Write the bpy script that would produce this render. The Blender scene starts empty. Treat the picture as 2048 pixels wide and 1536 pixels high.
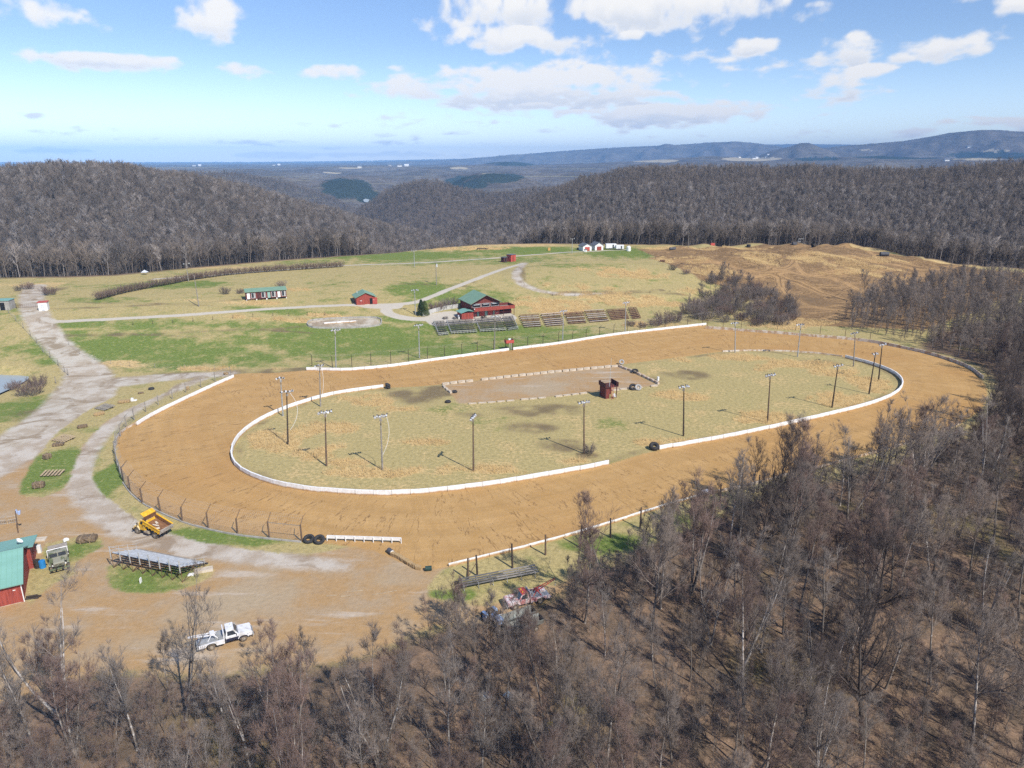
import bpy, math, random
import numpy as np
R = math.radians
SC = bpy.context.scene
COL = SC.collection
rng0 = np.random.default_rng(7)
random.seed(7)
# ------------------------------------------------------------------ camera numbers (metres)
CAM_H, PITCH, F = 55.0, R(17.3), 1420.0
CP, SP = math.cos(PITCH), math.sin(PITCH)
def ray(px, py):
    dx = (np.asarray(px, float)-1024)/F; dy = -(np.asarray(py, float)-768)/F
    return dx, CP+SP*dy, -SP+CP*dy
def flat(px, py, z=0.0):
    X, Y, Z = ray(px, py); t = (z-CAM_H)/Z
    return X*t, Y*t
def proj(x, y, z):
    d = y*CP-(z-CAM_H)*SP; u = y*SP+(z-CAM_H)*CP
    return 1024+F*x/d, 768-F*u/d
def sst(a, b, x):
    t = np.clip((np.asarray(x, float)-a)/(b-a), 0, 1); return t*t*(3-2*t)
def _hash(i, j, s):
    n = (i*374761393+j*668265263+s*1442695041) & 0x7fffffff
    n = ((n ^ (n >> 13))*1274126177) & 0x7fffffff
    return ((n ^ (n >> 16)) & 0xffff)/65535.0
def vnoise(x, y, s=0):
    xi = np.floor(x).astype(np.int64); yi = np.floor(y).astype(np.int64)
    fx = x-xi; fy = y-yi; fx = fx*fx*(3-2*fx); fy = fy*fy*(3-2*fy)
    a = _hash(xi, yi, s); b = _hash(xi+1, yi, s); c = _hash(xi, yi+1, s); d = _hash(xi+1, yi+1, s)
    return (a*(1-fx)+b*fx)*(1-fy)+(c*(1-fx)+d*fx)*fy
def fbm(x, y, s=0, o=4):
    v = 0; a = .5
    for k in range(o):
        v = v+a*(vnoise(x, y, s+k)-.5); x = x*2.03+11.3; y = y*2.03-4.7; a *= .5
    return v*2
# ------------------------------------------------------------------ terrain heights
P0 = np.array((-57., 190.)); TH = R(24.5)
def h_field(x, y):
    q = (x-P0[0])*-math.sin(TH)+(y-P0[1])*math.cos(TH)
    h = 8.0*sst(10, 95, q)
    w = sst(140, 260, x)
    h = h*(1-.55*w)
    h = h+.5*fbm(x/40, y/40, 3, 3)*sst(15, 50, q)
    # the bumpy dirt-bike course on the right-hand rise
    m = sst(60, 100, x)*sst(18, 40, q)*sst(330, 250, x)
    h = h+m*(1.5*fbm(x/16, y/11, 9, 3)+.7*np.sin(x/5+y/9+3*fbm(x/30, y/30, 4, 2)))
    # low mound inside the little loop road
    cx, cy = 45., 315.
    e = ((x-cx)/48)**2+((y-cy)/34)**2
    h = h+1.2*sst(1.15, .6, e)
    # the wood floor falls away gently in front and to the right
    f = sst(95, 45, y)*sst(-30, 40, x)
    h = h-4.0*f-2.5*sst(60, 160, x)*sst(150, 70, y)
    return h+.12*fbm(x/6, y/6, 21, 2)*sst(4, 25, q)
CREST = [(-300,562),(-100,560),(0,558),(60,556),(150,555),(230,552),(290,547),(350,541),(410,535),(480,529),(560,522),(690,513),(800,505),(870,498),(960,490),(1080,488),(1260,490),(1420,490),(1590,487),(1690,486),(1760,498),(1850,518),(1950,531),(2048,539),(2300,550)]
def hitf(px, py, fn, t1=30., t2=700., n=300):
    X, Y, Z = ray(px, py); a, b = t1, t2
    for n_ in (n, 40, 40):
        t = np.linspace(a, b, n_)
        hh = fn(X*t, Y*t); d = CAM_H+Z*t-hh; k = np.argmax(d < 0)
        if d[k] >= 0: k = n_-1
        a = t[max(k-1, 0)]; b = t[k]
        da = d[max(k-1, 0)]; db = d[k]
    s = a+(b-a)*(da/(da-db) if da != db else 0)
    return float(X*s), float(Y*s), float(CAM_H+Z*s)
_cr = [hitf(a, b, h_field) for a, b in CREST]
CR_AZ = np.array([math.atan2(c[0], c[1]) for c in _cr]); CR_R = np.array([math.hypot(c[0], c[1]) for c in _cr])
def Rc(az): return np.interp(az, CR_AZ, CR_R)
# ridges: distance, front width, back width, tree height, silhouette pixels
RIDGES = [
 (800, 420, 400, 13, [(-500,345),(-200,333),(0,328),(100,323),(200,322),(290,331),(400,347),(480,361),(560,387),(640,410),(720,432),(800,456),(850,470),(900,500),(950,560)]),
 (1050, 620, 500, 13, [(800,560),(850,478),(900,452),(960,428),(1030,402),(1100,374),(1160,352),(1230,338),(1300,330),(1366,327),(1500,328),(1700,329),(1820,336),(1900,329),(2048,317),(2300,300),(2700,300)]),
 (1550, 420, 300, 12, [(690,440),(735,408),(770,382),(800,368),(845,358),(880,362),(920,374),(980,384),(1040,376),(1100,372),(1200,380)]),
 (2300, 420, 400, 0, [(440,380),(480,356),(560,352),(620,362),(670,360),(700,359),(740,371),(760,384),(775,410)]),
 (2700, 400, 400, 0, [(870,400),(895,374),(930,354),(960,346),(1000,346),(1045,354),(1080,366),(1110,390)]),
 (1950, 330, 300, 0, [(360,352),(450,352),(520,361),(600,380),(660,400),(720,428),(770,455)]),
 (3000, 420, 420, 0, [(540,362),(600,353),(650,356),(700,350),(760,354),(820,366),(870,384)]),
 (4400, 500, 500, 0, [(-500,345),(300,341),(420,336),(520,343),(620,337),(720,344),(860,338),(940,344),(1060,337),(1160,344),(1260,335),(1400,339),(2600,340)]),
 (5200, 500, 500, 0, [(-500,340),(400,334),(500,338),(600,335),(760,331),(860,335),(930,331),(1010,333),(1150,333),(1300,326),(1450,322),(2600,320)]),
 (3600, 500, 500, 0, [(-500,350),(300,342),(400,341),(500,338),(560,343),(650,349),(760,351),(860,352),(960,347),(1060,349),(1140,345),(1220,346),(1320,338),(1500,342),(1700,344),(1850,345),(2048,340),(2600,340)]),
 (6200, 1500, 1500, 0, [(-500,340),(200,335),(560,334),(720,336),(800,338),(920,334),(990,325),(1030,323),(1070,330),(1200,326),(1300,321),(1420,312),(1520,318),(1640,316),(1760,312),(1900,318),(2048,312),(2600,310)]),
 (7600, 1300, 1400, 0, [(1480,330),(1540,302),(1580,294),(1600,287),(1618,286),(1640,294),(1665,302),(1700,330)]),
 (9000, 2200, 2200, 0, [(1540,330),(1590,303),(1640,297),(1700,291),(1760,286),(1800,283),(1850,275),(1900,266),(1960,260),(2010,261),(2048,264),(2120,268),(2600,275)]),
 (11500, 2500, 2500, 0, [(-500,330),(200,328),(300,327),(500,327),(690,326),(760,324),(900,320),(1000,312),(1100,304),(1200,297),(1300,292),(1366,289),(1420,285),(1475,283),(1510,286),(1560,294),(1610,306),(1700,320),(2048,322),(2600,322)]),
 (17500, 3000, 2000, 0, [(-500,325),(500,324),(700,322),(1000,316),(1300,300),(1450,291),(1540,289),(1600,288),(1680,289),(1760,290),(1900,294),(2048,292),(2600,292)]),
]
def _prep(r):
    D, wf, wb, th, sil = r
    X, Y, Z = ray([p[0] for p in sil], [p[1] for p in sil])
    return D, wf, wb, np.arctan2(X, Y), CAM_H+D*Z/np.hypot(X, Y)-th
RP = [_prep(r) for r in RIDGES]
def floor_z(az, r): return -22-55*sst(380, 1300, r)+45*sst(2500, 6000, r)
def h_far(az, r):
    z = floor_z(az, r); fl = z
    for k, (D, wf, wb, a, c) in enumerate(RP):
        cz = np.interp(az, a, c)
        cz = cz + (4.0 if D < 2000 else .0)*fbm(az*40, az*0+k, 31+k, 2)
        b = np.where(r < D, .5-.5*np.cos(np.pi*np.clip((r-(D-wf))/wf, 0, 1)), .5+.5*np.cos(np.pi*np.clip((r-D)/wb, 0, 1)))
        g = fl+(cz-fl)*b
        if D < 12000:
            # gullies and spurs on the flanks, fading out at the crest line
            g = g+b*(1-b)*np.clip((.9 if D < 1500 else 2.4)*(cz-fl), 0, D*.05)*fbm(az*D/260, r/420, 50+k, 3)
        z = np.maximum(z, g)
    return z
def H(x, y):
    x = np.asarray(x, float); y = np.asarray(y, float)
    r = np.hypot(x, y); az = np.arctan2(x, np.maximum(y, 1e-3)); rc = Rc(az)
    hf = h_field(x, y)
    rr = np.minimum(r, rc); xe = np.sin(az)*rr; ye = np.cos(az)*rr
    zc = h_field(xe, ye)
    e = np.maximum(r-rc, 0)
    drop = zc-(.17+.26*sst(-.24, -.15, az)*sst(.06, -.02, az))*e*sst(0, 22, e)
    out = np.array(hf, float, copy=True, ndmin=1); k = np.atleast_1d(r > rc)
    if k.any():
        azk = np.atleast_1d(az)[k]; rk = np.maximum(np.atleast_1d(r)[k], 200)
        out[k] = np.maximum(np.atleast_1d(drop)[k], h_far(azk, rk))
    return out.reshape(np.shape(r))
def at(px, py):
    """world point of the ground seen at photo pixel (2048 x 1536 numbering)"""
    if py > 600: return hitf(px, py, H, 30., 420., 120)
    if py > 480: return hitf(px, py, H)
    return hitf(px, py, H, 300., 16000., 900)
def atl(pts): return [at(*p) for p in pts]
def height_to(p, py_top):
    x, y, z = p; lo, hi = 0., 40.
    for _ in range(40):
        m = (lo+hi)/2
        if proj(x, y, z+m)[1] > py_top: lo = m
        else: hi = m
    return lo
def smooth(pts, step=1.0, closed=False):
    P = np.array([p[:2] for p in pts], float)
    n = len(P); out = []
    rngi = range(n if closed else n-1)
    for i in rngi:
        if closed: a, b, c, d = P[(i-1) % n], P[i], P[(i+1) % n], P[(i+2) % n]
        else: a, b, c, d = P[max(i-1, 0)], P[i], P[i+1], P[min(i+2, n-1)]
        m = max(2, int(np.linalg.norm(c-b)/.4))
        for t in np.arange(m)/m:
            out.append(.5*((2*b)+(-a+c)*t+(2*a-5*b+4*c-d)*t*t+(-a+3*b-3*c+d)*t**3))
    if not closed: out.append(P[-1])
    else: out.append(P[0])
    Q = np.array(out); L = np.r_[0, np.cumsum(np.linalg.norm(np.diff(Q, axis=0), axis=1))]
    m = max(1, int(round(L[-1]/step))); s = np.linspace(0, L[-1], m+1)
    return np.c_[np.interp(s, L, Q[:, 0]), np.interp(s, L, Q[:, 1])]
# ------------------------------------------------------------------ object helpers
def tag(o, label=None, cat=None, group=None, kind=None):
    if label: o['label'] = label
    if cat: o['category'] = cat
    if group: o['group'] = group
    if kind: o['kind'] = kind
    return o
def thing(name, label, cat, loc=(0, 0, 0), rz=0., group=None):
    o = bpy.data.objects.new(name, None); COL.objects.link(o)
    o.empty_display_size = .2
    o.location = loc; o.rotation_euler = (0, 0, rz)
    return tag(o, label, cat, group)
def mesh_np(name, V, faces, mats, smooth_=False, loops=None):
    """V (n,3); faces (m,k) int array of one polygon size, or list of such arrays"""
    me = bpy.data.meshes.new(name)
    if not isinstance(faces, list): faces = [faces]
    faces = [np.asarray(f) for f in faces if len(f)]
    me.vertices.add(len(V)); me.vertices.foreach_set('co', np.asarray(V, np.float32).ravel())
    lv = np.concatenate([f.ravel() for f in faces]).astype(np.int32)
    cnt = np.concatenate([np.full(len(f), f.shape[1]) for f in faces]).astype(np.int32)
    st = np.r_[0, np.cumsum(cnt)[:-1]].astype(np.int32)
    me.loops.add(len(lv)); me.loops.foreach_set('vertex_index', lv)
    me.polygons.add(len(cnt)); me.polygons.foreach_set('loop_start', st); me.polygons.foreach_set('loop_total', cnt)
    if smooth_: me.polygons.foreach_set('use_smooth', np.ones(len(cnt), bool))
    for m in (mats if isinstance(mats, list) else [mats]): me.materials.append(m)
    me.update(calc_edges=True)
    return me
def link(name, me, parent=None, loc=None):
    o = bpy.data.objects.new(name, me); COL.objects.link(o)
    if parent: o.parent = parent
    if loc is not None: o.location = loc
    return o
def copy_tree(o, parent=None):
    c = o.copy(); COL.objects.link(c)
    if parent: c.parent = parent
    for ch in o.children: copy_tree(ch, c)
    return c
class MB:
    def __init__(s): s.v = []; s.f = []
    def add(s, V, F):
        b = len(s.v); s.v += [tuple(map(float, p)) for p in V]; s.f += [tuple(b+i for i in f) for f in F]; return s
    def box(s, c, d, rz=0., ry=0., rx=0.):
        h = [q/2 for q in d]; V = []
        cz, sz, cy, sy, cx, sx = math.cos(rz), math.sin(rz), math.cos(ry), math.sin(ry), math.cos(rx), math.sin(rx)
        for X in (-1, 1):
            for Y in (-1, 1):
                for Z in (-1, 1):
                    x, y, z = X*h[0], Y*h[1], Z*h[2]
                    y, z = y*cx-z*sx, y*sx+z*cx
                    x, z = x*cy+z*sy, -x*sy+z*cy
                    x, y = x*cz-y*sz, x*sz+y*cz
                    V.append((c[0]+x, c[1]+y, c[2]+z))
        return s.add(V, [(0,1,3,2),(4,6,7,5),(0,4,5,1),(2,3,7,6),(0,2,6,4),(1,5,7,3)])
    def b(s, x0, x1, y0, y1, z0, z1): return s.box(((x0+x1)/2, (y0+y1)/2, (z0+z1)/2), (x1-x0, y1-y0, z1-z0))
    def prism(s, prof, y0, y1, y0b=None, y1b=None):
        """profile in (x,z), extruded along y"""
        n = len(prof)
        V = [(p[0], y0, p[1]) for p in prof]+[(p[0], y1, p[1]) for p in prof]
        F = [tuple(range(n)), tuple(range(2*n-1, n-1, -1))]+[(i, n+i, n+(i+1) % n, (i+1) % n) for i in range(n)]
        return s.add(V, F)
    def prismx(s, prof, x0, x1):
        """profile in (y,z), extruded along x"""
        n = len(prof)
        V = [(x0, p[0], p[1]) for p in prof]+[(x1, p[0], p[1]) for p in prof]
        F = [tuple(range(n-1, -1, -1)), tuple(range(n, 2*n))]+[((i+1) % n, n+(i+1) % n, n+i, i) for i in range(n)]
        return s.add(V, F)
    def cyl(s, p0, p1, r0, r1=None, n=8, cap=True):
        r1 = r0 if r1 is None else r1
        a = np.array(p0, float); b = np.array(p1, float); t = b-a; L = np.linalg.norm(t); t = t/max(L, 1e-9)
        u = np.cross(t, (0, 0, 1) if abs(t[2]) < .9 else (1, 0, 0)); u /= np.linalg.norm(u); w = np.cross(t, u)
        V = []
        for p, r in ((a, r0), (b, r1)):
            for k in range(n):
                an = 2*math.pi*k/n; V.append(p+r*(math.cos(an)*u+math.sin(an)*w))
        F = [(k, (k+1) % n, n+(k+1) % n, n+k) for k in range(n)]
        if cap: F += [tuple(range(n-1, -1, -1)), tuple(range(n, 2*n))]
        return s.add(V, F)
    def tube(s, pts, r, n=6):
        for a, b in zip(pts[:-1], pts[1:]): s.cyl(a, b, r, r, n)
        return s
    def torus(s, c, R_, r, axis='z', n=20, m=8, tilt=None):
        V = []; F = []
        for i in range(n):
            a = 2*math.pi*i/n
            for j in range(m):
                b = 2*math.pi*j/m
                p = np.array(((R_+r*math.cos(b))*math.cos(a), (R_+r*math.cos(b))*math.sin(a), r*1.15*math.sin(b)))
                if axis == 'y': p = np.array((p[0], p[2], p[1]))
                if axis == 'x': p = np.array((p[2], p[0], p[1]))
                if tilt is not None: p = tilt @ p
                V.append(p+np.array(c)); F.append((i*m+j, ((i+1) % n)*m+j, ((i+1) % n)*m+(j+1) % m, i*m+(j+1) % m))
        return s.add(V, F)
    def rough(s, amp, seed=0, top_only=False):
        r = np.random.default_rng(seed)
        s.v = [tuple(np.array(p)+r.normal(0, amp, 3)) for p in s.v]; return s
    def build(s, name, m, parent=None, smooth_=False, bevel=0.):
        me = bpy.data.meshes.new(name); me.from_pydata(s.v, [], s.f); me.materials.append(m)
        if smooth_: me.polygons.foreach_set('use_smooth', np.ones(len(me.polygons), bool))
        me.validate()
        import bmesh
        bm = bmesh.new(); bm.from_mesh(me)
        if bevel > 0:
            bmesh.ops.bevel(bm, geom=[e for e in bm.edges if len(e.link_faces) == 2 and e.calc_face_angle(0) > .5], offset=bevel, segments=2, affect='EDGES', profile=.5, clamp_overlap=True)
        bmesh.ops.recalc_face_normals(bm, faces=bm.faces[:]); bm.to_mesh(me); bm.free()
        return link(name, me, parent)
# ------------------------------------------------------------------ node helper
class NG:
    def __init__(s, nt): s.nt = nt; s.N = nt.nodes; s.L = nt.links
    def _in(s, sock, v):
        if v is None: return
        if hasattr(v, 'is_linked'): s.L.new(v, sock)
        else:
            if sock.type == 'RGBA' and len(v) == 3: v = (*v, 1)
            sock.default_value = v
    def node(s, t, **kw):
        n = s.N.new(t)
        for k, v in kw.items(): setattr(n, k, v)
        return n
    def m(s, op, a, b=None, c=None, clamp=False):
        n = s.node('ShaderNodeMath', operation=op, use_clamp=clamp)
        s._in(n.inputs[0], a)
        if b is not None: s._in(n.inputs[1], b)
        if c is not None: s._in(n.inputs[2], c)
        return n.outputs[0]
    def vm(s, op, a, b=None):
        n = s.node('ShaderNodeVectorMath', operation=op); s._in(n.inputs[0], a)
        if b is not None: s._in(n.inputs[1], b)
        return n.outputs[0]
    def mix(s, f, a, b, mode='MIX'):
        n = s.node('ShaderNodeMix', data_type='RGBA', blend_type=mode); n.clamp_factor = True
        s._in(n.inputs[0], f); s._in(n.inputs[6], a); s._in(n.inputs[7], b); return n.outputs[2]
    def noise(s, vec, scale, detail=4., rough=.55, dist=0.):
        n = s.node('ShaderNodeTexNoise'); s._in(n.inputs['Vector'], vec)
        n.inputs['Scale'].default_value = scale; n.inputs['Detail'].default_value = detail
        n.inputs['Roughness'].default_value = rough; n.inputs['Distortion'].default_value = dist
        return n.outputs[0]
    def ss(s, x, a, b):
        n = s.node('ShaderNodeMapRange', interpolation_type='SMOOTHSTEP'); s._in(n.inputs[0], x)
        n.inputs[1].default_value = a; n.inputs[2].default_value = b; return n.outputs[0]
    def lin(s, x, a, b, c, d):
        n = s.node('ShaderNodeMapRange'); s._in(n.inputs[0], x)
        for i, v in enumerate((a, b, c, d)): n.inputs[i+1].default_value = v
        return n.outputs[0]
    def attr(s, name):
        n = s.node('ShaderNodeAttribute', attribute_name=name); q = s.node('ShaderNodeSeparateColor'); s.L.new(n.outputs['Color'], q.inputs[0])
        return q.outputs[0], q.outputs[1], q.outputs[2]
    def sep(s, v):
        q = s.node('ShaderNodeSeparateXYZ'); s._in(q.inputs[0], v); return q.outputs
    def comb(s, x, y, z):
        q = s.node('ShaderNodeCombineXYZ'); s._in(q.inputs[0], x); s._in(q.inputs[1], y); s._in(q.inputs[2], z); return q.outputs[0]
def new_mat(name):
    m = bpy.data.materials.new(name); m.use_nodes = True
    g = NG(m.node_tree); b = m.node_tree.nodes['Principled BSDF']
    return m, g, b
_M = {}
def mat(name, col, rough=.7, col2=None, scale=3., metal=0., spec=.3, bump=0., stretch=None, lo=.35, hi=.65, objrand=0.):
    if name in _M: return _M[name]
    m, g, b = new_mat(name)
    tc = g.node('ShaderNodeTexCoord').outputs['Object']
    if stretch: tc = g.vm('MULTIPLY', tc, stretch)
    n = g.noise(tc, scale, 5, .6)
    c2 = col2 or tuple(c*.72 for c in col)
    c = g.mix(g.ss(n, lo, hi), c2, col)
    if objrand:
        oi = g.node('ShaderNodeObjectInfo').outputs['Random']
        c = g.mix(1., c, g.mix(oi, (1-objrand,)*3, (1+objrand,)*3), 'MULTIPLY')
    g._in(b.inputs['Base Color'], c); b.inputs['Roughness'].default_value = rough
    b.inputs['Metallic'].default_value = metal; b.inputs['Specular IOR Level'].default_value = spec
    if bump:
        bn = g.node('ShaderNodeBump'); bn.inputs['Strength'].default_value = bump; bn.inputs['Distance'].default_value = .05
        g.L.new(n, bn.inputs['Height']); g.L.new(bn.outputs[0], b.inputs['Normal'])
    _M[name] = m
    return m
# ------------------------------------------------------------------ light settings
SKY_STR, SUN_E, EXPO = .11, 4.2, 0.38
SKY_SAT, SKY_VAL, SKY_TINT = 1.08, 1.0, (1.0, .97, 1.08)
CLOUD_HI, CLOUD_LO = (.80, .785, .765), (.60, .63, .685)
HAZE_COL, HAZE_D = (.27, .56, 1, 1), 7.5e-5
SKY_HORIZON = 1.5
# ================================================================== world, sun, camera
SUN_EL, SUN_DIR = R(45), (0.66, -0.75)
w = bpy.data.worlds.new('World'); SC.world = w; w.use_nodes = True
g = NG(w.node_tree); bg = w.node_tree.nodes['Background']
sky = g.node('ShaderNodeTexSky'); sky.sky_type = 'NISHITA'; sky.sun_disc = False
sky.sun_elevation = SUN_EL; sky.sun_rotation = math.atan2(SUN_DIR[0], SUN_DIR[1]); sky.altitude = 400; sky.air_density = 1.0; sky.dust_density = .4; sky.ozone_density = 2.5
hs = g.node('ShaderNodeHueSaturation'); g.L.new(sky.outputs[0], hs.inputs['Color']); hs.inputs['Saturation'].default_value = SKY_SAT; hs.inputs['Value'].default_value = SKY_VAL
sz = g.sep(g.vm('NORMALIZE', g.node('ShaderNodeTexCoord').outputs['Generated']))[2]
glow = g.lin(g.ss(sz, .16, .0), 0., 1., 1., SKY_HORIZON)
g._in(bg.inputs['Color'], g.mix(1., g.mix(1., hs.outputs[0], SKY_TINT, 'MULTIPLY'), g.comb(glow, glow, glow), 'MULTIPLY')); bg.inputs['Strength'].default_value = SKY_STR
ld = bpy.data.lights.new('sun', 'SUN'); ld.energy = SUN_E; ld.angle = R(.53); ld.color = (1, .945, .86)
sun = bpy.data.objects.new('sun', ld); COL.objects.link(sun)
from mathutils import Vector
sv = Vector((SUN_DIR[0]*math.cos(SUN_EL), SUN_DIR[1]*math.cos(SUN_EL), math.sin(SUN_EL)))
sun.rotation_euler = sv.to_track_quat('Z', 'Y').to_euler(); sun.location = (60, -60, 120)
cd = bpy.data.cameras.new('camera'); cam = bpy.data.objects.new('camera', cd); COL.objects.link(cam)
cam.location = (0, 0, CAM_H); cam.rotation_euler = (R(90)-PITCH, 0, 0)
cd.sensor_width = 36; cd.lens = 36*F/2048; cd.clip_start = .5; cd.clip_end = 60000
SC.camera = cam
SC.view_settings.view_transform = 'Standard'; SC.view_settings.look = 'None'; SC.view_settings.exposure = EXPO; SC.view_settings.gamma = 1
SC.render.engine = 'CYCLES'
SC.cycles.max_bounces = 5; SC.cycles.diffuse_bounces = 2; SC.cycles.glossy_bounces = 2; SC.cycles.transmission_bounces = 3; SC.cycles.volume_bounces = 0; SC.cycles.transparent_max_bounces = 8
SC.cycles.caustics_reflective = False; SC.cycles.caustics_refractive = False
SC.cycles.use_denoising = False
SC.cycles.sample_clamp_indirect = 4; SC.cycles.sample_clamp_direct = 12
# ================================================================== clouds, 40 km out, beyond the air
# cloud heaps: photo pixel centre, half-width, half-height (pixels), solidity
CLOUDS = [(85,38,100,30,1.45),(430,42,62,32,1.2),(215,121,115,14,1.0),(100,112,40,8,.6),(500,145,62,16,.95),(697,150,48,16,1.),(620,150,30,10,.5),(808,161,22,6,.5),
 (1230,12,270,34,1.5),(1000,30,200,36,.7),(880,42,100,22,.7),(1430,28,90,34,.95),(1050,76,130,24,1.3),(1300,128,150,26,.6),(1420,140,130,24,.6),(1230,118,70,22,.7),(1100,184,240,36,1.75),(1290,178,170,26,1.2),(1080,204,150,22,1.5),
 (1330,228,205,22,1.6),(1160,222,110,16,1.2),(900,248,205,15,1.0),(1090,259,90,9,.7),(775,275,70,9,.55),(1510,92,36,13,.8),(1695,100,60,24,1.2),(1895,93,80,22,1.0),(1800,116,30,9,.6),(1680,166,120,26,.95),(1740,148,60,24,.8),
 (1870,4,80,16,.9),(1620,8,40,8,.5),(2030,6,40,14,.8),(1265,70,30,12,.6),(1700,264,250,12,.6),(1600,272,160,10,.7),(1950,244,200,10,.65),(2040,252,60,12,.6),(45,223,55,12,.6),(130,262,180,11,.7),(330,276,200,9,.6),(470,284,150,8,.6),(680,296,60,5,.45),(100,300,90,6,.4),(1350,270,160,9,.45),(1100,285,300,7,.35),(620,310,400,6,.3)]

def clouds():
    na, ne = 1500, 640
    a_ = np.linspace(-R(75), R(75), na); e_ = np.linspace(-R(1.2), R(33), ne)
    A, Ee = np.meshgrid(a_, e_); A = A.ravel(); Ee = Ee.ravel()
    best = np.full(A.shape, -4.); shade = np.zeros(A.shape)
    L = list(CLOUDS)
    r = np.random.default_rng(5)
    for k in range(26):
        s_ = -1 if k % 2 else 1
        L.append(('w', s_*r.uniform(.72, 1.25), r.uniform(.03, .5), r.uniform(.05, .16), r.uniform(.012, .03), r.uniform(.6, 1.)))
    for k in range(12): L.append(('w', r.uniform(-.7, .7), r.uniform(.27, .55), r.uniform(.05, .16), r.uniform(.012, .03), r.uniform(.6, 1.)))
    for c in L:
        if c[0] == 'w': _, a0, e0, ra, re, k = c
        else:
            k = c[4]; X, Y, Z = ray(c[0], c[1]); a0 = math.atan2(X, Y); e0 = math.atan2(Z, math.hypot(X, Y))
            k += .35*(c[3] <= 14); ra = c[2]/F*math.cos(a0)**2*1.05; re = c[3]/F; u = (A-a0)/ra; v = (Ee-e0)/re
        e = k-(u*u+v*v)**.8*.8
        gt = e > best
        shade = np.where(gt, v, shade); best = np.maximum(best, e)
    # billows get flatter towards the horizon
    st = 2.0+2.6*np.clip(.25-Ee, 0, .25)/.25
    wv = .9*fbm(A*11, Ee*11*st, 3, 4)
    n = fbm(A*13+wv*.3, Ee*21*st, 1, 7)*.85; n2 = fbm(A*48, Ee*48*st*.8, 11, 5)
    rg = np.abs(fbm(A*30, Ee*30*st, 21, 5))
    dens = np.maximum(best, -3)+1.75*n+1.05*n2-.45*rg-.28
    alpha = sst(.0, 1.0, dens)*sst(-.02, .035, Ee)
    thick = sst(.45, 1.35, dens)
    under = sst(.3, -.65, shade+.6*n2+.5*n)*thick  # shaded undersides of the clouds, painted into their emission colour
    Rr = 40000.
    V = np.c_[Rr*np.cos(Ee)*np.sin(A), Rr*np.cos(Ee)*np.cos(A), Rr*np.sin(Ee)+CAM_H]
    i, j = np.meshgrid(np.arange(ne-1), np.arange(na-1), indexing='ij'); q = (i*na+j).ravel()
    cov = alpha.reshape(ne, na)
    mx = np.maximum.reduce([cov[:-1, :-1], cov[1:, :-1], cov[:-1, 1:], cov[1:, 1:]]).ravel()
    q = q[mx > .004]
    Q = np.c_[q, q+1, q+na+1, q+na]; idx, inv = np.unique(Q, return_inverse=True)
    m, g, b = new_mat('cloud'); nt = m.node_tree; nt.nodes.remove(b)
    al, un, _ = g.attr('cloud')
    em = g.node('ShaderNodeEmission'); g._in(em.inputs['Color'], g.mix(un, CLOUD_HI, CLOUD_LO)); em.inputs['Strength'].default_value = 1
    tr = g.node('ShaderNodeBsdfTransparent'); mx_ = g.node('ShaderNodeMixShader')
    g._in(mx_.inputs[0], al); g.L.new(tr.outputs[0], mx_.inputs[1]); g.L.new(em.outputs[0], mx_.inputs[2])
    g.L.new(mx_.outputs[0], nt.nodes['Material Output'].inputs['Surface'])
    m.cycles.emission_sampling = 'NONE'
    me = mesh_np('clouds', V[idx], inv.reshape(Q.shape), m, True)
    at_ = me.attributes.new('cloud', 'FLOAT_COLOR', 'POINT')
    at_.data.foreach_set('color', np.c_[alpha[idx], under[idx], 0*alpha[idx], 1+0*alpha[idx]].astype(np.float32).ravel())
    tag(link('clouds', me), kind='stuff')
clouds()
# ================================================================== ground areas (photo pixels -> metres on the ground)
def poly(pts, sm=True):
    w_ = np.array([at(*p)[:2] for p in pts])
    return smooth(w_, 3., True)[:-1] if sm else w_
OUTER = [(234,905),(232,880),(245,858),(275,842),(330,815),(390,787),(440,764),(474,748),(545,746),(612,741),(700,740),(780,733),(850,723),(930,713),(1020,701),(1120,688),(1220,672),(1320,660),(1412,652),(1480,662),(1560,668),(1640,675),(1720,682),(1790,694),(1850,707),(1900,722),(1940,738),(1965,760),(1975,790),(1960,820),(1920,848),(1850,877),(1760,903),(1660,930),(1560,955),(1480,975),(1410,991),(1340,1010),(1260,1035),(1180,1060),(1080,1088),(990,1110),(895,1133),(840,1140),(740,1100),(605,1082),(540,1075),(470,1067),(415,1056),(362,1042),(320,1023),(285,1005),(262,982),(247,958),(237,932)]
INNER = [(770,776),(720,781),(660,791),(600,808),(550,827),(510,848),(480,872),(464,900),(466,922),(482,942),(512,957),(560,972),(620,982),(680,987),(740,990),(800,990),(860,986),(930,978),(1000,969),(1080,955),(1150,943),(1217,929),(1268,913),(1320,900),(1400,886),(1480,871),(1550,856),(1620,840),(1680,826),(1740,810),(1785,792),(1805,774),(1800,757),(1780,743),(1740,728),(1690,715),(1640,708),(1570,703),(1500,702),(1440,704),(1380,712),(1300,722),(1240,729),(1150,739),(1050,750),(960,760),(890,768),(840,773)]
P_OUT, P_IN = poly(OUTER), poly(INNER)
CEN = (smooth([at(*p) for p in [(350,870),(360,820),(430,790),(560,775),(700,757),(900,738),(1100,712),(1300,690),(1420,678),(1560,685),(1700,696),(1820,722),(1890,765),(1870,815),(1750,855),(1560,905),(1400,945),(1200,1000),(1000,1045),(850,1060),(700,1050),(560,1022),(440,985),(370,930)]], 2., True))
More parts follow.
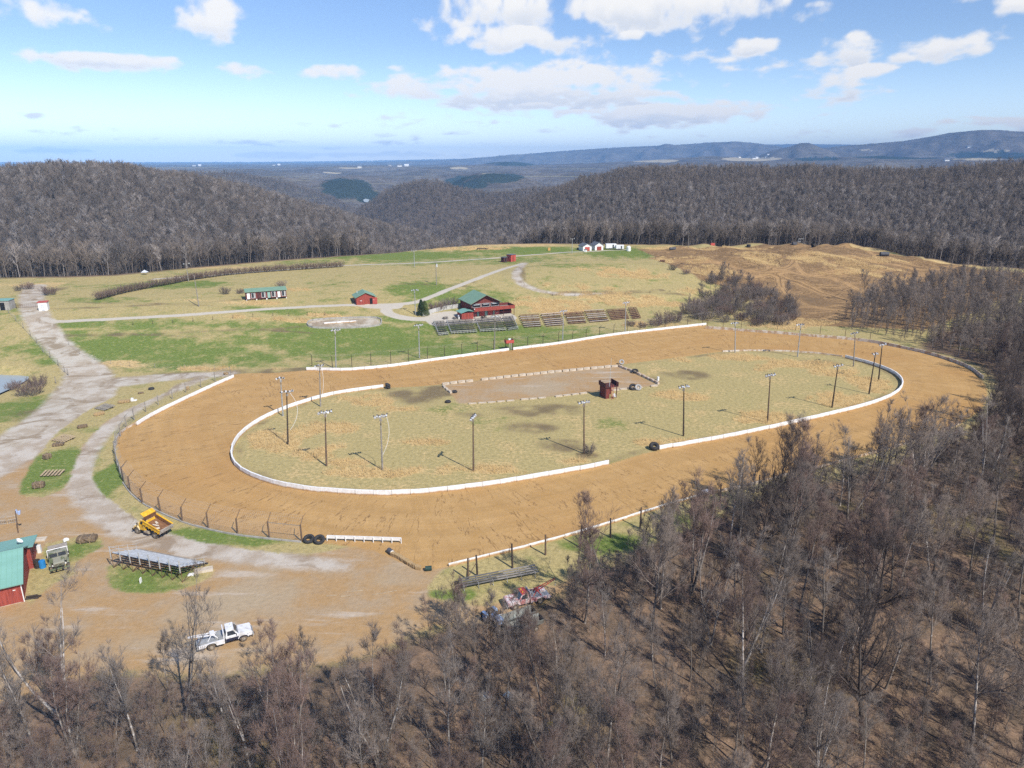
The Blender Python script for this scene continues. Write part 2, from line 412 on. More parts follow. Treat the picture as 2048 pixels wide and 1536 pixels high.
def sdf(P, x, y, cap=8.):
    """signed distance in metres, positive inside the outline"""
    out = np.full(x.shape, -cap, np.float32)
    lo, hi = P.min(0)-cap, P.max(0)+cap
    k = np.nonzero((x > lo[0]) & (x < hi[0]) & (y > lo[1]) & (y < hi[1]))[0]
    X, Y = x[k], y[k]; d2 = np.full(len(k), 1e9); ins = np.zeros(len(k), bool)
    for (ax, ay), (bx, by) in zip(P, np.roll(P, -1, 0)):
        ex, ey = bx-ax, by-ay; t = np.clip(((X-ax)*ex+(Y-ay)*ey)/max(ex*ex+ey*ey, 1e-9), 0, 1)
        d2 = np.minimum(d2, (X-ax-t*ex)**2+(Y-ay-t*ey)**2)
        c = (ay > Y) != (by > Y)
        if c.any() and by != ay: ins ^= c & (X < ex*(Y-ay)/(by-ay)+ax)
    out[k] = np.clip(np.where(ins, 1, -1)*np.sqrt(d2), -cap, cap)
    return out
def ldf(P, wd, x, y, cap=8.):
    """distance inside a line of the given width (positive inside); wd scalar or per point"""
    out = np.full(x.shape, -cap, np.float32); wd = np.broadcast_to(np.asarray(wd, float), (len(P),))
    mx = wd.max()/2+cap; lo, hi = P.min(0)-mx, P.max(0)+mx
    k = np.nonzero((x > lo[0]) & (x < hi[0]) & (y > lo[1]) & (y < hi[1]))[0]
    X, Y = x[k], y[k]; b_ = np.full(len(k), -1e9)
    for i in range(len(P)-1):
        (ax, ay), (bx, by) = P[i], P[i+1]; ex, ey = bx-ax, by-ay
        t = np.clip(((X-ax)*ex+(Y-ay)*ey)/max(ex*ex+ey*ey, 1e-9), 0, 1)
        b_ = np.maximum(b_, (wd[i]+(wd[i+1]-wd[i])*t)/2-np.sqrt((X-ax-t*ex)**2+(Y-ay-t*ey)**2))
    out[k] = np.clip(b_, -cap, cap); return out
def blobs(L, x, y):
    out = np.zeros(x.shape, np.float32)
    for px, py, rx, ry, a in L:
        # radii in photo pixels at that spot, turned into metres
        p = at(px, py); q = at(px+rx, py); u = at(px, py+ry)
        mx = abs(q[0]-p[0])+.1; my = abs(u[1]-p[1])+.1
        k = (np.abs(x-p[0]) < mx*1.6) & (np.abs(y-p[1]) < my*1.6)
        e = ((x[k]-p[0])/mx)**2+((y[k]-p[1])/my)**2
        v = np.clip(a*(1.35-e), 0, 1) if a > 0 else np.clip(a*(1.35-e), -1, 0)
        out[k] = np.maximum(out[k], v) if a > 0 else out[k]+v
    return out
def line(pts, step=3.): return smooth([at(*p) for p in pts], step)
# gravel roads: (pixel line, widths in metres)
ROADS = [([(1048,526),(1033,545),(1038,562),(1055,574),(1085,583),(1120,588),(1165,589),(1215,587)], [3.8,3.8,3.6,3.6,3.2,2.4,1.4,.2]),
 ([(70,572),(64,590),(66,615),(82,648),(108,683),(146,716),(175,747),(168,785),(140,818),(90,858),(30,895),(-60,945),(-160,990)], [8,8,8,8,7.5,8,11,15,15,15,15,15,15]),
 ([(165,770),(230,765),(300,758),(380,752),(460,747)], [11,10,8,6,5]),
 ([(400,758),(345,780),(285,808),(232,842),(190,885),(168,925),(162,960),(178,995),(215,1020)], [4,4.2,4.2,4.2,4.2,4.4,4.6,5,6]),
 ([(215,1020),(270,1055),(360,1087),(480,1108),(600,1122),(690,1131)], [7,7,6,5,4,2])]
PATHS = [([(88,636),(110,643),(180,640),(300,634),(400,628),(520,619),(620,613),(700,610),(745,611)], 2.6),
 ([(735,612),(800,608),(840,602),(900,578),(960,555),(1010,537),(1045,527)], 2.8),
 ([(775,612),(772,622),(790,632),(830,638),(880,636)], 4.2), ([(725,608),(745,612),(790,612)], 6.),
 ([(310,558),(420,551),(560,540),(690,531),(830,526),(960,518),(1060,510),(1144,504),(1260,499)], 2.6),
]
PLOTS = [[(850,632),(905,622),(940,630),(1000,624),(1025,628),(1032,640),(985,644),(920,648),(868,652)],
 [(613,650),(622,641),(660,638),(720,636),(757,637),(763,645),(755,652),(710,656),(650,657),(620,655)]]
LOT = [(-200,930),(0,905),(90,870),(150,850),(215,828),(260,815),(230,850),(190,900),(178,930),(185,960),(210,1000),(268,1045),(335,1070),(420,1088),(520,1104),(610,1110),(690,1095),(800,1085),(870,1105),(905,1135),(870,1165),(855,1190),(900,1205),(1000,1205),(1120,1165),(1180,1135),(1195,1145),(1130,1185),(1010,1235),(900,1250),(830,1265),(760,1300),(650,1330),(540,1330),(420,1350),(200,1345),(-200,1380)]
ISLES = [[(38,985),(48,955),(70,918),(110,870),(165,828),(230,793),(295,768),(338,762),(348,770),(325,788),(270,812),(215,842),(175,880),(152,920),(140,955),(125,978),(90,993),(55,996)],
 [(186,950),(196,915),(222,875),(236,858),(236,890),(238,930),(248,962),(265,988),(290,1010),(325,1030),(365,1047),(420,1062),(480,1073),(545,1081),(610,1090),(665,1085),(705,1088),(640,1104),(570,1106),(480,1096),(400,1083),(335,1065),(280,1042),(235,1010),(200,980)],
 [(215,1155),(228,1125),(300,1140),(400,1118),(432,1140),(400,1168),(330,1186),(260,1186),(225,1175)],
 [(60,1215),(52,1160),(80,1115),(95,1085),(135,1078),(185,1066),(206,1085),(188,1108),(150,1118),(150,1150),(110,1165),(80,1190)],
 [(862,1195),(858,1165),(905,1132),(1000,1112),(1100,1085),(1200,1058),(1300,1030),(1415,995),(1500,990),(1440,1030),(1340,1075),(1230,1115),(1130,1150),(1040,1185),(960,1198)]]
RECT = [(885,770),(960,760),(1060,749),(1150,740),(1237,732),(1280,750),(1318,771),(1200,784),(1100,794),(1000,803),(915,808),(900,790)]
WOOD = [(-300,1400),(0,1345),(120,1330),(260,1345),(400,1350),(520,1345),(600,1330),(720,1310),(820,1275),(900,1245),(1000,1225),(1100,1190),(1200,1140),(1300,1085),(1430,1030),(1520,995),(1640,965),(1760,930),(1860,900),(1940,865),(1985,820),(1990,770),(1960,735),(1900,712),(1840,695),(1900,660),(2000,640),(2200,640),(2900,700),(2900,1400),(2400,2300),(1000,2600),(-600,2300)]
POND = [(-60,735),(20,742),(46,744),(48,752),(30,765),(0,780),(-60,800)]
MX = [([(1285,500),(1350,499),(1430,497),(1520,499),(1600,492),(1690,487)], 7), ([(1310,517),(1380,522),(1450,531),(1530,545),(1610,551),(1680,545),(1760,542),(1850,548)], 9),
 ([(1530,545),(1585,528),(1590,515),(1620,506),(1690,512),(1760,526),(1850,540)], 6), ([(1490,505),(1530,528),(1545,546)], 6), ([(1545,546),(1600,566),(1650,588),(1720,605),(1790,600)], 7),
 ([(1420,540),(1480,548),(1540,546)], 5), ([(1620,506),(1590,520),(1600,540),(1620,552)], 5), ([(1650,552),(1700,570),(1750,590),(1800,592)], 6), ([(1560,552),(1570,580),(1620,612),(1700,622),(1760,618)], 6), ([(1690,487),(1740,505),(1800,524),(1900,542)], 5), ([(1650,640),(1700,628),(1740,640)], 7)]
GREEN = [(330,700,330,40,.62),(700,690,330,32,.6),(950,700,230,26,.55),(560,660,420,20,.42),(1050,672,260,24,.5),(900,590,130,34,.5),(250,650,160,12,.5),(850,520,320,12,.45),(700,660,160,22,.9),(250,690,130,22,.75),(500,715,90,18,.7),(900,655,120,18,.55),(1000,662,220,22,.6),(850,580,90,22,.7),(930,600,50,16,.7),(800,512,240,10,.75),(1050,500,160,10,.8),(1250,505,120,14,.7),(560,623,160,7,.55),(800,640,60,8,.7),(120,720,60,16,.6),(60,815,90,30,.6),(1235,850,60,22,.55),(1300,835,90,20,.25),(900,815,120,20,.3),(700,835,70,14,.3),(1000,840,70,18,.3),(1640,780,80,12,.2),(1200,1085,120,22,.6),(900,1190,50,12,.65),(1350,1040,60,18,.4),(220,600,120,7,.5),(330,570,200,9,.4),(1130,530,100,8,.4),(1000,695,120,14,.6),(100,940,90,60,.8),(230,950,40,80,.9),(400,1075,200,20,.9),(300,1160,100,40,.6),(350,1175,60,12,.6),(150,1100,60,25,.6),(-60,640,120,60,.3),(150,650,60,8,.6),(420,650,240,7,.4),(470,680,120,10,.3)]
DRY = [(620,860,110,22,.9),(560,875,70,36,.9),(740,800,110,14,.8),(800,815,60,12,.6),(700,925,55,9,.95),(740,945,110,14,.9),(860,885,60,8,.95),(640,905,70,22,.8),(840,940,120,14,.7),(1000,940,120,12,.6),(1140,925,60,10,.6),(1380,795,45,9,1.),(1345,790,60,9,1.),(1400,880,90,10,.9),(1550,840,90,14,.9),(1690,800,90,20,.8),(1750,770,60,22,.8),(1600,730,100,14,.8),(1480,715,90,10,.7),(1660,745,70,10,1.),(1530,735,80,12,.7),(1540,830,70,10,.8),(1300,885,40,8,.8),(1250,600,160,14,.9),(1100,612,90,20,.9),(1180,575,150,10,.45),(1240,545,140,16,.55),(1390,585,60,16,.4),(560,638,140,6,.9),(650,632,70,6,.8),(590,580,60,6,.8),(500,605,110,6,.7),(380,600,120,5,.5),(1420,545,60,12,.8),(1360,520,70,10,.7),(1520,520,60,14,.8),(1720,545,90,12,.6),(1660,525,80,10,.8),(1760,535,70,12,.6),(1850,528,90,6,.9),(1960,540,90,6,.9),(900,497,130,5,.9),(1040,490,110,4,.9),(420,535,120,4,.6),(60,570,100,8,.8),(1600,645,90,10,.8),(1500,640,60,10,.6),(1700,495,70,5,.9),(1450,494,120,4,.8),(950,745,60,6,.3),(1300,650,80,10,.6),(1230,690,40,6,.3),(430,738,180,6,.6),(250,728,90,10,.6),(1350,720,60,8,.6),(1550,655,80,8,.6),(1280,560,80,24,.3),(1320,498,60,4,.6)]
MUD = [(830,790,70,22,.75),(880,782,50,14,.8),(1080,820,110,16,.75),(1060,855,70,14,.7),(1125,890,60,18,.7),(1175,910,30,10,.7),(1370,750,60,12,.7),(1310,760,40,12,.6),(940,830,60,8,.5),(1640,725,55,9,.55),(470,875,14,40,.6),(500,950,50,14,.5),(400,748,120,6,.7),(545,744,70,5,.7),(90,585,26,14,.7),(30,800,130,18,.3),(60,830,110,18,.55),(230,760,60,8,.3),(150,870,110,50,.35),(1300,585,140,3,.55),(1200,586,90,3,.6),(1045,550,10,20,.8),(640,655,140,3,.3),(300,607,260,3,.5),(520,600,30,3,.4),(300,670,140,3,.6),(560,662,120,3,.6),(1500,695,40,5,.2),(1340,925,60,6,.2),(900,1172,50,10,.6),(880,570,130,3,.5),(1010,648,40,3,.6),(1400,640,60,8,.5),(1750,640,90,18,.5),(1580,600,120,16,.5),(185,1105,40,30,.5)]
WATER_Z = -1.2
def pond_dip(x, y):
    s = sdf(POND_P, x, y, 6.); return sst(-3, 1.2, s)*1.9
POND_P = poly(POND)
_H0 = H
def HG(x, y): return _H0(x, y)-pond_dip(np.atleast_1d(x), np.atleast_1d(y))
# ---------------------------------------------------------------- shared ground material
gm, g, b = new_mat('ground_cover')
pos = g.node('ShaderNodeTexCoord').outputs['Object']
nA = g.noise(pos, .045, 4, .55); nB = g.noise(pos, .22, 5, .6); nC = g.noise(pos, 1.3, 6, .65); nD = g.noise(pos, 7., 4, .7)
ragged = g.m('ADD', g.m('MULTIPLY', g.m('SUBTRACT', nC, .5), 2.2), g.m('MULTIPLY', g.m('SUBTRACT', nB, .5), 2.4))
tO, tR, tP = g.attr('area_a'); aG, aD, aM = g.attr('area_b'); tW, tL, tX = g.attr('area_c'); cs, ct, tI = g.attr('area_d'); tM, _, _ = g.attr('area_e')
def S(v): return g.m('MULTIPLY', g.m('SUBTRACT', v, .5), 16.)      # stored 0..1 -> metres
def msk(v, soft, rg): return g.ss(g.m('ADD', S(v), g.m('MULTIPLY', ragged, rg)), -soft, soft)
fine = g.lin(nD, .25, .75, .58, 1.42); mid = g.lin(nC, .3, .7, .74, 1.26)
fm = g.m('MULTIPLY', fine, mid)
def tint(c, f): return g.mix(1., c, g.comb(f, f, f), 'MULTIPLY')
gsum = g.m('ADD', g.m('MULTIPLY', aG, .95), g.m('ADD', g.m('MULTIPLY', g.m('SUBTRACT', nB, .5), 2.0), g.m('MULTIPLY', g.m('SUBTRACT', nA, .5), 1.3)))
grass = g.mix(g.ss(gsum, .0, .75), (.40, .325, .145), (.15, .20, .045))
grass = g.mix(g.ss(nC, .55, .75), grass, (.36, .27, .13))
tuft = g.ss(g.noise(pos, 1.9, 3, .5), .56, .70)
grass = g.mix(g.m('MULTIPLY', tuft, .34), grass, (.14, .125, .05))
grass = tint(grass, fm)
dryc = g.mix(g.ss(nC, .35, .65), (.40, .285, .125), (.60, .44, .21))
col = g.mix(g.ss(g.m('ADD', aD, g.m('MULTIPLY', g.m('SUBTRACT', nC, .5), 1.1)), .35, .7), grass, tint(dryc, fine))
dirty = g.mix(g.ss(nC, .5, .72), g.mix(nB, (.15, .095, .05), (.29, .18, .084)), (.36, .255, .135))
rc1 = g.noise(g.vm('MULTIPLY', pos, (.030, .055, 1)), 1., 4, .55, 1.2)
dirty = g.mix(g.m('MULTIPLY', g.ss(g.m('ABSOLUTE', g.m('SUBTRACT', rc1, .5)), .035, .012), .7), dirty, (.37, .235, .11))
dirty = g.mix(g.m('MULTIPLY', g.ss(g.m('ABSOLUTE', g.m('SUBTRACT', rc1, .535)), .012, .004), .85), dirty, (.07, .045, .028))
col = g.mix(msk(tX, 1.2, 1.3), col, tint(dirty, fm))
dust = tint(g.mix(nB, (.33, .20, .088), (.42, .275, .135)), fm)
rut = g.m('MULTIPLY', g.ss(g.m('ABSOLUTE', g.m('SUBTRACT', g.m('FRACT', g.m('MULTIPLY_ADD', S(tM), .55, g.m('MULTIPLY', nC, .5))), .5)), .16, .06), .6)
dust = g.mix(rut, dust, (.10, .06, .032))
col = g.mix(g.m('MULTIPLY', msk(tM, .7, .7), .95), col, dust)
mudc = tint(g.mix(nB, (.115, .085, .05), (.185, .135, .085)), fm)
col = g.mix(g.m('MULTIPLY', g.ss(g.m('ADD', aM, g.m('MULTIPLY', g.m('SUBTRACT', nC, .5), 1.3)), .3, .85), .8), col, mudc)
lit = g.mix(g.ss(nB, .35, .65), (.125, .092, .064), (.22, .148, .098))
lit = g.mix(g.ss(nA, .55, .7), lit, (.17, .14, .06))
lit = g.mix(g.ss(nD, .55, .75), lit, (.27, .185, .125))
col = g.mix(msk(tW, 2.2, 1.8), col, tint(lit, fm))
lot = g.mix(g.ss(nB, .4, .66), (.40, .258, .125), (.39, .285, .175))
lot = g.mix(g.ss(nA, .52, .66), lot, (.40, .31, .20))
lot = g.mix(g.ss(g.noise(g.vm('MULTIPLY', pos, (.06, .35, 1)), 1., 5, .6), .56, .72), lot, (.48, .40, .31))
col = g.mix(msk(tL, .6, .9), col, tint(lot, g.lin(nC, .3, .7, .9, 1.1)))
grv = g.mix(g.ss(nB, .4, .6), (.40, .335, .26), (.52, .47, .40))
grv = g.mix(g.ss(g.noise(pos, .12, 5, .6, 1.), .5, .62), grv, (.30, .235, .17))
col = g.mix(g.m('MULTIPLY', msk(tR, 1.1, .8), .92), col, tint(grv, g.lin(nD, .3, .7, .88, 1.12)))
col = g.mix(msk(tI, .4, .75), col, tint(grass, 1.))          # grass islands in the lot
pth = g.mix(nB, (.44, .40, .33), (.53, .48, .40))
col = g.mix(msk(tP, .35, .35), col, pth)
trk = g.mix(g.ss(nB, .3, .7), (.435, .264, .102), (.495, .312, .13))
trk = g.mix(g.ss(g.noise(pos, .03, 3, .5), .45, .65), trk, (.445, .262, .10))
# lane coordinates: tractor ripples and drying cracks running across the lane
lane = g.comb(g.m('MULTIPLY', cs, 700.), g.m('MULTIPLY', g.m('SUBTRACT', ct, .5), 40.), 0.)
lx, ly, lz = g.sep(lane)
rip = g.noise(g.comb(g.m('MULTIPLY_ADD', lx, .9, g.m('MULTIPLY', ly, .35)), g.m('MULTIPLY', ly, .13), 0.), 1., 3, .6, .6)
cr = g.noise(g.comb(g.m('MULTIPLY', lx, .30), g.m('MULTIPLY', ly, .045), 3.), 1., 5, .62, .4)
crk = g.m('MULTIPLY', g.ss(g.m('ABSOLUTE', g.m('SUBTRACT', cr, .5)), .0085, .003), g.ss(nB, .42, .52))
cr2 = g.noise(g.comb(g.m('MULTIPLY', lx, .55), g.m('MULTIPLY', ly, .10), 9.), 1., 4, .6, .5)
crk2 = g.m('MULTIPLY', g.ss(g.m('ABSOLUTE', g.m('SUBTRACT', cr2, .5)), .009, .003), g.ss(g.noise(pos, .11, 2), .5, .62))
trk = tint(trk, g.lin(rip, .35, .65, .95, 1.04)); trk = tint(trk, g.lin(nD, .3, .7, .93, 1.07))
trk = g.mix(g.m('MULTIPLY', g.ss(g.m('ABSOLUTE', g.m('SUBTRACT', rip, .56)), .03, .008), .06), trk, (.22, .115, .045))
trk = tint(trk, g.lin(g.noise(g.comb(g.m('MULTIPLY', lx, .012), g.m('MULTIPLY', ly, .42), 5.), 1., 4, .6), .35, .65, .92, 1.05))
trk = g.mix(g.m('MULTIPLY', g.m('MAXIMUM', crk, g.m('MULTIPLY', crk2, .3)), .62), trk, (.13, .068, .03))
col = g.mix(msk(tO, .45, .4), col, trk)
g._in(b.inputs['Base Color'], col); b.inputs['Roughness'].default_value = .95; b.inputs['Specular IOR Level'].default_value = .1
bn = g.node('ShaderNodeBump'); bn.inputs['Strength'].default_value = .6; bn.inputs['Distance'].default_value = .25
g.L.new(g.m('ADD', g.m('MULTIPLY', nC, .7), g.m('MULTIPLY', nD, .35)), bn.inputs['Height']); g.L.new(bn.outputs[0], b.inputs['Normal'])
# ---------------------------------------------------------------- near ground sheet, split by what covers it
NX = 900
ys = [24.]
while ys[-1] < 520: ys.append(ys[-1]+max(.42, ys[-1]*.0034))
ys = np.array(ys); us = np.linspace(-1, 1, NX)
U, Y = np.meshgrid(us, ys); X = U*(.80*Y+75)
gx, gy = X.ravel(), Y.ravel()
gz = HG(gx, gy)
def E(v): return np.clip(v/16+.5, 0, 1)
so = np.minimum(sdf(P_OUT, gx, gy), -sdf(P_IN, gx, gy))
rect = sdf(poly(RECT, False), gx, gy)
sO = so
sMX = np.full(gx.shape, -8., np.float32)
for l, w_ in MX: sMX = np.maximum(sMX, ldf(line(l), w_*.8, gx, gy))
sR = np.full(gx.shape, -8., np.float32)
for l, w_ in ROADS:
    q = np.array([at(*p)[:2] for p in l]); P = smooth(q, 3.)
    L = np.r_[0, np.cumsum(np.linalg.norm(np.diff(q, axis=0), axis=1))]; LP = np.linspace(0, L[-1], len(P))
    sR = np.maximum(sR, ldf(P, np.interp(LP, L, w_), gx, gy))
sP = np.full(gx.shape, -8., np.float32)
for l, w_ in PATHS: sP = np.maximum(sP, ldf(line(l), w_, gx, gy))
for p in PLOTS[:1]: sP = np.maximum(sP, sdf(poly(p), gx, gy))
sW = sdf(poly(WOOD), gx, gy); sL = sdf(poly(LOT), gx, gy)
rr_ = np.hypot(gx, gy); aa_ = np.arctan2(gx, gy)
sW = np.maximum(sW, np.clip(rr_-Rc(aa_)-1, -8, 8))
sI = np.full(gx.shape, -8., np.float32)
for p in ISLES: sI = np.maximum(sI, sdf(poly(p), gx, gy))
mxr = sdf(np.array([at(*p)[:2] for p in [(1275,498),(1500,494),(1690,487),(1850,520),(2048,545),(2100,560),(1850,660),(1600,650),(1480,585),(1400,560),(1340,530)]]), gx, gy)
sL = np.maximum(sL, rect-.3); sR = np.maximum(sR, sdf(poly(PLOTS[1]), gx, gy)-.2)
# lane coordinates from the centre line
cl = CEN; s_ = np.r_[0, np.cumsum(np.linalg.norm(np.diff(cl, axis=0), axis=1))]
kk = np.nonzero(so > -6)[0]; lc = np.zeros(gx.shape); lt = np.zeros(gx.shape)
for part in np.array_split(kk, 40):
    d2 = (gx[part, None]-cl[None, :-1, 0])**2+(gy[part, None]-cl[None, :-1, 1])**2
    j = np.argmin(d2, 1); t = cl[(j+1) % (len(cl)-1)]-cl[j-1]; t = t/np.linalg.norm(t, axis=1)[:, None]
    ox, oy = gx[part]-cl[j, 0], gy[part]-cl[j, 1]
    lc[part] = s_[j]+ox*t[:, 0]+oy*t[:, 1]; lt[part] = ox*-t[:, 1]+oy*t[:, 0]
bG, bD, bM = blobs(GREEN, gx, gy), blobs(DRY, gx, gy), blobs(MUD, gx, gy)
# crumbly grass clumps of the infield, darker ditch lines in the fields
MUDL = [([(1110,588),(1150,587),(1200,586),(1260,584),(1320,581)], 5, .75), ([(1048,533),(1036,548),(1045,566),(1070,580)], 6, .5), ([(90,618),(160,616),(260,612),(380,606),(480,599)], 3., .6), ([(110,672),(200,670),(300,669),(420,662),(540,658),(612,652)], 3., .65), ([(590,592),(680,584),(780,578),(870,572),(960,563)], 3.5, .45), ([(430,742),(520,744),(610,741)], 7, .7), ([(700,600),(560,597),(480,600)], 2., .3), ([(1420,660),(1560,666),(1700,680)], 3, .5)]
for l, w_, a__ in MUDL: bM = np.maximum(bM, a__*sst(-1.2, 1.2, ldf(line(l), w_, gx, gy)))
# scruffy dead weeds hugging the walls
bM = np.maximum(bM, .55*sst(2.6, .3, np.abs(sdf(P_IN, gx, gy)-1.2)))
inn = sst(-.5, 2., sdf(P_IN, gx, gy)); bG = bG-.30*inn; bD = np.maximum(bD, .44*inn)
bD = np.clip(bD*(.75+.9*fbm(gx/5, gy/5, 71, 3)), 0, 1)
bM = np.clip(bM*(.85+.7*fbm(gx/4, gy/4, 77, 3)), 0, 1)
AT = {'area_a': (E(sO), E(sR), E(sP)), 'area_b': (bG, bD, bM), 'area_c': (E(sW), E(sL), E(mxr)), 'area_e': (E(sMX), E(sMX), E(sMX)), 'area_d': (np.clip(lc/700, 0, 1), np.clip(lt/40+.5, 0, 1), E(sI))}
keep = (rr_ < Rc(aa_)+45).reshape(Y.shape)
ii, jj = np.meshgrid(np.arange(len(ys)-1), np.arange(NX-1), indexing='ij')
fk = (keep[:-1, :-1] & keep[1:, 1:])
ii, jj = ii[fk], jj[fk]; base = ii*NX+jj
quads = np.c_[base, base+1, base+NX+1, base+NX]
def fc(v): return v[base+NX//1*0]
reg = np.zeros(len(base), int)
reg[fc(sW) > 0] = 1; reg[fc(sL) > 0] = 2; reg[fc(sR) > 0] = 3
reg[(fc(sI) > 0) & (reg >= 1)] = 0; reg[(fc(mxr) > 0) & (fc(rect) <= 0)] = 6; reg[fc(sP) > 0] = 4
reg[(fc(sdf(P_IN, gx, gy)) > 0)] = 7; reg[(fc(so) > 0)] = 5
NAMES = {0: 'ground', 1: 'woodland_floor', 2: 'dirt_lot', 3: 'gravel_road', 4: 'footpath', 5: 'dirt_race_track', 6: 'dirt_bike_course_ground', 7: 'infield_ground'}
for k, nm in NAMES.items():
    q = quads[reg == k]
    if not len(q): continue
    idx, inv = np.unique(q, return_inverse=True)
    me = mesh_np(nm, np.c_[gx[idx], gy[idx], gz[idx]], inv.reshape(q.shape), gm, True)
    for an, ch in AT.items():
        a_ = me.attributes.new(an, 'FLOAT_COLOR', 'POINT')
        a_.data.foreach_set('color', np.c_[ch[0][idx], ch[1][idx], ch[2][idx], np.ones(len(idx))].astype(np.float32).ravel())
    tag(link(nm, me), kind='structure')
# pond
wm, g, b = new_mat('pond_water'); b.inputs['Base Color'].default_value = (.33, .37, .37, 1); b.inputs['Roughness'].default_value = .3; b.inputs['Specular IOR Level'].default_value = .6
bn = g.node('ShaderNodeBump'); bn.inputs['Strength'].default_value = .25; g.L.new(g.noise(g.node('ShaderNodeTexCoord').outputs['Object'], 1.5, 3), bn.inputs['Height']); g.L.new(bn.outputs[0], b.inputs['Normal'])
pc = POND_P.mean(0); pw = pc+(POND_P-pc)*1.12
tag(link('pond_water', mesh_np('pond_water', np.c_[pw, np.full(len(pw), float(_H0(*pc))-.75)], [np.arange(len(pw))[None]], wm)), kind='structure')
# ---------------------------------------------------------------- hills out to the horizon
NA, NR = 760, 420
azs = np.linspace(-R(47), R(47), NA)
t = np.linspace(0, 1, NR)[:, None]
r0 = Rc(azs)[None]+28
RR = r0*(24000/r0)**(t**1.15); AZ = np.broadcast_to(azs, RR.shape)
hx, hy = (RR*np.sin(AZ)).ravel(), (RR*np.cos(AZ)).ravel()
hz = _H0(hx, hy)-.5*sst(60, 20, RR.ravel()-np.broadcast_to(r0, RR.shape).ravel())
big = RR.ravel()
hz = hz+np.where(big > 1900, 1, 0)*sst(1900, 2400, big)*7*fbm(hx/90, hy/90, 91, 3)
i_, j_ = np.meshgrid(np.arange(NR-1), np.arange(NA-1), indexing='ij'); bq = (i_*NA+j_).ravel()
hm, g, b = new_mat('hill_cover')
pos = g.node('ShaderNodeTexCoord').outputs['Object']
f1, f2, f3 = g.attr('cover')
nA = g.noise(pos, .004, 5, .6); nB = g.noise(pos, .03, 5, .65); nC = g.noise(pos, .13, 4, .7); nE = g.noise(g.vm('MULTIPLY', pos, (.0016, .0007, 1)), 1., 4, .6)
fl_ = tint(g.mix(nB, (.085, .068, .055), (.135, .11, .09)), g.lin(nC, .3, .7, .55, 1.4))
woodc = g.mix(g.ss(nA, .4, .6), (.105, .093, .085), (.155, .138, .125)); woodc = tint(woodc, g.m('MULTIPLY', g.lin(nB, .3, .7, .65, 1.3), g.lin(nC, .3, .7, .7, 1.3)))
c = g.mix(f1, fl_, woodc)
c = g.mix(g.m('MULTIPLY', f1, g.ss(nE, .60, .64)), c, tint(g.mix(nB, (.36, .31, .20), (.24, .25, .11)), g.lin(nC, .3, .7, .85, 1.1)))
c = g.mix(g.ss(g.m('ADD', f2, g.m('MULTIPLY', g.m('SUBTRACT', nA, .5), 1.6)), .5, .7), c, (.40, .35, .25)); c = g.mix(g.ss(g.m('ADD', f3, g.m('ADD', g.m('MULTIPLY', g.m('SUBTRACT', nA, .5), 2.6), g.m('MULTIPLY', g.m('SUBTRACT', nB, .5), 1.2))), .5, .75), c, tint((.04, .055, .05), g.lin(nC, .3, .7, .6, 1.4)))
g._in(b.inputs['Base Color'], c); b.inputs['Roughness'].default_value = 1; b.inputs['Specular IOR Level'].default_value = 0
bn = g.node('ShaderNodeBump'); bn.inputs['Strength'].default_value = .7; bn.inputs['Distance'].default_value = 8.
g.L.new(g.m('ADD', nC, nB), bn.inputs['Height']); g.L.new(bn.outputs[0], b.inputs['Normal'])
me = mesh_np('hills', np.c_[hx, hy, hz], np.c_[bq, bq+1, bq+NA+1, bq+NA], hm, True)
def farblob(L):
    o = np.zeros(hx.shape)
    for px, py, rx, ry, D in L:
        a0 = math.atan2((px-1024)/F, ray(px, py)[1]); da = rx/F*math.cos(a0)
        r = big; Xp, Yp = proj(hx, hy, hz)
        k = (np.abs(r-D) < D*.35)
        o = np.maximum(o, np.where(k, np.clip(1.4-((Xp-px)/rx)**2-((Yp-py)/ry)**2, 0, 1), 0))
    return o
# open fields and evergreen stands on the far hillsides
FIELDS = [(990,348,28,5,2700),(1500,318,70,5,5500),(1320,322,60,3,5500),(1740,300,28,2,8500),(1990,302,40,3,8500),(1950,318,60,3,5500),(660,346,30,3,3500),(920,336,24,2,6000),(1260,333,40,4,3600),(1900,332,60,4,3600),(700,336,30,2,6000)]
EVER = [(690,380,62,22,2300),(735,392,30,14,2300),(940,366,56,18,2700),(1000,356,50,12,2700),(1030,326,60,7,6200),(1640,318,60,4,5500),(1850,313,160,6,5500),(2000,310,120,8,6200)]
a_ = me.attributes.new('cover', 'FLOAT_COLOR', 'POINT')
a_.data.foreach_set('color', np.c_[sst(1600, 1900, big), farblob(FIELDS), farblob(EVER), np.ones(len(hx))].astype(np.float32).ravel())
tag(link('hills', me), kind='structure')
# river glimpse at the valley mouth

# ================================================================== bare winter trees
def tubes(P, Rad, m, cap_point=False):
    """P (n,k,3) polylines, Rad (n,k) radii -> verts, quads"""
    P = np.asarray(P, float); n, k, _ = P.shape
    T = np.gradient(P, axis=1) if k > 2 else np.repeat(P[:, 1:]-P[:, :1], 2, 1)
    T /= np.linalg.norm(T, axis=2, keepdims=True)+1e-9
    ref = np.where(np.abs(T[..., 2:3]) < .9, np.array([0, 0, 1.]), np.array([1., 0, 0]))
    U = np.cross(T, ref); U /= np.linalg.norm(U, axis=2, keepdims=True)+1e-9
    W = np.cross(T, U)
    an = 2*np.pi*np.arange(m)/m
    V = P[:, :, None]+Rad[:, :, None, None]*(np.cos(an)[None, None, :, None]*U[:, :, None]+np.sin(an)[None, None, :, None]*W[:, :, None])
    b = (np.arange(n)[:, None, None]*k+np.arange(k-1)[None, :, None])*m
    j = np.arange(m)[None, None]; j2 = (j+1) % m
    Q = np.stack([b+j, b+j2, b+m+j2, b+m+j], -1).reshape(-1, 4)
    return V.reshape(-1, 3), Q
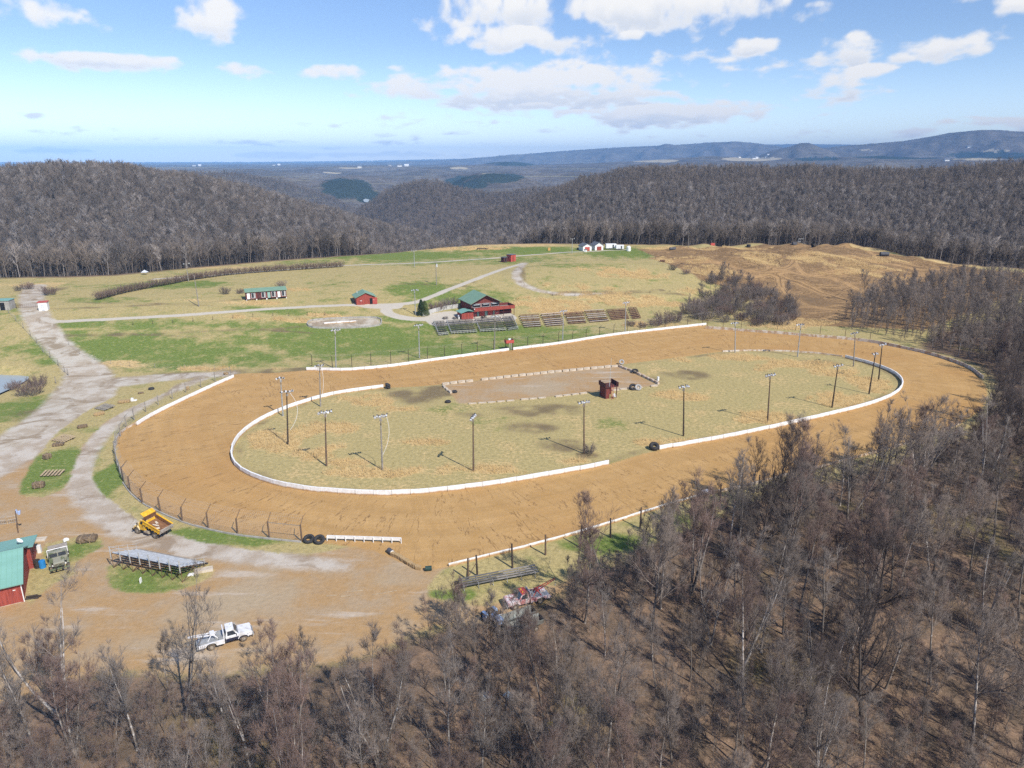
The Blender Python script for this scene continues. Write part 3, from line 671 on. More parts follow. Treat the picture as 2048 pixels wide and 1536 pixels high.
def twigs3(P, r0, r1=None):
    """straight tapered spikes: P (n,2,3) -> 3-sided, pointed: 3 tris each"""
    n = len(P); T = P[:, 1]-P[:, 0]; T = T/(np.linalg.norm(T, axis=1, keepdims=True)+1e-9)
    ref = np.where(np.abs(T[:, 2:3]) < .9, np.array([0, 0, 1.]), np.array([1., 0, 0]))
    U = np.cross(T, ref); U /= np.linalg.norm(U, axis=1, keepdims=True)+1e-9; W = np.cross(T, U)
    an = 2*np.pi*np.arange(3)/3
    ring = P[:, :1]+np.asarray(r0).reshape(-1, 1, 1)*(np.cos(an)[None, :, None]*U[:, None]+np.sin(an)[None, :, None]*W[:, None])
    V = np.concatenate([ring, P[:, 1:]], 1).reshape(-1, 3)
    b = np.arange(n)[:, None]*4
    F = np.concatenate([b+np.array([[0, 1, 3]]), b+np.array([[1, 2, 3]]), b+np.array([[2, 0, 3]])])
    return V, F
def cat_mesh(parts):
    V = []; Fs = {}; o = 0
    for v, f in parts:
        if len(v) == 0: continue
        V.append(v); Fs.setdefault(f.shape[1], []).append(f+o); o += len(v)
    return np.concatenate(V), [np.concatenate(x) for x in Fs.values()]
def dirs_off(T, ang, rng):
    n = len(T); ref = rng.normal(size=(n, 3)); U = np.cross(T, ref); U /= np.linalg.norm(U, axis=1, keepdims=True)+1e-9
    return T*np.cos(ang)[:, None]+U*np.sin(ang)[:, None]
def grow(S, D, L, seg, up, wob, rng):
    n = len(S); P = [S]; d = D.copy()
    for k in range(seg):
        d = d+np.array([0, 0, up/seg])+rng.normal(0, wob, (n, 3)); d /= np.linalg.norm(d, axis=1, keepdims=True)
        P.append(P[-1]+d*(L/seg)[:, None])
    return np.stack(P, 1)
def spawn(P, Rad, per, t0, t1, rng):
    n, k, _ = P.shape; pi = np.repeat(np.arange(n), per); t = rng.uniform(t0, t1, len(pi))*(k-1)
    i = np.minimum(t.astype(int), k-2); f = (t-i)
    p = P[pi, i]*(1-f)[:, None]+P[pi, i+1]*f[:, None]; T = P[pi, i+1]-P[pi, i]; T /= np.linalg.norm(T, axis=1, keepdims=True)+1e-9
    r = Rad[pi, i]*(1-f)+Rad[pi, i+1]*f
    return p, T, r, t/(k-1), pi
def bare_tree(seed, h=15., stems=1, low=.35, limbs=20, n2=7, n3=6, n4=4, spread=1., thick=1., tw=.010, twl=.75, lean=.04, trunkr=.013):
    """returns trunk mesh arrays, crown mesh arrays"""
    r = np.random.default_rng(seed); tr = []; cr = []
    S0 = np.zeros((stems, 3)); D0 = np.tile([0, 0, 1.], (stems, 1))+r.normal(0, lean if stems == 1 else .20, (stems, 3)); D0[:, 2] = 1
    D0 /= np.linalg.norm(D0, axis=1, keepdims=True)
    LT = h*r.uniform(.82, 1., stems); LT[0] = h
    P = grow(S0-D0*.3, D0, LT, 10, .25, .035, r)
    t = np.linspace(0, 1, 11); R0 = h*trunkr*thick*(1.0-.9*t**.9)*np.where(t < .05, 1.35, 1.)
    Rad = np.tile(R0, (stems, 1))*r.uniform(.75, 1., (stems, 1))
    tr.append(tubes(P, Rad, 7))
    p, T, rr, tt, pi = spawn(P, Rad, max(3, limbs//stems), low, .97, r)
    ang = np.interp(tt, [0, .5, 1], [1.05, .85, .45])*r.uniform(.7, 1.15, len(p))
    L = h*.40*spread*np.interp(tt, [0, .35, .6, 1], [.7, 1., .9, .35])*r.uniform(.6, 1.1, len(p))
    P1 = grow(p, dirs_off(T, ang, r), L, 5, .75, .09, r)
    q = np.linspace(1, .22, 6); R1 = (np.minimum(rr*.62, .012*L+.012)[:, None])*q
    cr.append(tubes(P1, R1, 4))
    # the top of the stem and the first-order limbs carry branches
    p, T, rr, tt, pi = spawn(P1, R1, n2, .15, 1., r)
    L = .40*L[pi]*r.uniform(.5, 1.15, len(p))*np.interp(tt, [0, 1], [1.1, .65])
    P2 = grow(p, dirs_off(T, r.uniform(.4, .85, len(p)), r), L, 3, .5, .10, r); R2 = np.minimum(rr*.75, .013*L+.010)[:, None]*np.linspace(1, .35, 4)
    cr.append(tubes(P2, R2, 3))
    p, T, rr, tt, pi = spawn(P2, R2, n3, .1, 1., r)
    L = (.45*L[pi]*r.uniform(.5, 1.2, len(p))+.25)
    P3 = grow(p, dirs_off(T, r.uniform(.35, .8, len(p)), r), L, 2, .4, .10, r); R3 = np.maximum(np.minimum(rr*.75, .008*L+.005), tw*.8)[:, None]*np.linspace(1, .5, 3)
    cr.append(tubes(P3, R3, 3))
    p, T, rr, tt, pi = spawn(P3, R3, n4, .1, 1., r)
    L = twl*r.uniform(.5, 1.2, len(p))
    D = dirs_off(T, r.uniform(.3, .75, len(p)), r)+[0, 0, .25]; D /= np.linalg.norm(D, axis=1, keepdims=True)
    cr.append(twigs3(np.stack([p, p+D*L[:, None]], 1), np.full(len(p), tw)))
    return cat_mesh(tr), cat_mesh(cr)
def far_tree(seed, h=15., nl=9, nt=140, tw=.085, spread=1.):
    r = np.random.default_rng(seed)
    P = grow(np.array([[0, 0, -.5]]), np.array([[0, 0, 1.]]), np.array([h*.95]), 4, .1, .05, r); Rad = np.array([[.20, .16, .12, .07, .03]])*h/15
    p, T, rr, tt, pi = spawn(P, Rad, nl, .35, .95, r)
    L = h*.30*spread*r.uniform(.6, 1.1, nl)*np.interp(tt, [.3, .6, 1], [1, 1, .6])
    P1 = grow(p, dirs_off(T, r.uniform(.5, 1.2, nl), r), L, 3, .6, .10, r); R1 = (rr*.6)[:, None]*np.linspace(1, .3, 4)
    P_all = P1; s, T, rr, tt, pi = spawn(P_all, R1, nt//nl, .1, 1., r)
    Lt = h*.13*r.uniform(.5, 1.2, len(s)); D = dirs_off(T, r.uniform(.3, .9, len(s)), r)+[0, 0, .3]; D /= np.linalg.norm(D, axis=1, keepdims=True)
    return cat_mesh([tubes(P, Rad, 4), tubes(P1, R1, 3), twigs3(np.stack([s, s+D*Lt[:, None]], 1), np.full(len(s), tw*h/15))])
def shrub_arr(seed, h=2.5, w=1.6, stems=26, tw=.012, n=7, m=5):
    r = np.random.default_rng(seed)
    a = r.uniform(0, 6.28, stems); q = np.sqrt(r.uniform(0, 1, stems))*w*.35
    S = np.c_[q*np.cos(a), q*np.sin(a), 0*a-.1]; D = np.c_[np.cos(a)*q*.9/w*2, np.sin(a)*q*.9/w*2, np.ones(stems)]+r.normal(0, .15, (stems, 3)); D /= np.linalg.norm(D, axis=1, keepdims=True)
    P = grow(S, D, h*r.uniform(.6, 1.05, stems), 4, .1, .10, r); Rad = np.tile(np.linspace(.03, .01, 5), (stems, 1))
    p, T, rr, tt, pi = spawn(P, Rad, n, .2, 1., r); L = h*.3*r.uniform(.5, 1.2, len(p))
    P2 = grow(p, dirs_off(T, r.uniform(.3, .9, len(p)), r), L, 2, .4, .1, r); R2 = np.full((len(p), 3), tw)*[1, .8, .6]
    s, T, rr, tt, pi = spawn(P2, R2, m, .1, 1., r); D = dirs_off(T, r.uniform(.3, .9, len(s)), r)
    return cat_mesh([tubes(P, Rad, 3)]), cat_mesh([tubes(P2, R2, 3), twigs3(np.stack([s, s+D*(h*.13*r.uniform(.5, 1.2, len(s)))[:, None]], 1), np.full(len(s), tw))])
def bark(name, a, b_, pale=None, rnd=.25, scale=.9):
    m, g, b = new_mat(name); tc = g.node('ShaderNodeTexCoord').outputs['Object']
    n = g.noise(g.vm('MULTIPLY', tc, (1.6, 1.6, .35)), scale*2, 5, .65)
    c = g.mix(g.ss(n, .35, .65), a, b_)
    oi = g.node('ShaderNodeObjectInfo').outputs['Random']
    if pale: c = g.mix(g.m('MULTIPLY', g.ss(g.noise(tc, scale, 4, .7), .5, .6), g.ss(oi, .2, .6)), c, pale)
    c = g.mix(1., c, g.mix(oi, (1-rnd, 1-rnd, 1-rnd*.9), (1+rnd*1.1, 1+rnd*.9, 1+rnd*.9)), 'MULTIPLY')
    g._in(b.inputs['Base Color'], c); b.inputs['Roughness'].default_value = .9; b.inputs['Specular IOR Level'].default_value = .15
    return m
TRUNK = bark('trunk_bark', (.105, .09, .074), (.25, .222, .19), (.42, .40, .36))
TRUNK_PALE = bark('pale_trunk_bark', (.17, .15, .125), (.36, .33, .29), (.55, .53, .49))
TRUNK_DARK = bark('dark_trunk_bark', (.04, .034, .03), (.10, .085, .072))
CROWN = bark('twig_bark', (.128, .106, .088), (.228, .197, .168), rnd=.3)
CROWN_PALE = bark('pale_twig_bark', (.15, .128, .112), (.26, .23, .20), rnd=.2)
CROWN_DARK = bark('dark_twig_bark', (.055, .045, .04), (.11, .09, .08))
CROWN_RED = bark('reddish_twig_bark', (.125, .088, .072), (.205, .152, .128), rnd=.25)
FARB = bark('far_tree_bark', (.10, .088, .072), (.195, .172, .142), rnd=.5)
FARP = bark('far_pale_bark', (.17, .155, .14), (.30, .28, .25), rnd=.35)
def variant(nm, arrs, mats):
    return [mesh_np(nm+'_'+k, a[0], a[1], m) for k, a, m in zip(('trunk', 'crown'), arrs, mats)]
VAR = {
 'wood': [variant('bare_tree', bare_tree(100+k, h=15, low=.42, limbs=[16, 20, 14, 18, 22][k], n2=7, n3=6, n4=4, spread=[.85, 1.05, .7, .95, .8][k], twl=.65, lean=.09), (TRUNK, CROWN_RED if k == 3 else CROWN)) for k in range(5)],
 'edge': [variant('edge_tree', bare_tree(200+k, h=15, low=.22, limbs=30, n2=7, n3=6, n4=4, spread=1.0, thick=1.1), (TRUNK, CROWN)) for k in range(2)],
 'pale': [variant('pale_tree', bare_tree(300+k, h=15, low=.40, limbs=16, n2=6, n3=5, n4=4, spread=.85, thick=.95, stems=1+k), (TRUNK_PALE, CROWN_PALE)) for k in range(3)],
 'dark': [variant('dark_tree', bare_tree(400+k, h=15, low=.28, limbs=26, n2=7, n3=5, n4=4, spread=1.15, thick=1.35), (TRUNK_DARK, CROWN_DARK)) for k in range(2)],
 'multi': [variant('forked_tree', bare_tree(500+k, h=13, stems=4, low=.25, limbs=32, n2=7, n3=6, n4=4, spread=.75, thick=.9), (TRUNK, CROWN_RED if k else CROWN)) for k in range(2)],
 'sap': [variant('sapling', bare_tree(600+k, h=9, low=.2, limbs=20, n2=5, n3=4, n4=3, spread=.6, thick=.65, twl=.6), (TRUNK_PALE if k else TRUNK, CROWN)) for k in range(3)],
}
BASEH = {'wood': 15, 'edge': 15, 'pale': 15, 'dark': 15, 'multi': 13, 'sap': 9}
N_TREES = 0; TREE_XY = []
def tree(kind, x, y, h, label, group, rz=None, name='bare_tree', v=None, sxy=1.):
    global N_TREES
    N_TREES += 1
    vs = VAR[kind]; tm, cm_ = vs[(N_TREES*7+3) % len(vs)] if v is None else vs[v]
    z = float(HG(x, y)[0])
    t = thing(name, label, 'tree', (x, y, z), random.uniform(0, 6.28) if rz is None else rz, group)
    s = h/BASEH[kind]; t.scale = (s*sxy, s*sxy, s)
    link('trunk', tm, t); link('crown', cm_, t); TREE_XY.append((x, y)); return t
# ---- the trees one can point at (base pixel, height in metres)
LONE = [
 ('edge', 1305, 1262, 14.5, 'tall bare tree with level side branches beside the near track wall, apart from the wood'),
 ('wood', 1478, 1165, 15., 'round-crowned bare tree at the wood edge just right of the lone fence-side tree'),
 ('dark', 1508, 985, 8.5, 'small dark bare tree against the near straight, where the wood meets the track wall'),
 ('dark', 1592, 1075, 13.5, 'dark spreading bare tree leaning before the white inner wall at the wood edge'),
 ('dark', 1962, 900, 15.5, 'largest dark wide-crowned tree beside the far right turn of the track'),
 ('dark', 1790, 920, 9., 'crooked dark forked tree against the right turn, with a bent leaning stem'),
 ('dark', 2010, 850, 15., 'dark tree at the picture edge just behind the largest wide-crowned tree'),
 ('pale', 140, 1462, 17., 'tall pale tree with three upright stems, leftmost of the tall trees before the dirt lot'),
 ('pale', 70, 1500, 13., 'slim pale tree at the bottom left corner beside the tall three-stemmed tree'),
 ('pale', 372, 1440, 15., 'pale forked tree standing in front of the white and blue tow truck'),
 ('pale', 275, 1500, 12., 'pale crooked tree between the three-stemmed tree and the tree before the tow truck'),
 ('pale', 455, 1480, 11., 'thin leaning pale tree right below the white and blue tow truck'),
 ('pale', 225, 1420, 8., 'short thin pale tree on the orange bank below the red barn'),
 ('multi', 585, 1560, 15., 'broad many-stemmed tree with a fan of reddish twigs below the middle of the dirt lot'),
 ('multi', 760, 1540, 14., 'dense brown fan-shaped tree, right neighbour of the broad reddish-twigged one'),
 ('pale', 725, 1600, 11., 'pale grey young tree in front of the dense brown fan-shaped tree'),
 ('pale', 900, 1530, 13., 'slender pale tree with a clear lower stem below the grass patch'),
 ('wood', 1010, 1440, 11.5, 'bare tree with bright upper limbs before the old blue machine'),
 ('pale', 965, 1600, 12., 'thin pale tree at the bottom edge beside the glinting scrap in the wood'),
 ('multi', 1120, 1590, 14., 'fan-crowned tree near the yellow object on the wood floor'),
 ('pale', 1210, 1310, 9.5, 'pale many-twigged small tree right of the red and white tow truck'),
 ('sap', 972, 1292, 6., 'slim young tree whose twigs veil the old blue machine'), ('sap', 1042, 1304, 5., 'slim young tree in front of the old grey farm trailers'), ('pale', 1005, 1322, 6.5, 'thin pale tree between the two slim young trees below the old blue machine'),
 ('wood', 1400, 1240, 12., 'bare tree whose twigs overlap the long near track wall by the wood corner'),
]
for k, x, y, h, lb in LONE:
    p = at(x, y); tree(k, p[0], p[1], h, lb, None, v=(2 if 'with three' in lb else 1 if 'forked' in lb else 0) if k == 'pale' else (1 if 'reddish' in lb.split(',')[0] and 'dense' not in lb else 0) if k == 'multi' else None)
wood = poly(WOOD); cand = []
rg = np.random.default_rng(42)
C = np.c_[rg.uniform(-60, 235, 9000), rg.uniform(33, 235, 9000)]
sw_ = sdf(wood, C[:, 0], C[:, 1])
to = np.maximum(sdf(P_OUT, C[:, 0], C[:, 1]), -8)
ppx = proj(C[:, 0], C[:, 1], 0*C[:, 0])
inview = (ppx[0] > -140) & (ppx[0] < 2200) & (ppx[1] < 2150)
okc = (sw_ > .8) & (to < -2.5) & inview
def clear(px, py, pr):
    """thin the wood where the photograph lets one see the ground"""
    return pr
left = (ppx[0] < 900) & (ppx[1] < 1500)
from itertools import islice
chosen = list(TREE_XY); fill = []; small = []
VIS = [at(x, y)[:2] for x, y in [(1045,1205),(1085,1190),(440,1290),(1000,1180),(120,1130),(30,1200)]]
for (x, y), s_, l_, k in zip(C[okc], sw_[okc], left[okc], np.nonzero(okc)[0]):
    px, py = ppx[0][k], ppx[1][k]
    md = 4.3 if not l_ else 5.0
    if any((x-a)**2+(y-b_)**2 < md*md for a, b_ in chosen): continue
    # nothing in front of the vehicles and the lot
    if any(abs(px-proj(vx, vy, 0)[0]) < 60 and 0 < py-proj(vx, vy, 0)[1] < 150 for vx, vy in VIS): continue
    if l_ and py < 1375: continue
    chosen.append((x, y)); fill.append((x, y, s_, px, py))
fill.sort(key=lambda f: math.hypot(f[0], f[1]))
WOODLAB = {'wood': 'bare grey-brown tree deep in the leafless wood, crown tangled with its neighbours', 'pale': 'bare tree with pale bark inside the leafless wood, among darker stems', 'multi': 'many-stemmed bare tree inside the leafless wood, twigs fanning upward', 'sap': 'thin young bare tree inside the leafless wood', 'dark': 'dark-barked bare tree inside the leafless wood, darker than its neighbours'}
extra = []
for i, (x, y, s_, px, py) in enumerate(fill):
    k = ['wood', 'wood', 'pale', 'wood', 'multi', 'sap', 'wood', 'dark' if px > 1500 else 'wood', 'pale', 'wood'][i % 10]
    h = random.uniform(9.5, 17)*(1 if k != 'sap' else .62)
    if s_ < 5: h *= .56
    if px < 950: h *= .85
    if y < 60 and px < 1000: h *= .9
    if N_TREES < 262: tree(k, x, y, h, WOODLAB[k], 'trees of the leafless wood, '+k)
    else: extra.append((x, y, h, s_))
# ---------------------------------------------------------------- scattering of what nobody could count
def scatter(name, pts, scl, variants, label, cat, idx=None, seed=0, lean=0.06):
    r = np.random.default_rng(seed); n = len(pts)
    me = bpy.data.meshes.new(name); me.vertices.add(n); me.vertices.foreach_set('co', np.asarray(pts, np.float32).ravel())
    def put(nm, ty, v, key='value'):
        a_ = me.attributes.new(nm, ty, 'POINT'); a_.data.foreach_set(key, np.ascontiguousarray(v).ravel())
    put('scl', 'FLOAT', np.asarray(scl, np.float32)); put('idx', 'INT', (r.integers(0, len(variants), n) if idx is None else idx).astype(np.int32))
    put('rot', 'FLOAT_VECTOR', np.c_[r.normal(0, lean, n), r.normal(0, lean, n), r.uniform(0, 6.28, n)].astype(np.float32), 'vector')
    o = link(name, me); tag(o, label, cat, None, 'stuff')
    col_ = bpy.data.collections.new(name+'_kinds')
    for k, vm_ in enumerate(variants):
        ob = bpy.data.objects.new('%s_kind_%02d' % (name, k), vm_); col_.objects.link(ob)
    ng = bpy.data.node_groups.new(name+'_scatter', 'GeometryNodeTree')
    ng.interface.new_socket('Geometry', in_out='INPUT', socket_type='NodeSocketGeometry'); ng.interface.new_socket('Geometry', in_out='OUTPUT', socket_type='NodeSocketGeometry')
    N = ng.nodes; L = ng.links
    gi, go = N.new('NodeGroupInput'), N.new('NodeGroupOutput')
    ip = N.new('GeometryNodeInstanceOnPoints'); ci = N.new('GeometryNodeCollectionInfo')
    ci.inputs['Collection'].default_value = col_; ci.inputs['Separate Children'].default_value = True; ci.inputs['Reset Children'].default_value = True
    def na(nm, dt):
        q = N.new('GeometryNodeInputNamedAttribute'); q.data_type = dt; q.inputs['Name'].default_value = nm; return q.outputs['Attribute']
    L.new(gi.outputs[0], ip.inputs['Points']); L.new(ci.outputs[0], ip.inputs['Instance']); ip.inputs['Pick Instance'].default_value = True
    L.new(na('idx', 'INT'), ip.inputs['Instance Index']); L.new(na('scl', 'FLOAT'), ip.inputs['Scale'])
    er = N.new('FunctionNodeEulerToRotation'); L.new(na('rot', 'FLOAT_VECTOR'), er.inputs[0]); L.new(er.outputs[0], ip.inputs['Rotation'])
    L.new(ip.outputs[0], go.inputs[0])
    md = o.modifiers.new('scatter', 'NODES'); md.node_group = ng
    return o
def joined(v):
    """trunk and crown of one variant as one two-material mesh"""
    out = []
    a, b_ = v
    def arr(me):
        V = np.empty(len(me.vertices)*3, np.float32); me.vertices.foreach_get('co', V)
        lt_ = np.empty(len(me.polygons), np.int32); me.polygons.foreach_get('loop_total', lt_)
        li = np.empty(len(me.loops), np.int32); me.loops.foreach_get('vertex_index', li)
        st = np.r_[0, np.cumsum(lt_)[:-1]]
        return V.reshape(-1, 3), [li[(st[lt_ == c][:, None]+np.arange(c))] for c in (3, 4) if (lt_ == c).any()]
    V1, F1 = arr(a); V2, F2 = arr(b_)
    me = mesh_np('joined', np.r_[V1, V2], F1+[f+len(V1) for f in F2], [a.materials[0], b_.materials[0]])
    n1 = len(a.polygons); mi = np.zeros(len(me.polygons), np.int32); mi[n1:] = 1; me.polygons.foreach_set('material_index', mi); return me
SAPL = [variant('undergrowth', bare_tree(700+k, h=6, low=.12, limbs=14, n2=4, n3=3, n4=3, spread=.7, thick=.55, twl=.5, tw=.009), (TRUNK, CROWN_RED if k == 1 else CROWN)) for k in range(3)]
SAPJ = [joined(v) for v in SAPL]
WOODJ = [joined(v) for v in VAR['wood'][:3]+VAR['sap'][:1]+VAR['pale'][:1]]
# undergrowth between the trunks
C2 = np.c_[rg.uniform(-60, 235, 16000), rg.uniform(33, 225, 16000)]
q2 = proj(C2[:, 0], C2[:, 1], 0*C2[:, 0])
dn = fbm(C2[:, 0]/14, C2[:, 1]/14, 5, 3)
ok2 = (sdf(wood, C2[:, 0], C2[:, 1]) > .3) & (sdf(P_OUT, C2[:, 0], C2[:, 1]) < -2) & (q2[0] > -120) & (q2[0] < 2150) & (q2[1] < 2000) & (dn > -.25)
for vx, vy in VIS:
    vp = proj(vx, vy, 0); ok2 &= ~((abs(q2[0]-vp[0]) < 48) & (q2[1]-vp[1] > -25) & (q2[1]-vp[1] < 60))
ok2 &= ~((q2[0] < 520) & (q2[1] < 1420))
P2_ = C2[ok2][:3200]
scatter('undergrowth', np.c_[P2_, HG(P2_[:, 0], P2_[:, 1])], rg.uniform(.5, 1.25, len(P2_)), SAPJ, 'tangle of thin leafless saplings and brush between the tree trunks', 'undergrowth', seed=1)
# the wood past the individually built trees, and the strip beyond the right-hand turn
C3 = np.c_[rg.uniform(70, 330, 14000), rg.uniform(120, 330, 14000)]
q3 = proj(C3[:, 0], C3[:, 1], 0*C3[:, 0])
P3a = sdf(np.array([at(*p)[:2] for p in [(1690,655),(1720,600),(1790,590),(1880,575),(2000,560),(2350,560),(2500,700),(2060,760),(2000,735),(1950,715),(1850,690),(1760,672)]]), C3[:, 0], C3[:, 1])
ok3 = (P3a > 0) & (sdf(P_OUT, C3[:, 0], C3[:, 1]) < -3)
pts3 = [(x, y, h, 9) for x, y, h, s_ in extra]; ch = [(p[0], p[1]) for p in pts3]
for (x, y), d_ in zip(C3[ok3], P3a[ok3]):
    if any((x-a)**2+(y-b_)**2 < 8.5 for a, b_ in ch): continue
    ch.append((x, y)); pts3.append((x, y, random.uniform(7, 13) if d_ > 2 else random.uniform(4, 8), d_))
A3 = np.array(pts3)
U3 = C3[(sdf(np.array([at(*p)[:2] for p in [(1690,655),(1720,600),(1790,590),(1880,575),(2000,560),(2350,560),(2500,700),(2060,760),(2000,735),(1950,715),(1850,690),(1760,672)]]), C3[:, 0], C3[:, 1]) > -3) & (sdf(P_OUT, C3[:, 0], C3[:, 1]) < -3)][:1800]
UND3 = np.c_[U3, HG(U3[:, 0], U3[:, 1])]
scatter('brush_beyond_the_turn', UND3, rg.uniform(.35, .8, len(U3)), SAPJ, 'low leafless brush below the wood beyond the right-hand turn', 'undergrowth', seed=6)
scatter('woodland', np.c_[A3[:, :2], HG(A3[:, 0], A3[:, 1])], A3[:, 2]/15, WOODJ, 'leafless grey wood filling the slope beyond the right-hand turn', 'wood', seed=2)
# hillside forests
def polar_pts(az0, az1, r0, r1, n, seed):
    r = np.random.default_rng(seed); a = r.uniform(az0, az1, n); q = np.sqrt(r.uniform(r0*r0, r1*r1, n)); return a, q
FT = [mesh_np('far_tree', *far_tree(800+k, h=[14, 13, 15, 12, 13, 10, 15][k], nl=16, nt=300, tw=.05, spread=[1.0, 1.35, 1.1, 1.25, 1.45, 1.2, .9][k]), FARP if k == 6 else FARB) for k in range(7)]
FT2 = [mesh_np('far_tree', *far_tree(820+k, h=13, nl=12, nt=120, tw=.11, spread=1.4), FARB) for k in range(4)]
a, q = polar_pts(R(-41), R(41), 280, 900, 60000, 3)
kp = q > Rc(a)+3+4*rg.random(len(q))+20*sst(-.25, -.17, a)*sst(.07, 0, a); a, q = a[kp], q[kp]
x, y = q*np.sin(a), q*np.cos(a)
# cull the steep back sides nobody looks at
z = _H0(x, y); los = CAM_H+(z+14-CAM_H)
vis = np.ones(len(x), bool)
for f in np.linspace(.3, .97, 24):
    zz = _H0(x*f, y*f); vis &= (CAM_H+(z+17-CAM_H)*f) > zz
x, y, z, q = x[vis], y[vis], z[vis], q[vis]
edge = (q < Rc(np.arctan2(x, y))+24)
scatter('hillside_forest', np.c_[x, y, z], np.where(edge, np.clip(rg.normal(.92, .13, len(x)), .6, 1.2), np.clip(rg.normal(.74, .14, len(x)), .42, 1.05)), FT, 'leafless grey-brown forest on the near hillsides behind the fields', 'forest', seed=3)
a, q = polar_pts(R(-41), R(41), 900, 2000, 60000, 4); x, y = q*np.sin(a), q*np.cos(a); z = _H0(x, y)
vis = np.ones(len(x), bool)
for f in np.linspace(.25, .98, 30):
    zz = _H0(x*f, y*f)+10*(q*f > 350); vis &= (CAM_H+(z+16-CAM_H)*f) > zz-6
x, y, z = x[vis], y[vis], z[vis]
scatter('distant_forest', np.c_[x, y, z], np.clip(rg.normal(.84, .16, len(x)), .5, 1.2), FT2, 'leafless forest on the farther ridges around the valley', 'forest', seed=4)
rv = [at(*p) for p in [(726,403),(731,400),(739,402),(736,408),(729,407)]]
tag(link('river_water', mesh_np('river_water', np.array([(a, b_, c+4) for a, b_, c in rv]), [np.arange(5)[None]], wm)), kind='structure')
print('TREES', N_TREES, 'undergrowth', len(P2_), 'woodland', len(A3), 'far', len(x), 'extra', len(extra))
# ================================================================== materials for built things
WHITE = mat('white_paint', (.80, .80, .78), .6, (.68, .68, .66), 1.2, lo=.3, hi=.5)
def wall_mat():
    m, g, b = new_mat('white_wall_paint'); tc = g.node('ShaderNodeTexCoord').outputs['Object']; x, y, z = g.sep(tc)
    n = g.noise(tc, .9, 5, .65); n2 = g.noise(g.vm('MULTIPLY', tc, (2, 2, .5)), 1.5, 4, .6)
    c = g.mix(g.ss(n2, .4, .7), (.83, .83, .82), (.70, .69, .67))
    c = g.mix(g.ss(g.m('SUBTRACT', z, g.m('MULTIPLY', n, .5)), .16, -.16), c, (.44, .27, .125))
    c = g.mix(g.m('MULTIPLY', g.ss(g.noise(tc, .35, 6, .7), .55, .68), .45), c, (.52, .45, .36))
    g._in(b.inputs['Base Color'], c); b.inputs['Roughness'].default_value = .7; b.inputs['Specular IOR Level'].default_value = .2
    return m
WALLM = wall_mat()
STAINED = mat('stained_concrete', (.62, .56, .48), .85, (.42, .29, .18), .8, lo=.4, hi=.6)
CONC = mat('pale_concrete', (.60, .53, .43), .9, (.44, .36, .26), 1.4)
GREYCONC = mat('grey_concrete', (.40, .38, .35), .9, (.30, .28, .25), .7)
WOODD = mat('dark_weathered_wood', (.085, .062, .045), .85, (.05, .038, .03), 2., stretch=(3, 3, .4))
WOODB = mat('brown_pole_wood', (.17, .115, .08), .85, (.11, .075, .052), 2., stretch=(3, 3, .3))
WOODG = mat('grey_weathered_wood', (.33, .30, .26), .9, (.20, .18, .155), 1.5, stretch=(1, 6, 1))
WOODT = mat('tan_timber', (.48, .37, .23), .85, (.35, .26, .16), 2.)
STEEL = mat('galvanised_steel', (.45, .46, .46), .5, (.33, .34, .34), 2., metal=.3)
ALU = mat('aluminium', (.62, .63, .62), .45, (.48, .49, .48), 1.5, metal=.25)
WIRE = mat('fence_wire', (.46, .44, .40), .6)
RUST = mat('rusty_steel', (.20, .105, .06), .85, (.11, .06, .04), 3.)
LAMPW = mat('lamp_housing', (.72, .74, .76), .45, (.55, .57, .60), 4., metal=.1)
LAMPD = mat('lamp_ballast', (.10, .10, .11), .6)
RUBBER = mat('black_rubber', (.026, .026, .028), .8, (.05, .046, .042), 5.)
REDW = mat('red_painted_boards', (.36, .075, .05), .8, (.24, .048, .035), 1.6, stretch=(3, 3, .25))
REDB = mat('dark_red_boards', (.20, .052, .042), .8, (.135, .036, .03), 1.6, stretch=(3, 3, .3))
REDBRT = mat('bright_red_paint', (.52, .10, .075), .7, (.40, .075, .06), 2.)
DKRED = mat('maroon_timber', (.115, .042, .036), .85, (.07, .028, .026), 2.5)
GREENR = mat('green_metal_roof', (.21, .335, .225), .5, (.18, .295, .20), .6)
TEAL = mat('teal_metal_roof', (.205, .40, .335), .45, (.18, .36, .30), .5, stretch=(.3, 1, 1))
TEALF = mat('teal_faded_roof', (.30, .37, .24), .5, (.24, .33, .23), .5)
TEALP = mat('teal_paint', (.22, .40, .34), .7, (.30, .42, .37), 2.)
INSHADE = mat('painted_interior_shade', (.012, .012, .014), .8)  # near-black colour on solid panels stands in for shade inside openings
GLASS = mat('window_glass', (.03, .035, .045), .12, (.045, .05, .06), 2., spec=.6)
SHING = mat('grey_shingles', (.16, .17, .185), .85, (.11, .115, .13), 3.)
HAY = mat('weathered_hay', (.44, .31, .15), .95, (.30, .20, .10), 6., bump=.5)
HAYD = mat('old_dark_hay', (.21, .15, .09), .95, (.12, .085, .055), 5., bump=.5)
YEL = mat('yellow_paint', (.78, .47, .03), .5, (.62, .34, .025), 1.8)
def P3(p, z=0.): return (p[0], p[1], p[2]+z)
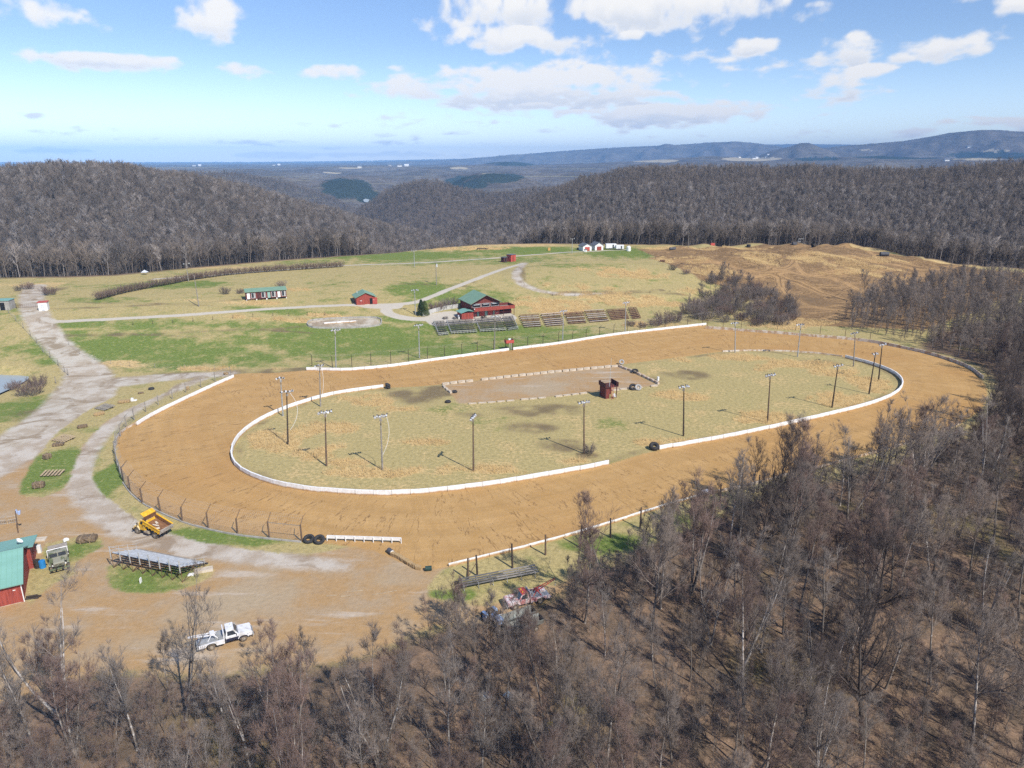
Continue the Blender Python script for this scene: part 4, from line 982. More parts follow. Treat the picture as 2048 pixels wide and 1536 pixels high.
# ================================================================== concrete walls of the track
def wall(label, pts, h, th, m=WALLM, panel=3.2, sink=.25, jit=.028, name='track_wall', cat='wall', hvar=0., inset=0., gap=.03, group=None):
    L = smooth(atl(pts), panel); mid_ = L[len(L)//2]; z0 = float(HG(*mid_)[0])
    t = thing(name, label, cat, (mid_[0], mid_[1], z0), 0, group)
    mb = MB(); r = np.random.default_rng(len(L)); zz = HG(L[:, 0], L[:, 1])-z0
    T = np.gradient(L, axis=0); T /= np.linalg.norm(T, axis=1)[:, None]; Nn = np.c_[-T[:, 1], T[:, 0]]
    for i in range(len(L)-1):
        o = r.normal(0, jit); hh = h*(1-hvar*r.random()); V = []
        for k, e in ((i, gap), (i+1, -gap)):
            c = L[k]-mid_+T[k]*e
            for s, zt in ((-1, -sink), (1, -sink), (1, hh), (-1, hh)):
                q = c+Nn[k]*(s*th/2*(1.12 if zt < 0 else .92)+o); V.append((q[0], q[1], zz[k]+zt+(r.normal(0, .012) if zt > 0 else 0)))
        mb.add(V, [(0, 1, 2, 3), (7, 6, 5, 4), (0, 4, 5, 1), (1, 5, 6, 2), (2, 6, 7, 3), (3, 7, 4, 0)])
    mb.build('concrete_panels', m, t, bevel=.015); return t
wall('long white concrete wall curving round the left end of the infield', [(767,776),(720,782),(660,792),(600,809),(550,828),(510,849),(480,873),(464,901),(466,922),(482,942),(512,957),(560,972),(620,982),(680,987),(740,990),(800,990),(860,986),(930,978),(1000,969),(1080,955),(1150,943),(1217,929)], .95, .28)
wall('white concrete wall curving round the right end of the infield', [(1318,900),(1400,886),(1480,871),(1550,856),(1620,840),(1680,826),(1740,810),(1785,792),(1804,774),(1800,758),(1780,744),(1740,729),(1690,716)], .95, .28)
wall('low dirty kerb wall along the far side of the infield at the right end', [(1685,714),(1640,708),(1570,703),(1500,702),(1445,704)], .45, .25, STAINED)
wall('white outer wall of the far straight, left stretch up to the flag stand', [(613,741),(660,742),(700,742),(780,735),(850,725),(930,714),(1018,702)], .95, .26)
wall('white outer wall of the far straight, right stretch beyond the flag stand', [(1026,701),(1120,689),(1220,673),(1320,661),(1412,651)], .95, .26)
wall('dirt-stained outer wall round the far right turn', [(1411,657),(1480,662),(1560,668),(1640,675),(1720,682),(1790,694),(1850,707),(1900,722),(1940,738),(1966,758)], .95, .26, STAINED, hvar=.15)
wall('white outer wall on the upper left turn beside the service road', [(275,852),(300,836),(330,820),(390,791),(440,768),(468,756)], .95, .24)
wall('low stained kerb under the mesh fence of the left turn', [(240,944),(232,915),(231,885),(243,864),(272,848)], .4, .22, STAINED, hvar=.3)
wall('low grey kerb under the mesh fence of the lower left turn', [(246,966),(262,988),(287,1009),(322,1027),(365,1045),(418,1060),(475,1071),(540,1079),(603,1085)], .3, .18, GREYCONC, hvar=.3)
wall('near straight outer wall, low white edge along the grass', [(897,1133),(990,1110),(1080,1088),(1180,1060),(1260,1035),(1340,1010),(1405,992)], .48, .18, WALLM)
wall('outer wall of the near straight half hidden among the trees', [(1405,991),(1480,975),(1560,955),(1660,930),(1760,903),(1850,877),(1920,848)], .48, .18, STAINED, hvar=.1)
# white guard rail by the entrance
def rail():
    a, b_ = at(655, 1081), at(803, 1086); L = math.dist(a[:2], b_[:2]); rz = math.atan2(b_[1]-a[1], b_[0]-a[0])
    t = thing('guard_rail', 'white board rail on short posts beside the two big tyres', 'rail', a, rz)
    MB().b(0, L, -.03, .03, .38, .85).b(0, L, -.05, .09, .85, .90).build('rail_board', WHITE, t)
    n = 8
    for k in range(n+1): MB().b(L*k/n-.06, L*k/n+.06, -.16, -.035, -.2, .84).build('post', WHITE, t)
rail()
# ================================================================== fences
def posts_fence(label, pts, h, r, pm, arm=None, wires=None, name='catch_fence', tops=None, group=None, mesh_dz=.28, mesh_dx=.7, wr=.011, toprail=None):
    """pts: pixel of each post base. arm=(length, towards) tilts an arm to the track side"""
    P = atl(pts); c = np.mean([p[:2] for p in P], 0); z0 = P[len(P)//2][2]
    t = thing(name, label, 'fence', (c[0], c[1], z0), 0, group); Q = [np.array((p[0]-c[0], p[1]-c[1], p[2]-z0)) for p in P]
    Qa = np.array(Q); T = np.gradient(Qa, axis=0); T[:, 2] = 0; T /= np.linalg.norm(T, axis=1)[:, None]; Nn = np.c_[-T[:, 1], T[:, 0], 0*T[:, 0]]
    rr = np.random.default_rng(len(P)); A = []
    for i, q in enumerate(Q):
        hh = h*rr.uniform(.93, 1.06); tip = q+np.array((rr.normal(0, .05), rr.normal(0, .05), hh))
        mb = MB().cyl(q-[0, 0, .3], tip, r, r*.85, 7); ptop = tip
        pm_ = pm
        if arm:
            ptop = tip+Nn[i]*arm[1]*arm[0]*.75+np.array((0, 0, arm[0]*.65)); mb.cyl(tip-[0, 0, .12], ptop, r*.45, r*.4, 5)
        mb.build('post', pm_, t); A.append((q, tip, ptop))
    if wires:
        mb = MB(); 
        for (q0, t0, a0), (q1, t1, a1) in zip(A[:-1], A[1:]):
            hh = np.linalg.norm(t0-q0)
            for z in np.arange(.1, hh, mesh_dz): mb.cyl(q0+(t0-q0)*z/hh, q1+(t1-q1)*z/hh, wr, wr, 3, False)
            if arm:
                for s in (.34, .67, 1.): mb.cyl(t0+(a0-t0)*s, t1+(a1-t1)*s, wr, wr, 3, False)
            n = max(2, int(np.linalg.norm(q1-q0)/mesh_dx))
            for k in range(1, n):
                f = k/n; b0 = q0*(1-f)+q1*f; m0 = t0*(1-f)+t1*f; e0 = a0*(1-f)+a1*f
                mb.cyl(b0, m0, wr*.8, wr*.8, 3, False)
                if arm: mb.cyl(m0, e0, wr*.8, wr*.8, 3, False)
        mb.build('wire_mesh', WIRE, t)
    if toprail:
        mb = MB()
        for i in toprail: mb.cyl(A[i][1]-[0, 0, .15], A[i+1][1]-[0, 0, .15], .05, .05, 5)
        mb.build('top_rail', WOODG, t)
    return t
posts_fence('dark post catch fence with angled tops behind the white far straight wall', [(624,732),(665,735),(704,733),(742,730),(782,727),(817,723),(855,719),(889,714),(924,709),(955,706),(987,702)], 3.3, .09, WOODD, (1.1, -1), True, mesh_dz=.6, mesh_dx=3, wr=.008)
posts_fence('dark post catch fence right of the flag stand, up to the brushy hollow', [(1024,699),(1055,694),(1086,690),(1117,686),(1145,682),(1172,678),(1199,673),(1227,669),(1254,665),(1280,661),(1330,654),(1375,649),(1405,647)], 3.3, .09, WOODD, (1.1, -1), True, mesh_dz=.6, mesh_dx=3, wr=.008, toprail=[0])
posts_fence('broken post fence behind the stained wall of the far right turn', [(1415,654),(1446,656),(1482,658),(1555,659),(1591,661),(1640,668),(1690,674),(1740,680)], 2.8, .085, WOODB, None, True, mesh_dz=.9, mesh_dx=5, wr=.009, toprail=[0])
posts_fence('mesh catch fence with slanting arms round the lower left turn', [(247,962),(260,982),(285,1007),(321,1024),(364,1042),(417,1057),(475,1067),(539,1076),(604,1083)], 2.7, .14, WOODB, (1.5, 1), True, mesh_dz=.16, mesh_dx=.34, wr=.0075, toprail=[7])
posts_fence('mesh fence round the leftmost bend of the track', [(269,840),(254,856),(241,873),(233,890),(230,908),(234,928),(240,946),(247,962)], 2.7, .11, WOODG, (.9, 1), True, mesh_dz=.2, mesh_dx=.4, wr=.008)
posts_fence('thin post and wire fence between the service road and the upper left wall', [(462,751),(431,763),(402,774),(372,785),(345,798),(317,810),(292,824),(269,839)], 2.5, .10, WOODG, None, True, mesh_dz=.45, mesh_dx=1.4, wr=.010, toprail=[0])
posts_fence('leaning post and wire fence along the gravel road above the pond', [(17,626),(32,642),(47,657),(61,672),(74,687),(87,705),(101,716),(117,732),(130,745),(137,751),(112,767)], 1.9, .10, WOODG, None, True, mesh_dz=.5, mesh_dx=4, wr=.012, name='wire_fence')
posts_fence('thin wire fence along the lower edge of the green field by the road fork', [(138,690),(160,708),(190,720),(222,728),(260,733),(310,736),(370,738),(430,739)], 1.4, .05, WOODG, None, True, mesh_dz=.5, mesh_dx=5, wr=.010, name='wire_fence')
posts_fence('line of short fence posts along the paved field path', [(266,650),(306,648),(346,646),(386,643),(426,640),(466,637),(506,634),(546,632),(578,632),(615,631),(650,631)], 1.2, .08, WOODD, None, None, name='post_line')
posts_fence('rail fence of short posts below the upper field road', [(690,535),(722,534),(763,532),(800,530),(838,528),(870,526),(905,523),(939,521),(971,519),(1000,517)], 1.5, .07, WOODG, None, True, mesh_dz=.7, mesh_dx=20, wr=.02, name='rail_fence')
posts_fence('thin wire fence across the upper field near the brown-orange patch', [(1040,531),(1063,523),(1080,529),(1132,526),(1194,521),(1225,520),(1247,520),(1255,522)], 1.6, .07, WOODG, None, True, mesh_dz=.7, mesh_dx=20, wr=.012, name='wire_fence')
posts_fence('post fence down the edge of the dirt bike hill', [(1270,500),(1284,506),(1296,512),(1311,518),(1326,528),(1348,540)], 1.7, .08, WOODD, None, True, mesh_dz=.8, mesh_dx=20, wr=.012, name='wire_fence')
posts_fence('row of small stakes round the grassy mound road', [(1105,592),(1150,592),(1200,592),(1250,589),(1300,586),(1340,584),(1375,580)], .9, .09, WOODD, None, None, name='stake_line')
# separate dark posts along the near straight
NP = [(936,1160,1116),(955,1152,1110),(1025,1136,1088),(1091,1110,1069),(1160,1095,1051),(1221,1075,1037),(1280,1057,1015),(1337,1040,1000),(1391,1024,986),(1440,1005,970),(1516,985,950),(1546,975,940),(1587,967,935)]
PLAB = ['leftmost tall dark post on the near grass, at the end of the braced pair', 'second post of the braced pair at the left end of the near grass', 'dark post standing behind the long low timber bleacher', 'slightly leaning dark post right of the long timber bleacher', 'dark post on the near grass, between the leaning post and the wood', 'last dark post on open grass before the wood', 'dark post at the first twigs of the lone fence-side tree', 'dark post right of the lone fence-side tree', 'dark post beside the pale scrap on the near wall']
for i, (bx, by, ty) in enumerate(NP):
    p = at(bx, by); h = height_to(p, ty)
    t = thing('timber_post', PLAB[i] if i < len(PLAB) else 'dark timber post among the trees along the near straight', 'post', p, 0, 'timber posts along the near straight')
    r = random.uniform(-.05, .05); mb = MB().cyl((0, 0, -.3), (r*h, random.uniform(-.03, .03)*h, h), .15, .12, 8)
    if i == 0:
        q = at(955, 1152); d_ = np.array(q)-np.array(p); mb.cyl((0, 0, .4), tuple(d_+[0, 0, 2.4]), .06, .05, 5)
    mb.build('post_shaft', WOODD if i % 3 else WOODB, t)
# ================================================================== light poles
LAMP = MB().cyl((0, 0, 0), (.28, 0, -.16), .10, .27, 10).cyl((.28, 0, -.16), (.30, 0, -.17), .27, .24, 10); BALL = MB().cyl((-.30, 0, .10), (0, 0, 0), .12, .12, 8)
_lm = LAMP.build('floodlight', LAMPW); _bm = BALL.build('ballast', LAMPD, _lm)
LAMP_ME, BALL_ME = _lm.data, _bm.data
bpy.data.objects.remove(_bm); bpy.data.objects.remove(_lm)
def light_pole(px, py, ty, label, shaft=WOODB, lamps=5, rz=None, aim=None, cable=None, group='floodlight poles of the race track', arm=True, hmin=None, top_px=None, arm_w=2.3, cat='light pole', name='floodlight_pole'):
    p = at(px, py); h = height_to(p, ty)
    rz = R(24) if rz is None else rz
    t = thing(name, label, cat, p, rz, group)
    lean = (0., 0.)
    if top_px is not None:
        # how far the top stands off the base
        k = proj(p[0], p[1], p[2]+h)[0]; d = (top_px-k)/F*math.hypot(p[0], p[1], CAM_H-h); lean = (max(-.9, min(.9, d))*math.cos(rz), -max(-.9, min(.9, d))*math.sin(rz))
    tp = np.array((lean[0], lean[1], h))
    mb = MB()
    for k in range(6): mb.cyl(tp*k/6-(np.array((0, 0, .4)) if k == 0 else 0), tp*(k+1)/6, .19-.015*k, .19-.015*(k+1), 9, cap=k == 5)
    mb.build('pole_shaft', shaft, t, True)
    if arm:
        MB().box(tp+[0, 0, -.15], (arm_w, .10, .12)).box(tp+[0, 0, -.75], (.5, .12, .4)).build('crossarm', WOODG, t)
        for k in range(lamps):
            x = (k/(max(lamps-1, 1))-.5)*arm_w*.97
            o = link('floodlight', LAMP_ME, t); o.location = tp+[x, -.06 if k % 2 else .06, -.02+.16*(k % 2)]
            o.rotation_euler = (0, R(random.uniform(-8, 20)), (aim if aim is not None else R(-90))+random.uniform(-.9, .9)-rz)
            b_ = link('ballast', BALL_ME, o)
    if cable:
        pts_ = [tp+[cable[0]*s*(1-s)*4+cable[1]*(1-s), .1, -h*.72*s] for s in np.linspace(0, 1, 12)]; MB().tube(pts_, .035, 5).build('loose_cable', WHITE, t)
    return t
IN = R(-65); OUTW = R(115)
light_pole(576,889,783,'thick dark floodlight pole with a looping white cable at the left end of the infield', WOODD, 4, aim=OUTW, top_px=573, cable=(1.6, .3))
light_pole(566,832,756,'thin pale floodlight pole just inside the left curve of the inner wall', STEEL, 3, aim=OUTW, top_px=561, arm_w=1.4)
light_pole(641,813,731,'pale floodlight pole at the upper left of the infield, close to the inner wall', WOODG, 4, aim=OUTW, top_px=639, cable=(.5, .2), arm_w=1.7)
light_pole(653,932,824,'brown floodlight pole in the dry orange grass, with a long shadow to its upper left', WOODB, 6, aim=R(-110), top_px=650)
light_pole(765,940,832,'floodlight pole with a hanging white cable near the bottom of the infield', WOODG, 6, aim=R(-90), top_px=761, cable=(.9, 1.0))
light_pole(947,942,834,'reddish-brown floodlight pole with its lamps bunched on a tilted arm', WOODB, 6, aim=R(-80), top_px=946, rz=R(75))
light_pole(1168,907,804,'floodlight pole standing beside the gap in the infield wall', WOODB, 5, aim=R(-70), top_px=1168)
light_pole(1367,872,773,'floodlight pole just inside the near end of the right-hand inner wall', WOODD, 5, aim=IN, top_px=1368)
light_pole(1535,845,750,'slanting dark floodlight pole at the lower middle of the right infield', WOODB, 6, aim=IN, top_px=1541)
light_pole(1664,815,731,'slanting dark floodlight pole in the tan grass of the right infield', WOODD, 4, aim=IN, top_px=1676)
light_pole(1738,788,707,'strongly slanting floodlight pole, front one of the close pair at the right end', WOODD, 3, aim=IN, top_px=1751, arm_w=1.6)
light_pole(1757,762,689,'floodlight pole behind the slanting one at the right end of the infield', WOODD, 4, aim=IN, top_px=1765, arm_w=1.8)
light_pole(1707,733,666,'pale floodlight pole at the far right corner of the infield', WOODG, 5, aim=OUTW, top_px=1710)
light_pole(1595,714,649,'pale floodlight pole above the grey brush patch of the infield', STEEL, 5, aim=OUTW, top_px=1602)
light_pole(1470,706,646,'pale floodlight pole at the far edge of the infield near the kerb wall', STEEL, 5, aim=OUTW, top_px=1471)
light_pole(672,738,660,'grey floodlight pole behind the left end of the far straight wall', STEEL, 6, aim=IN, top_px=670)
light_pole(839,716,650,'grey floodlight pole below the left end of the dark bleachers', STEEL, 6, aim=IN, top_px=837)
light_pole(989,698,633,'brownish floodlight pole in front of the bleachers, next to the flag stand', WOODG, 6, aim=IN, top_px=990)
light_pole(1125,683,622,'dark grey floodlight pole in front of the red bench bleachers', STEEL, 6, aim=IN, top_px=1127)
light_pole(1250,665,605,'grey floodlight pole at the right end of the red bench bleachers', STEEL, 6, aim=IN, top_px=1252)
light_pole(831,630,580,'grey lamp pole on the slope above the small concrete oval', STEEL, 5, aim=IN, top_px=829)
light_pole(829,533,501,'grey double lamp pole beside the upper field road', STEEL, 2, aim=IN, group='lamp poles on the hill', arm_w=2.)
light_pole(1144,507,477,'double lamp pole on the hilltop left of the red garages', STEEL, 2, aim=IN, group='lamp poles on the hill', arm_w=2.)
light_pole(377,563,527,'double lamp pole behind the gap between the two hedges', WOODG, 2, aim=IN, group='lamp poles on the hill', arm_w=2.)
light_pole(398,613,550,'bare slanting utility pole in the left field, without lamps', WOODG, 0, aim=IN, group='utility poles of the field', arm=False, top_px=388, cat='utility pole', name='utility_pole')
def util():
    t = light_pole(873,570,521,'utility pole with a transformer in the middle of the upper field', WOODG, 0, group='utility poles of the field', arm=False, cat='utility pole', name='utility_pole')
    MB().cyl((.35, 0, 7.3), (.35, 0, 8.5), .3, .3, 10).build('transformer', LAMPW, t); MB().box((0, 0, 9.2), (1.8, .1, .12)).build('crossarm', WOODG, t)
util()
light_pole(1376,495,465,'thin bare pole on the far edge of the field before the woods', WOODG, 0, arm=False, group='utility poles of the field', cat='utility pole', name='utility_pole')
# ================================================================== block-edged infield pad
BLK = MB().b(-.95, .95, -.3, .3, -.12, .62).build('concrete_block', CONC, bevel=.04); BLK_ME = BLK.data; bpy.data.objects.remove(BLK)
BLK_SHADE_ME = BLK_ME.copy(); BLK_SHADE_ME.materials[0] = STAINED  # stained concrete stands in for the shaded sides of the right-end row
def blocks(pts, label, group, step=2.15, skip=(), me=BLK_ME, sc=1.):
    L = smooth(atl(pts), step)
    for i in range(len(L)-1):
        if i in skip or random.random() < .04: continue
        c = (L[i]+L[i+1])/2; d_ = L[i+1]-L[i]
        o = link('concrete_block', me); o.location = (c[0]+random.uniform(-.08, .08), c[1]+random.uniform(-.08, .08), float(HG(*c)[0])-random.uniform(0, .12)); o.rotation_euler = (random.uniform(-.03, .03), random.uniform(-.03, .03), math.atan2(d_[1], d_[0])+random.uniform(-.06, .06)); o.scale = (1, 1, sc)
        tag(o, label, 'block', group)
blocks([(884,770),(960,761),(1060,750),(1150,741),(1236,733)], 'pale concrete block in the row along the far edge of the bare dirt pad', 'blocks along the far edge of the dirt pad')
blocks([(1237,733),(1275,748),(1318,769)], 'shade-coloured concrete block in the row closing the right end of the dirt pad', 'blocks at the right end of the dirt pad', me=BLK_SHADE_ME)
blocks([(1316,772),(1260,778),(1180,786),(1100,795),(1040,800)], 'low half-buried block in the row along the near edge of the dirt pad', 'blocks along the near edge of the dirt pad', skip=(6, 7, 8, 13), sc=.6)
blocks([(1030,801),(985,805),(935,808)], 'nearly buried block at the near left edge of the dirt pad', 'buried blocks at the near left of the dirt pad', sc=.45)
blocks([(886,772),(902,787)], 'pale block at the left end of the dirt pad', 'blocks at the left end of the dirt pad', sc=.7)
# tyres
TILT = lambda ax, a: (np.array([[1, 0, 0], [0, math.cos(a), -math.sin(a)], [0, math.sin(a), math.cos(a)]]) if ax == 'x' else np.array([[math.cos(a), 0, math.sin(a)], [0, 1, 0], [-math.sin(a), 0, math.cos(a)]]))
TYREW = mat('white_painted_tyre', (.48, .48, .46), .7, (.26, .25, .24), 3.)
def tyre(px, py, label, r=.75, w=.32, m=RUBBER, tilt=None, dz=None, group='old tyres about the track', n=1):
    p = at(px, py); t = thing('tyre', label, 'tyre', p, 0, group)
    for k in range(n):
        mb = MB().torus((0, 0, 0), r-w*.55, w*.62, tilt=None if tilt is None else TILT(*tilt), n=24, m=10); mb.v = [(a, b_, c+(w*.6 if dz is None else dz)+k*w*1.2) for a, b_, c in mb.v]
        mb.build('tyre_casing', m, t, True)
        mb = MB()
        for j in range(24):
            a = 2*math.pi*j/24; q = np.array(((r-.02)*math.cos(a), (r-.02)*math.sin(a), 0)); q = q if tilt is None else TILT(*tilt) @ q
            mb.box(q+[0, 0, (w*.6 if dz is None else dz)+k*w*1.2], (.07, .07, w*.55), rz=a)
        mb.build('tread_lugs', m, t)
tyre(618,1083,'big black tyre lying at the foot of the thick dark fence post', .85, .4, tilt=('x', .35), dz=.45)
tyre(639,1085,'big black tyre lying against the end of the white board rail', .85, .4, tilt=('x', .45), dz=.5)
tyre(909,785,'dark tyre just inside the left end of the bare dirt pad', .7, .4)
tyre(896,805,'dark tyre outside the near left corner of the bare dirt pad', .7, .4)
tyre(1243,729,'white-faced tyre standing at the far right corner of the dirt pad', .75, .34, TYREW, ('x', 1.15), .75)
tyre(1270,746,'dark tyre lying on the block row at the right end of the dirt pad', .9, .4, tilt=('x', .3), dz=.6)
tyre(1276,780,'large tyre with a whitened rim leaning by the near right side of the dirt pad', .85, .42, TYREW, ('x', .9), .7)
tyre(1266,779,'black tyre tucked behind the whitened leaning tyre', 1., .5, RUBBER, ('x', .7), .6)
tyre(1308,899,'black tyre at the near end of the right-hand inner wall', 1., .6, RUBBER, ('x', .5), .7)
tyre(776,777,'black tyre pile at the far end of the left inner wall', .7, .4, RUBBER, ('y', .5), .5, n=2)
tyre(303,779,'black tyre on the grass strip near the fork of the service road', .7, .4)
tyre(1497,494,'dark tyre pile beside the dirt bike hill crest', 1.2, .6, n=2)
# ================================================================== infield tower
def tower():
    a, b_ = at(1211, 798), at(1235, 794)
    rz = R(22); t = thing('judging_tower', 'maroon two-level timber tower with ladder and mast beside the dirt pad', 'tower', a, rz); W, D, h1, h2 = 3.0, 2.8, 3., 4.1
    for x in (0, W):
        for y in (0, D): MB().b(x-.08, x+.08, y-.08, y+.08, -.2, h2).build('corner_post', DKRED, t)
    MB().b(-.3, W+.3, -.3, D+.3, h1-.16, h1).build('deck', DKRED, t)
    MB().b(.085, .12, .085, D-.085, 0, h1-.165).b(.13, W*.35, .02, .06, 0, h1-.165).b(.13, W-.09, D-.06, D-.02, 0, h1-.165).build('lower_wall', REDB, t)
    for q in ((0, 0, 0, D), (0, W, D, D), (W, W, 0, D)): pass
    MB().b(-.34, -.28, -.3, D+.3, h1+.01, h1+1.).build('railing', DKRED, t)
    MB().b(W+.28, W+.34, -.3, D+.3, h1+.01, h1+1.).build('railing', DKRED, t)
    mb = MB()
    for z in (h1+.5, h1+1.): mb.b(-.27, W+.27, D+.24, D+.3, z-.05, z)
    mb.build('railing', DKRED, t)
    mb = MB().cyl((W*.42, -.75, 0), (W*.42, -.3, h1+.5), .04, .04, 5).cyl((W*.62, -.75, 0), (W*.62, -.3, h1+.5), .04, .04, 5)
    for k in range(9): mb.cyl((W*.42, -.75+.45*k/9.5, h1*k/8.5+.2), (W*.62, -.75+.45*k/9.5, h1*k/8.5+.2), .03, .03, 5)
    mb.build('ladder', REDBRT, t)
    MB().cyl((W*.35, .2, h1), (W*.42, .2, h1+7.2), .07, .045, 8).build('mast', ALU, t)
    mb = MB().tube([(W-.4, -.5, .1), (W-.4, -.5, .9), (W-1., -.5, .9), (W-1., -.5, .1)], .04, 5).box((W-.7, -.3, .5), (.6, .5, .06)).box((W-.7, -.02, .85), (.6, .06, .6)); mb.build('broken_seat', LAMPW, t)
tower()
def small_barrel(px, py, label, m, r=.3, h=.9, group=None, lying=None, band=None):
    p = at(px, py); t = thing('drum', label, 'drum', p, 0, group)
    if lying is None:
        mb = MB().cyl((0, 0, 0), (0, 0, h), r, r, 14)
        for z in (h*.33, h*.66): mb.cyl((0, 0, z-.02), (0, 0, z+.02), r*1.04, r*1.04, 14)
        mb.build('shell', m, t, bevel=.01); MB().cyl((0, 0, h), (0, 0, h+.03), r*.85, r*.85, 14).build('lid', band or m, t)
    else:
        c, s = math.cos(lying)*h/2, math.sin(lying)*h/2
        mb = MB().cyl((-c, -s, r), (c, s, r), r, r, 14)
        for f in (-.33, .33): mb.cyl((c*f*2-.02*math.cos(lying), s*f*2-.02*math.sin(lying), r), (c*f*2+.02*math.cos(lying), s*f*2+.02*math.sin(lying), r), r*1.04, r*1.04, 14)
        mb.build('shell', m, t); MB().cyl((c, s, r), (c*1.04, s*1.04, r), r*.9, r*.9, 14).build('lid', band or m, t)
small_barrel(1316, 761, 'white drum standing outside the right end of the dirt pad', WHITE, .3, 1.)
# ================================================================== flag stand
def flag_stand():
    p = at(1014, 700); t = thing('flag_stand', 'small red box stand on tall posts over the gap in the far straight wall', 'stand', p, R(18))
    for x in (0, 1.9):
        for y in (0, 1.6): MB().cyl((x, y, -.2), (x, y, 3.4), .09, .08, 7).build('leg', DKRED if x else WOODD, t)
    MB().b(-.25, 2.15, -.2, 1.8, 2., 2.12).build('platform', WOODD, t)
    MB().b(-.25, 2.15, -.26, -.2, 2.12, 3.1).b(-.31, -.25, -.2, 1.8, 2.12, 3.1).b(2.15, 2.21, -.2, 1.8, 2.12, 3.1).build('side_boards', REDBRT, t)
    MB().cyl((.8, -.4, 0), (.8, -.28, 2.2), .05, .05, 5).cyl((1.3, -.4, 0), (1.3, -.28, 2.2), .05, .05, 5).build('ladder', WHITE, t)
    MB().box((1., .6, 3.2), (.9, .5, .35), rz=.3).build('loudspeaker', WHITE, t)
flag_stand()
# ================================================================== bleachers on the slope
def slope_bleacher(tl, tr, br, bl, rows, sm, fm, label, group, steps=(), name='bleacher', rail=False, lift=.45, white=()):
    A = [np.array(at(*q)) for q in (tl, tr, br, bl)]; o = A[3].copy(); t = thing(name, label, 'bleacher', tuple(o), 0, group); A = [a-o for a in A]
    for i in range(rows):
        f = i/(rows-1); a = A[0]*(1-f)+A[3]*f; b_ = A[1]*(1-f)+A[2]*f; d = b_-a; L = np.linalg.norm(d[:2]); rz = math.atan2(d[1], d[0]); c = (a+b_)/2
        rise = .35*(1-f)
        MB().box((c[0], c[1], c[2]+lift+rise), (L, .40, .06), rz=rz, ry=-math.atan2(d[2], L)).build('bench_seat', white[1] if white and i in white[0] else sm, t)
        if name == 'bleacher':
            MB().box((c[0]+.22*math.sin(rz), c[1]-.22*math.cos(rz), c[2]+lift+rise-.24), (L, .50, .05), rz=rz, ry=-math.atan2(d[2], L)).build('foot_board', fm, t)
    mb = MB(); n = max(3, int(np.linalg.norm(A[1]-A[0])/2.2))
    for k in range(n+1):
        f = k/n; a = A[0]*(1-f)+A[1]*f; b_ = A[3]*(1-f)+A[2]*f
        mb.tube([a+[0, 0, lift+.25], b_+[0, 0, lift-.08]], .06, 5)
        for s in np.linspace(0, 1, 4): q = a*(1-s)+b_*s; mb.cyl(q-[0, 0, .3], q+[0, 0, lift], .05, .05, 5)
    mb.build('support_frame', fm, t)
    if rail:
        mb = MB(); a, b_ = A[3], A[2]; d = b_-a; d = d/np.linalg.norm(d); nrm = np.array((d[1], -d[0], 0))*.5; m = 8
        for k in range(m+1): q = a*(1-k/m)+b_*k/m+nrm; mb.cyl(q-[0, 0, .3], q+[0, 0, 1.], .035, .035, 5)
        for z in (.55, 1.): mb.cyl(a+nrm+[0, 0, z], b_+nrm+[0, 0, z], .03, .03, 5)
        mb.build('front_rail', ALU, t)
        for (a, b_) in rail:
            a, b_ = A[a], A[b_]; mb = MB()
            for z in (.7, 1.15): mb.cyl(a+[0, 0, z+.3], b_+[0, 0, z], .035, .035, 5)
            for s in np.linspace(0, 1, 5): q = a*(1-s)+b_*s; mb.cyl(q, q+[0, 0, 1.2], .035, .035, 5)
            mb.build('side_rail', ALU, t)
    return t
DGREY = mat('dark_grey_seat_boards', (.125, .12, .115), .8, (.07, .068, .066), 2.)
DFOOT = mat('gap_shade_foot_boards', (.06, .058, .055), .9, (.035, .033, .03), 2.)  # near-black boards put the shade of the gaps between seats into colour
SEATW = mat('worn_white_boards', (.66, .61, .60), .85, (.38, .28, .26), 3.)
SEATR = mat('worn_red_boards', (.21, .075, .065), .85, (.13, .05, .045), 3.)
G1 = 'dark grey bleachers below the concession building'
slope_bleacher((867,647),(888,646),(896,669),(877,671),8,DGREY,DFOOT,'leftmost narrow dark grey bleacher section with a side railing',G1,rail=[(0, 3)])
slope_bleacher((893,646),(944,642),(953,665),(902,668),8,DGREY,DFOOT,'wide dark grey bleacher section below the green-roofed building, second from the left',G1,rail=[(0, 3)])
slope_bleacher((950,642),(1001,638),(1011,661),(960,664),8,DGREY,DFOOT,'wide dark grey bleacher section below the open patio, third from the left',G1,rail=[(0, 3)])
slope_bleacher((1005,638),(1025,636),(1035,658),(1015,661),8,DGREY,DFOOT,'narrow dark grey bleacher section at the right end of the grey bleachers',G1,rail=[(1, 2)])
G2 = 'red and white bench bleachers on the far slope'
slope_bleacher((1039,634),(1077,632),(1082,653),(1048,655),7,SEATW,DKRED,'white and red plank bench section next to the grey bleachers',G2,white=((0, 3), SEATR))
slope_bleacher((1082,632),(1120,629),(1128,650),(1092,653),7,SEATW,DKRED,'whitest plank bench section behind the dark grey floodlight pole',G2,white=((2,), SEATR))
slope_bleacher((1130,630),(1165,627),(1172,646),(1137,648),7,SEATR,DKRED,'reddish plank bench section right of the dark grey floodlight pole',G2,white=((3, 5), SEATW))
slope_bleacher((1169,625),(1207,623),(1217,642),(1179,645),7,SEATW,DKRED,'wide plank bench section with pale lower rows, fourth of the red benches',G2,white=((1, 5), SEATR))
slope_bleacher((1213,623),(1250,621),(1258,637),(1222,640),7,SEATR,DKRED,'dark red plank bench section by the right grey floodlight pole',G2)
slope_bleacher((1256,619),(1272,618),(1281,636),(1264,638),7,SEATR,DKRED,'short dark red bench section at the very right end of the rows',G2)
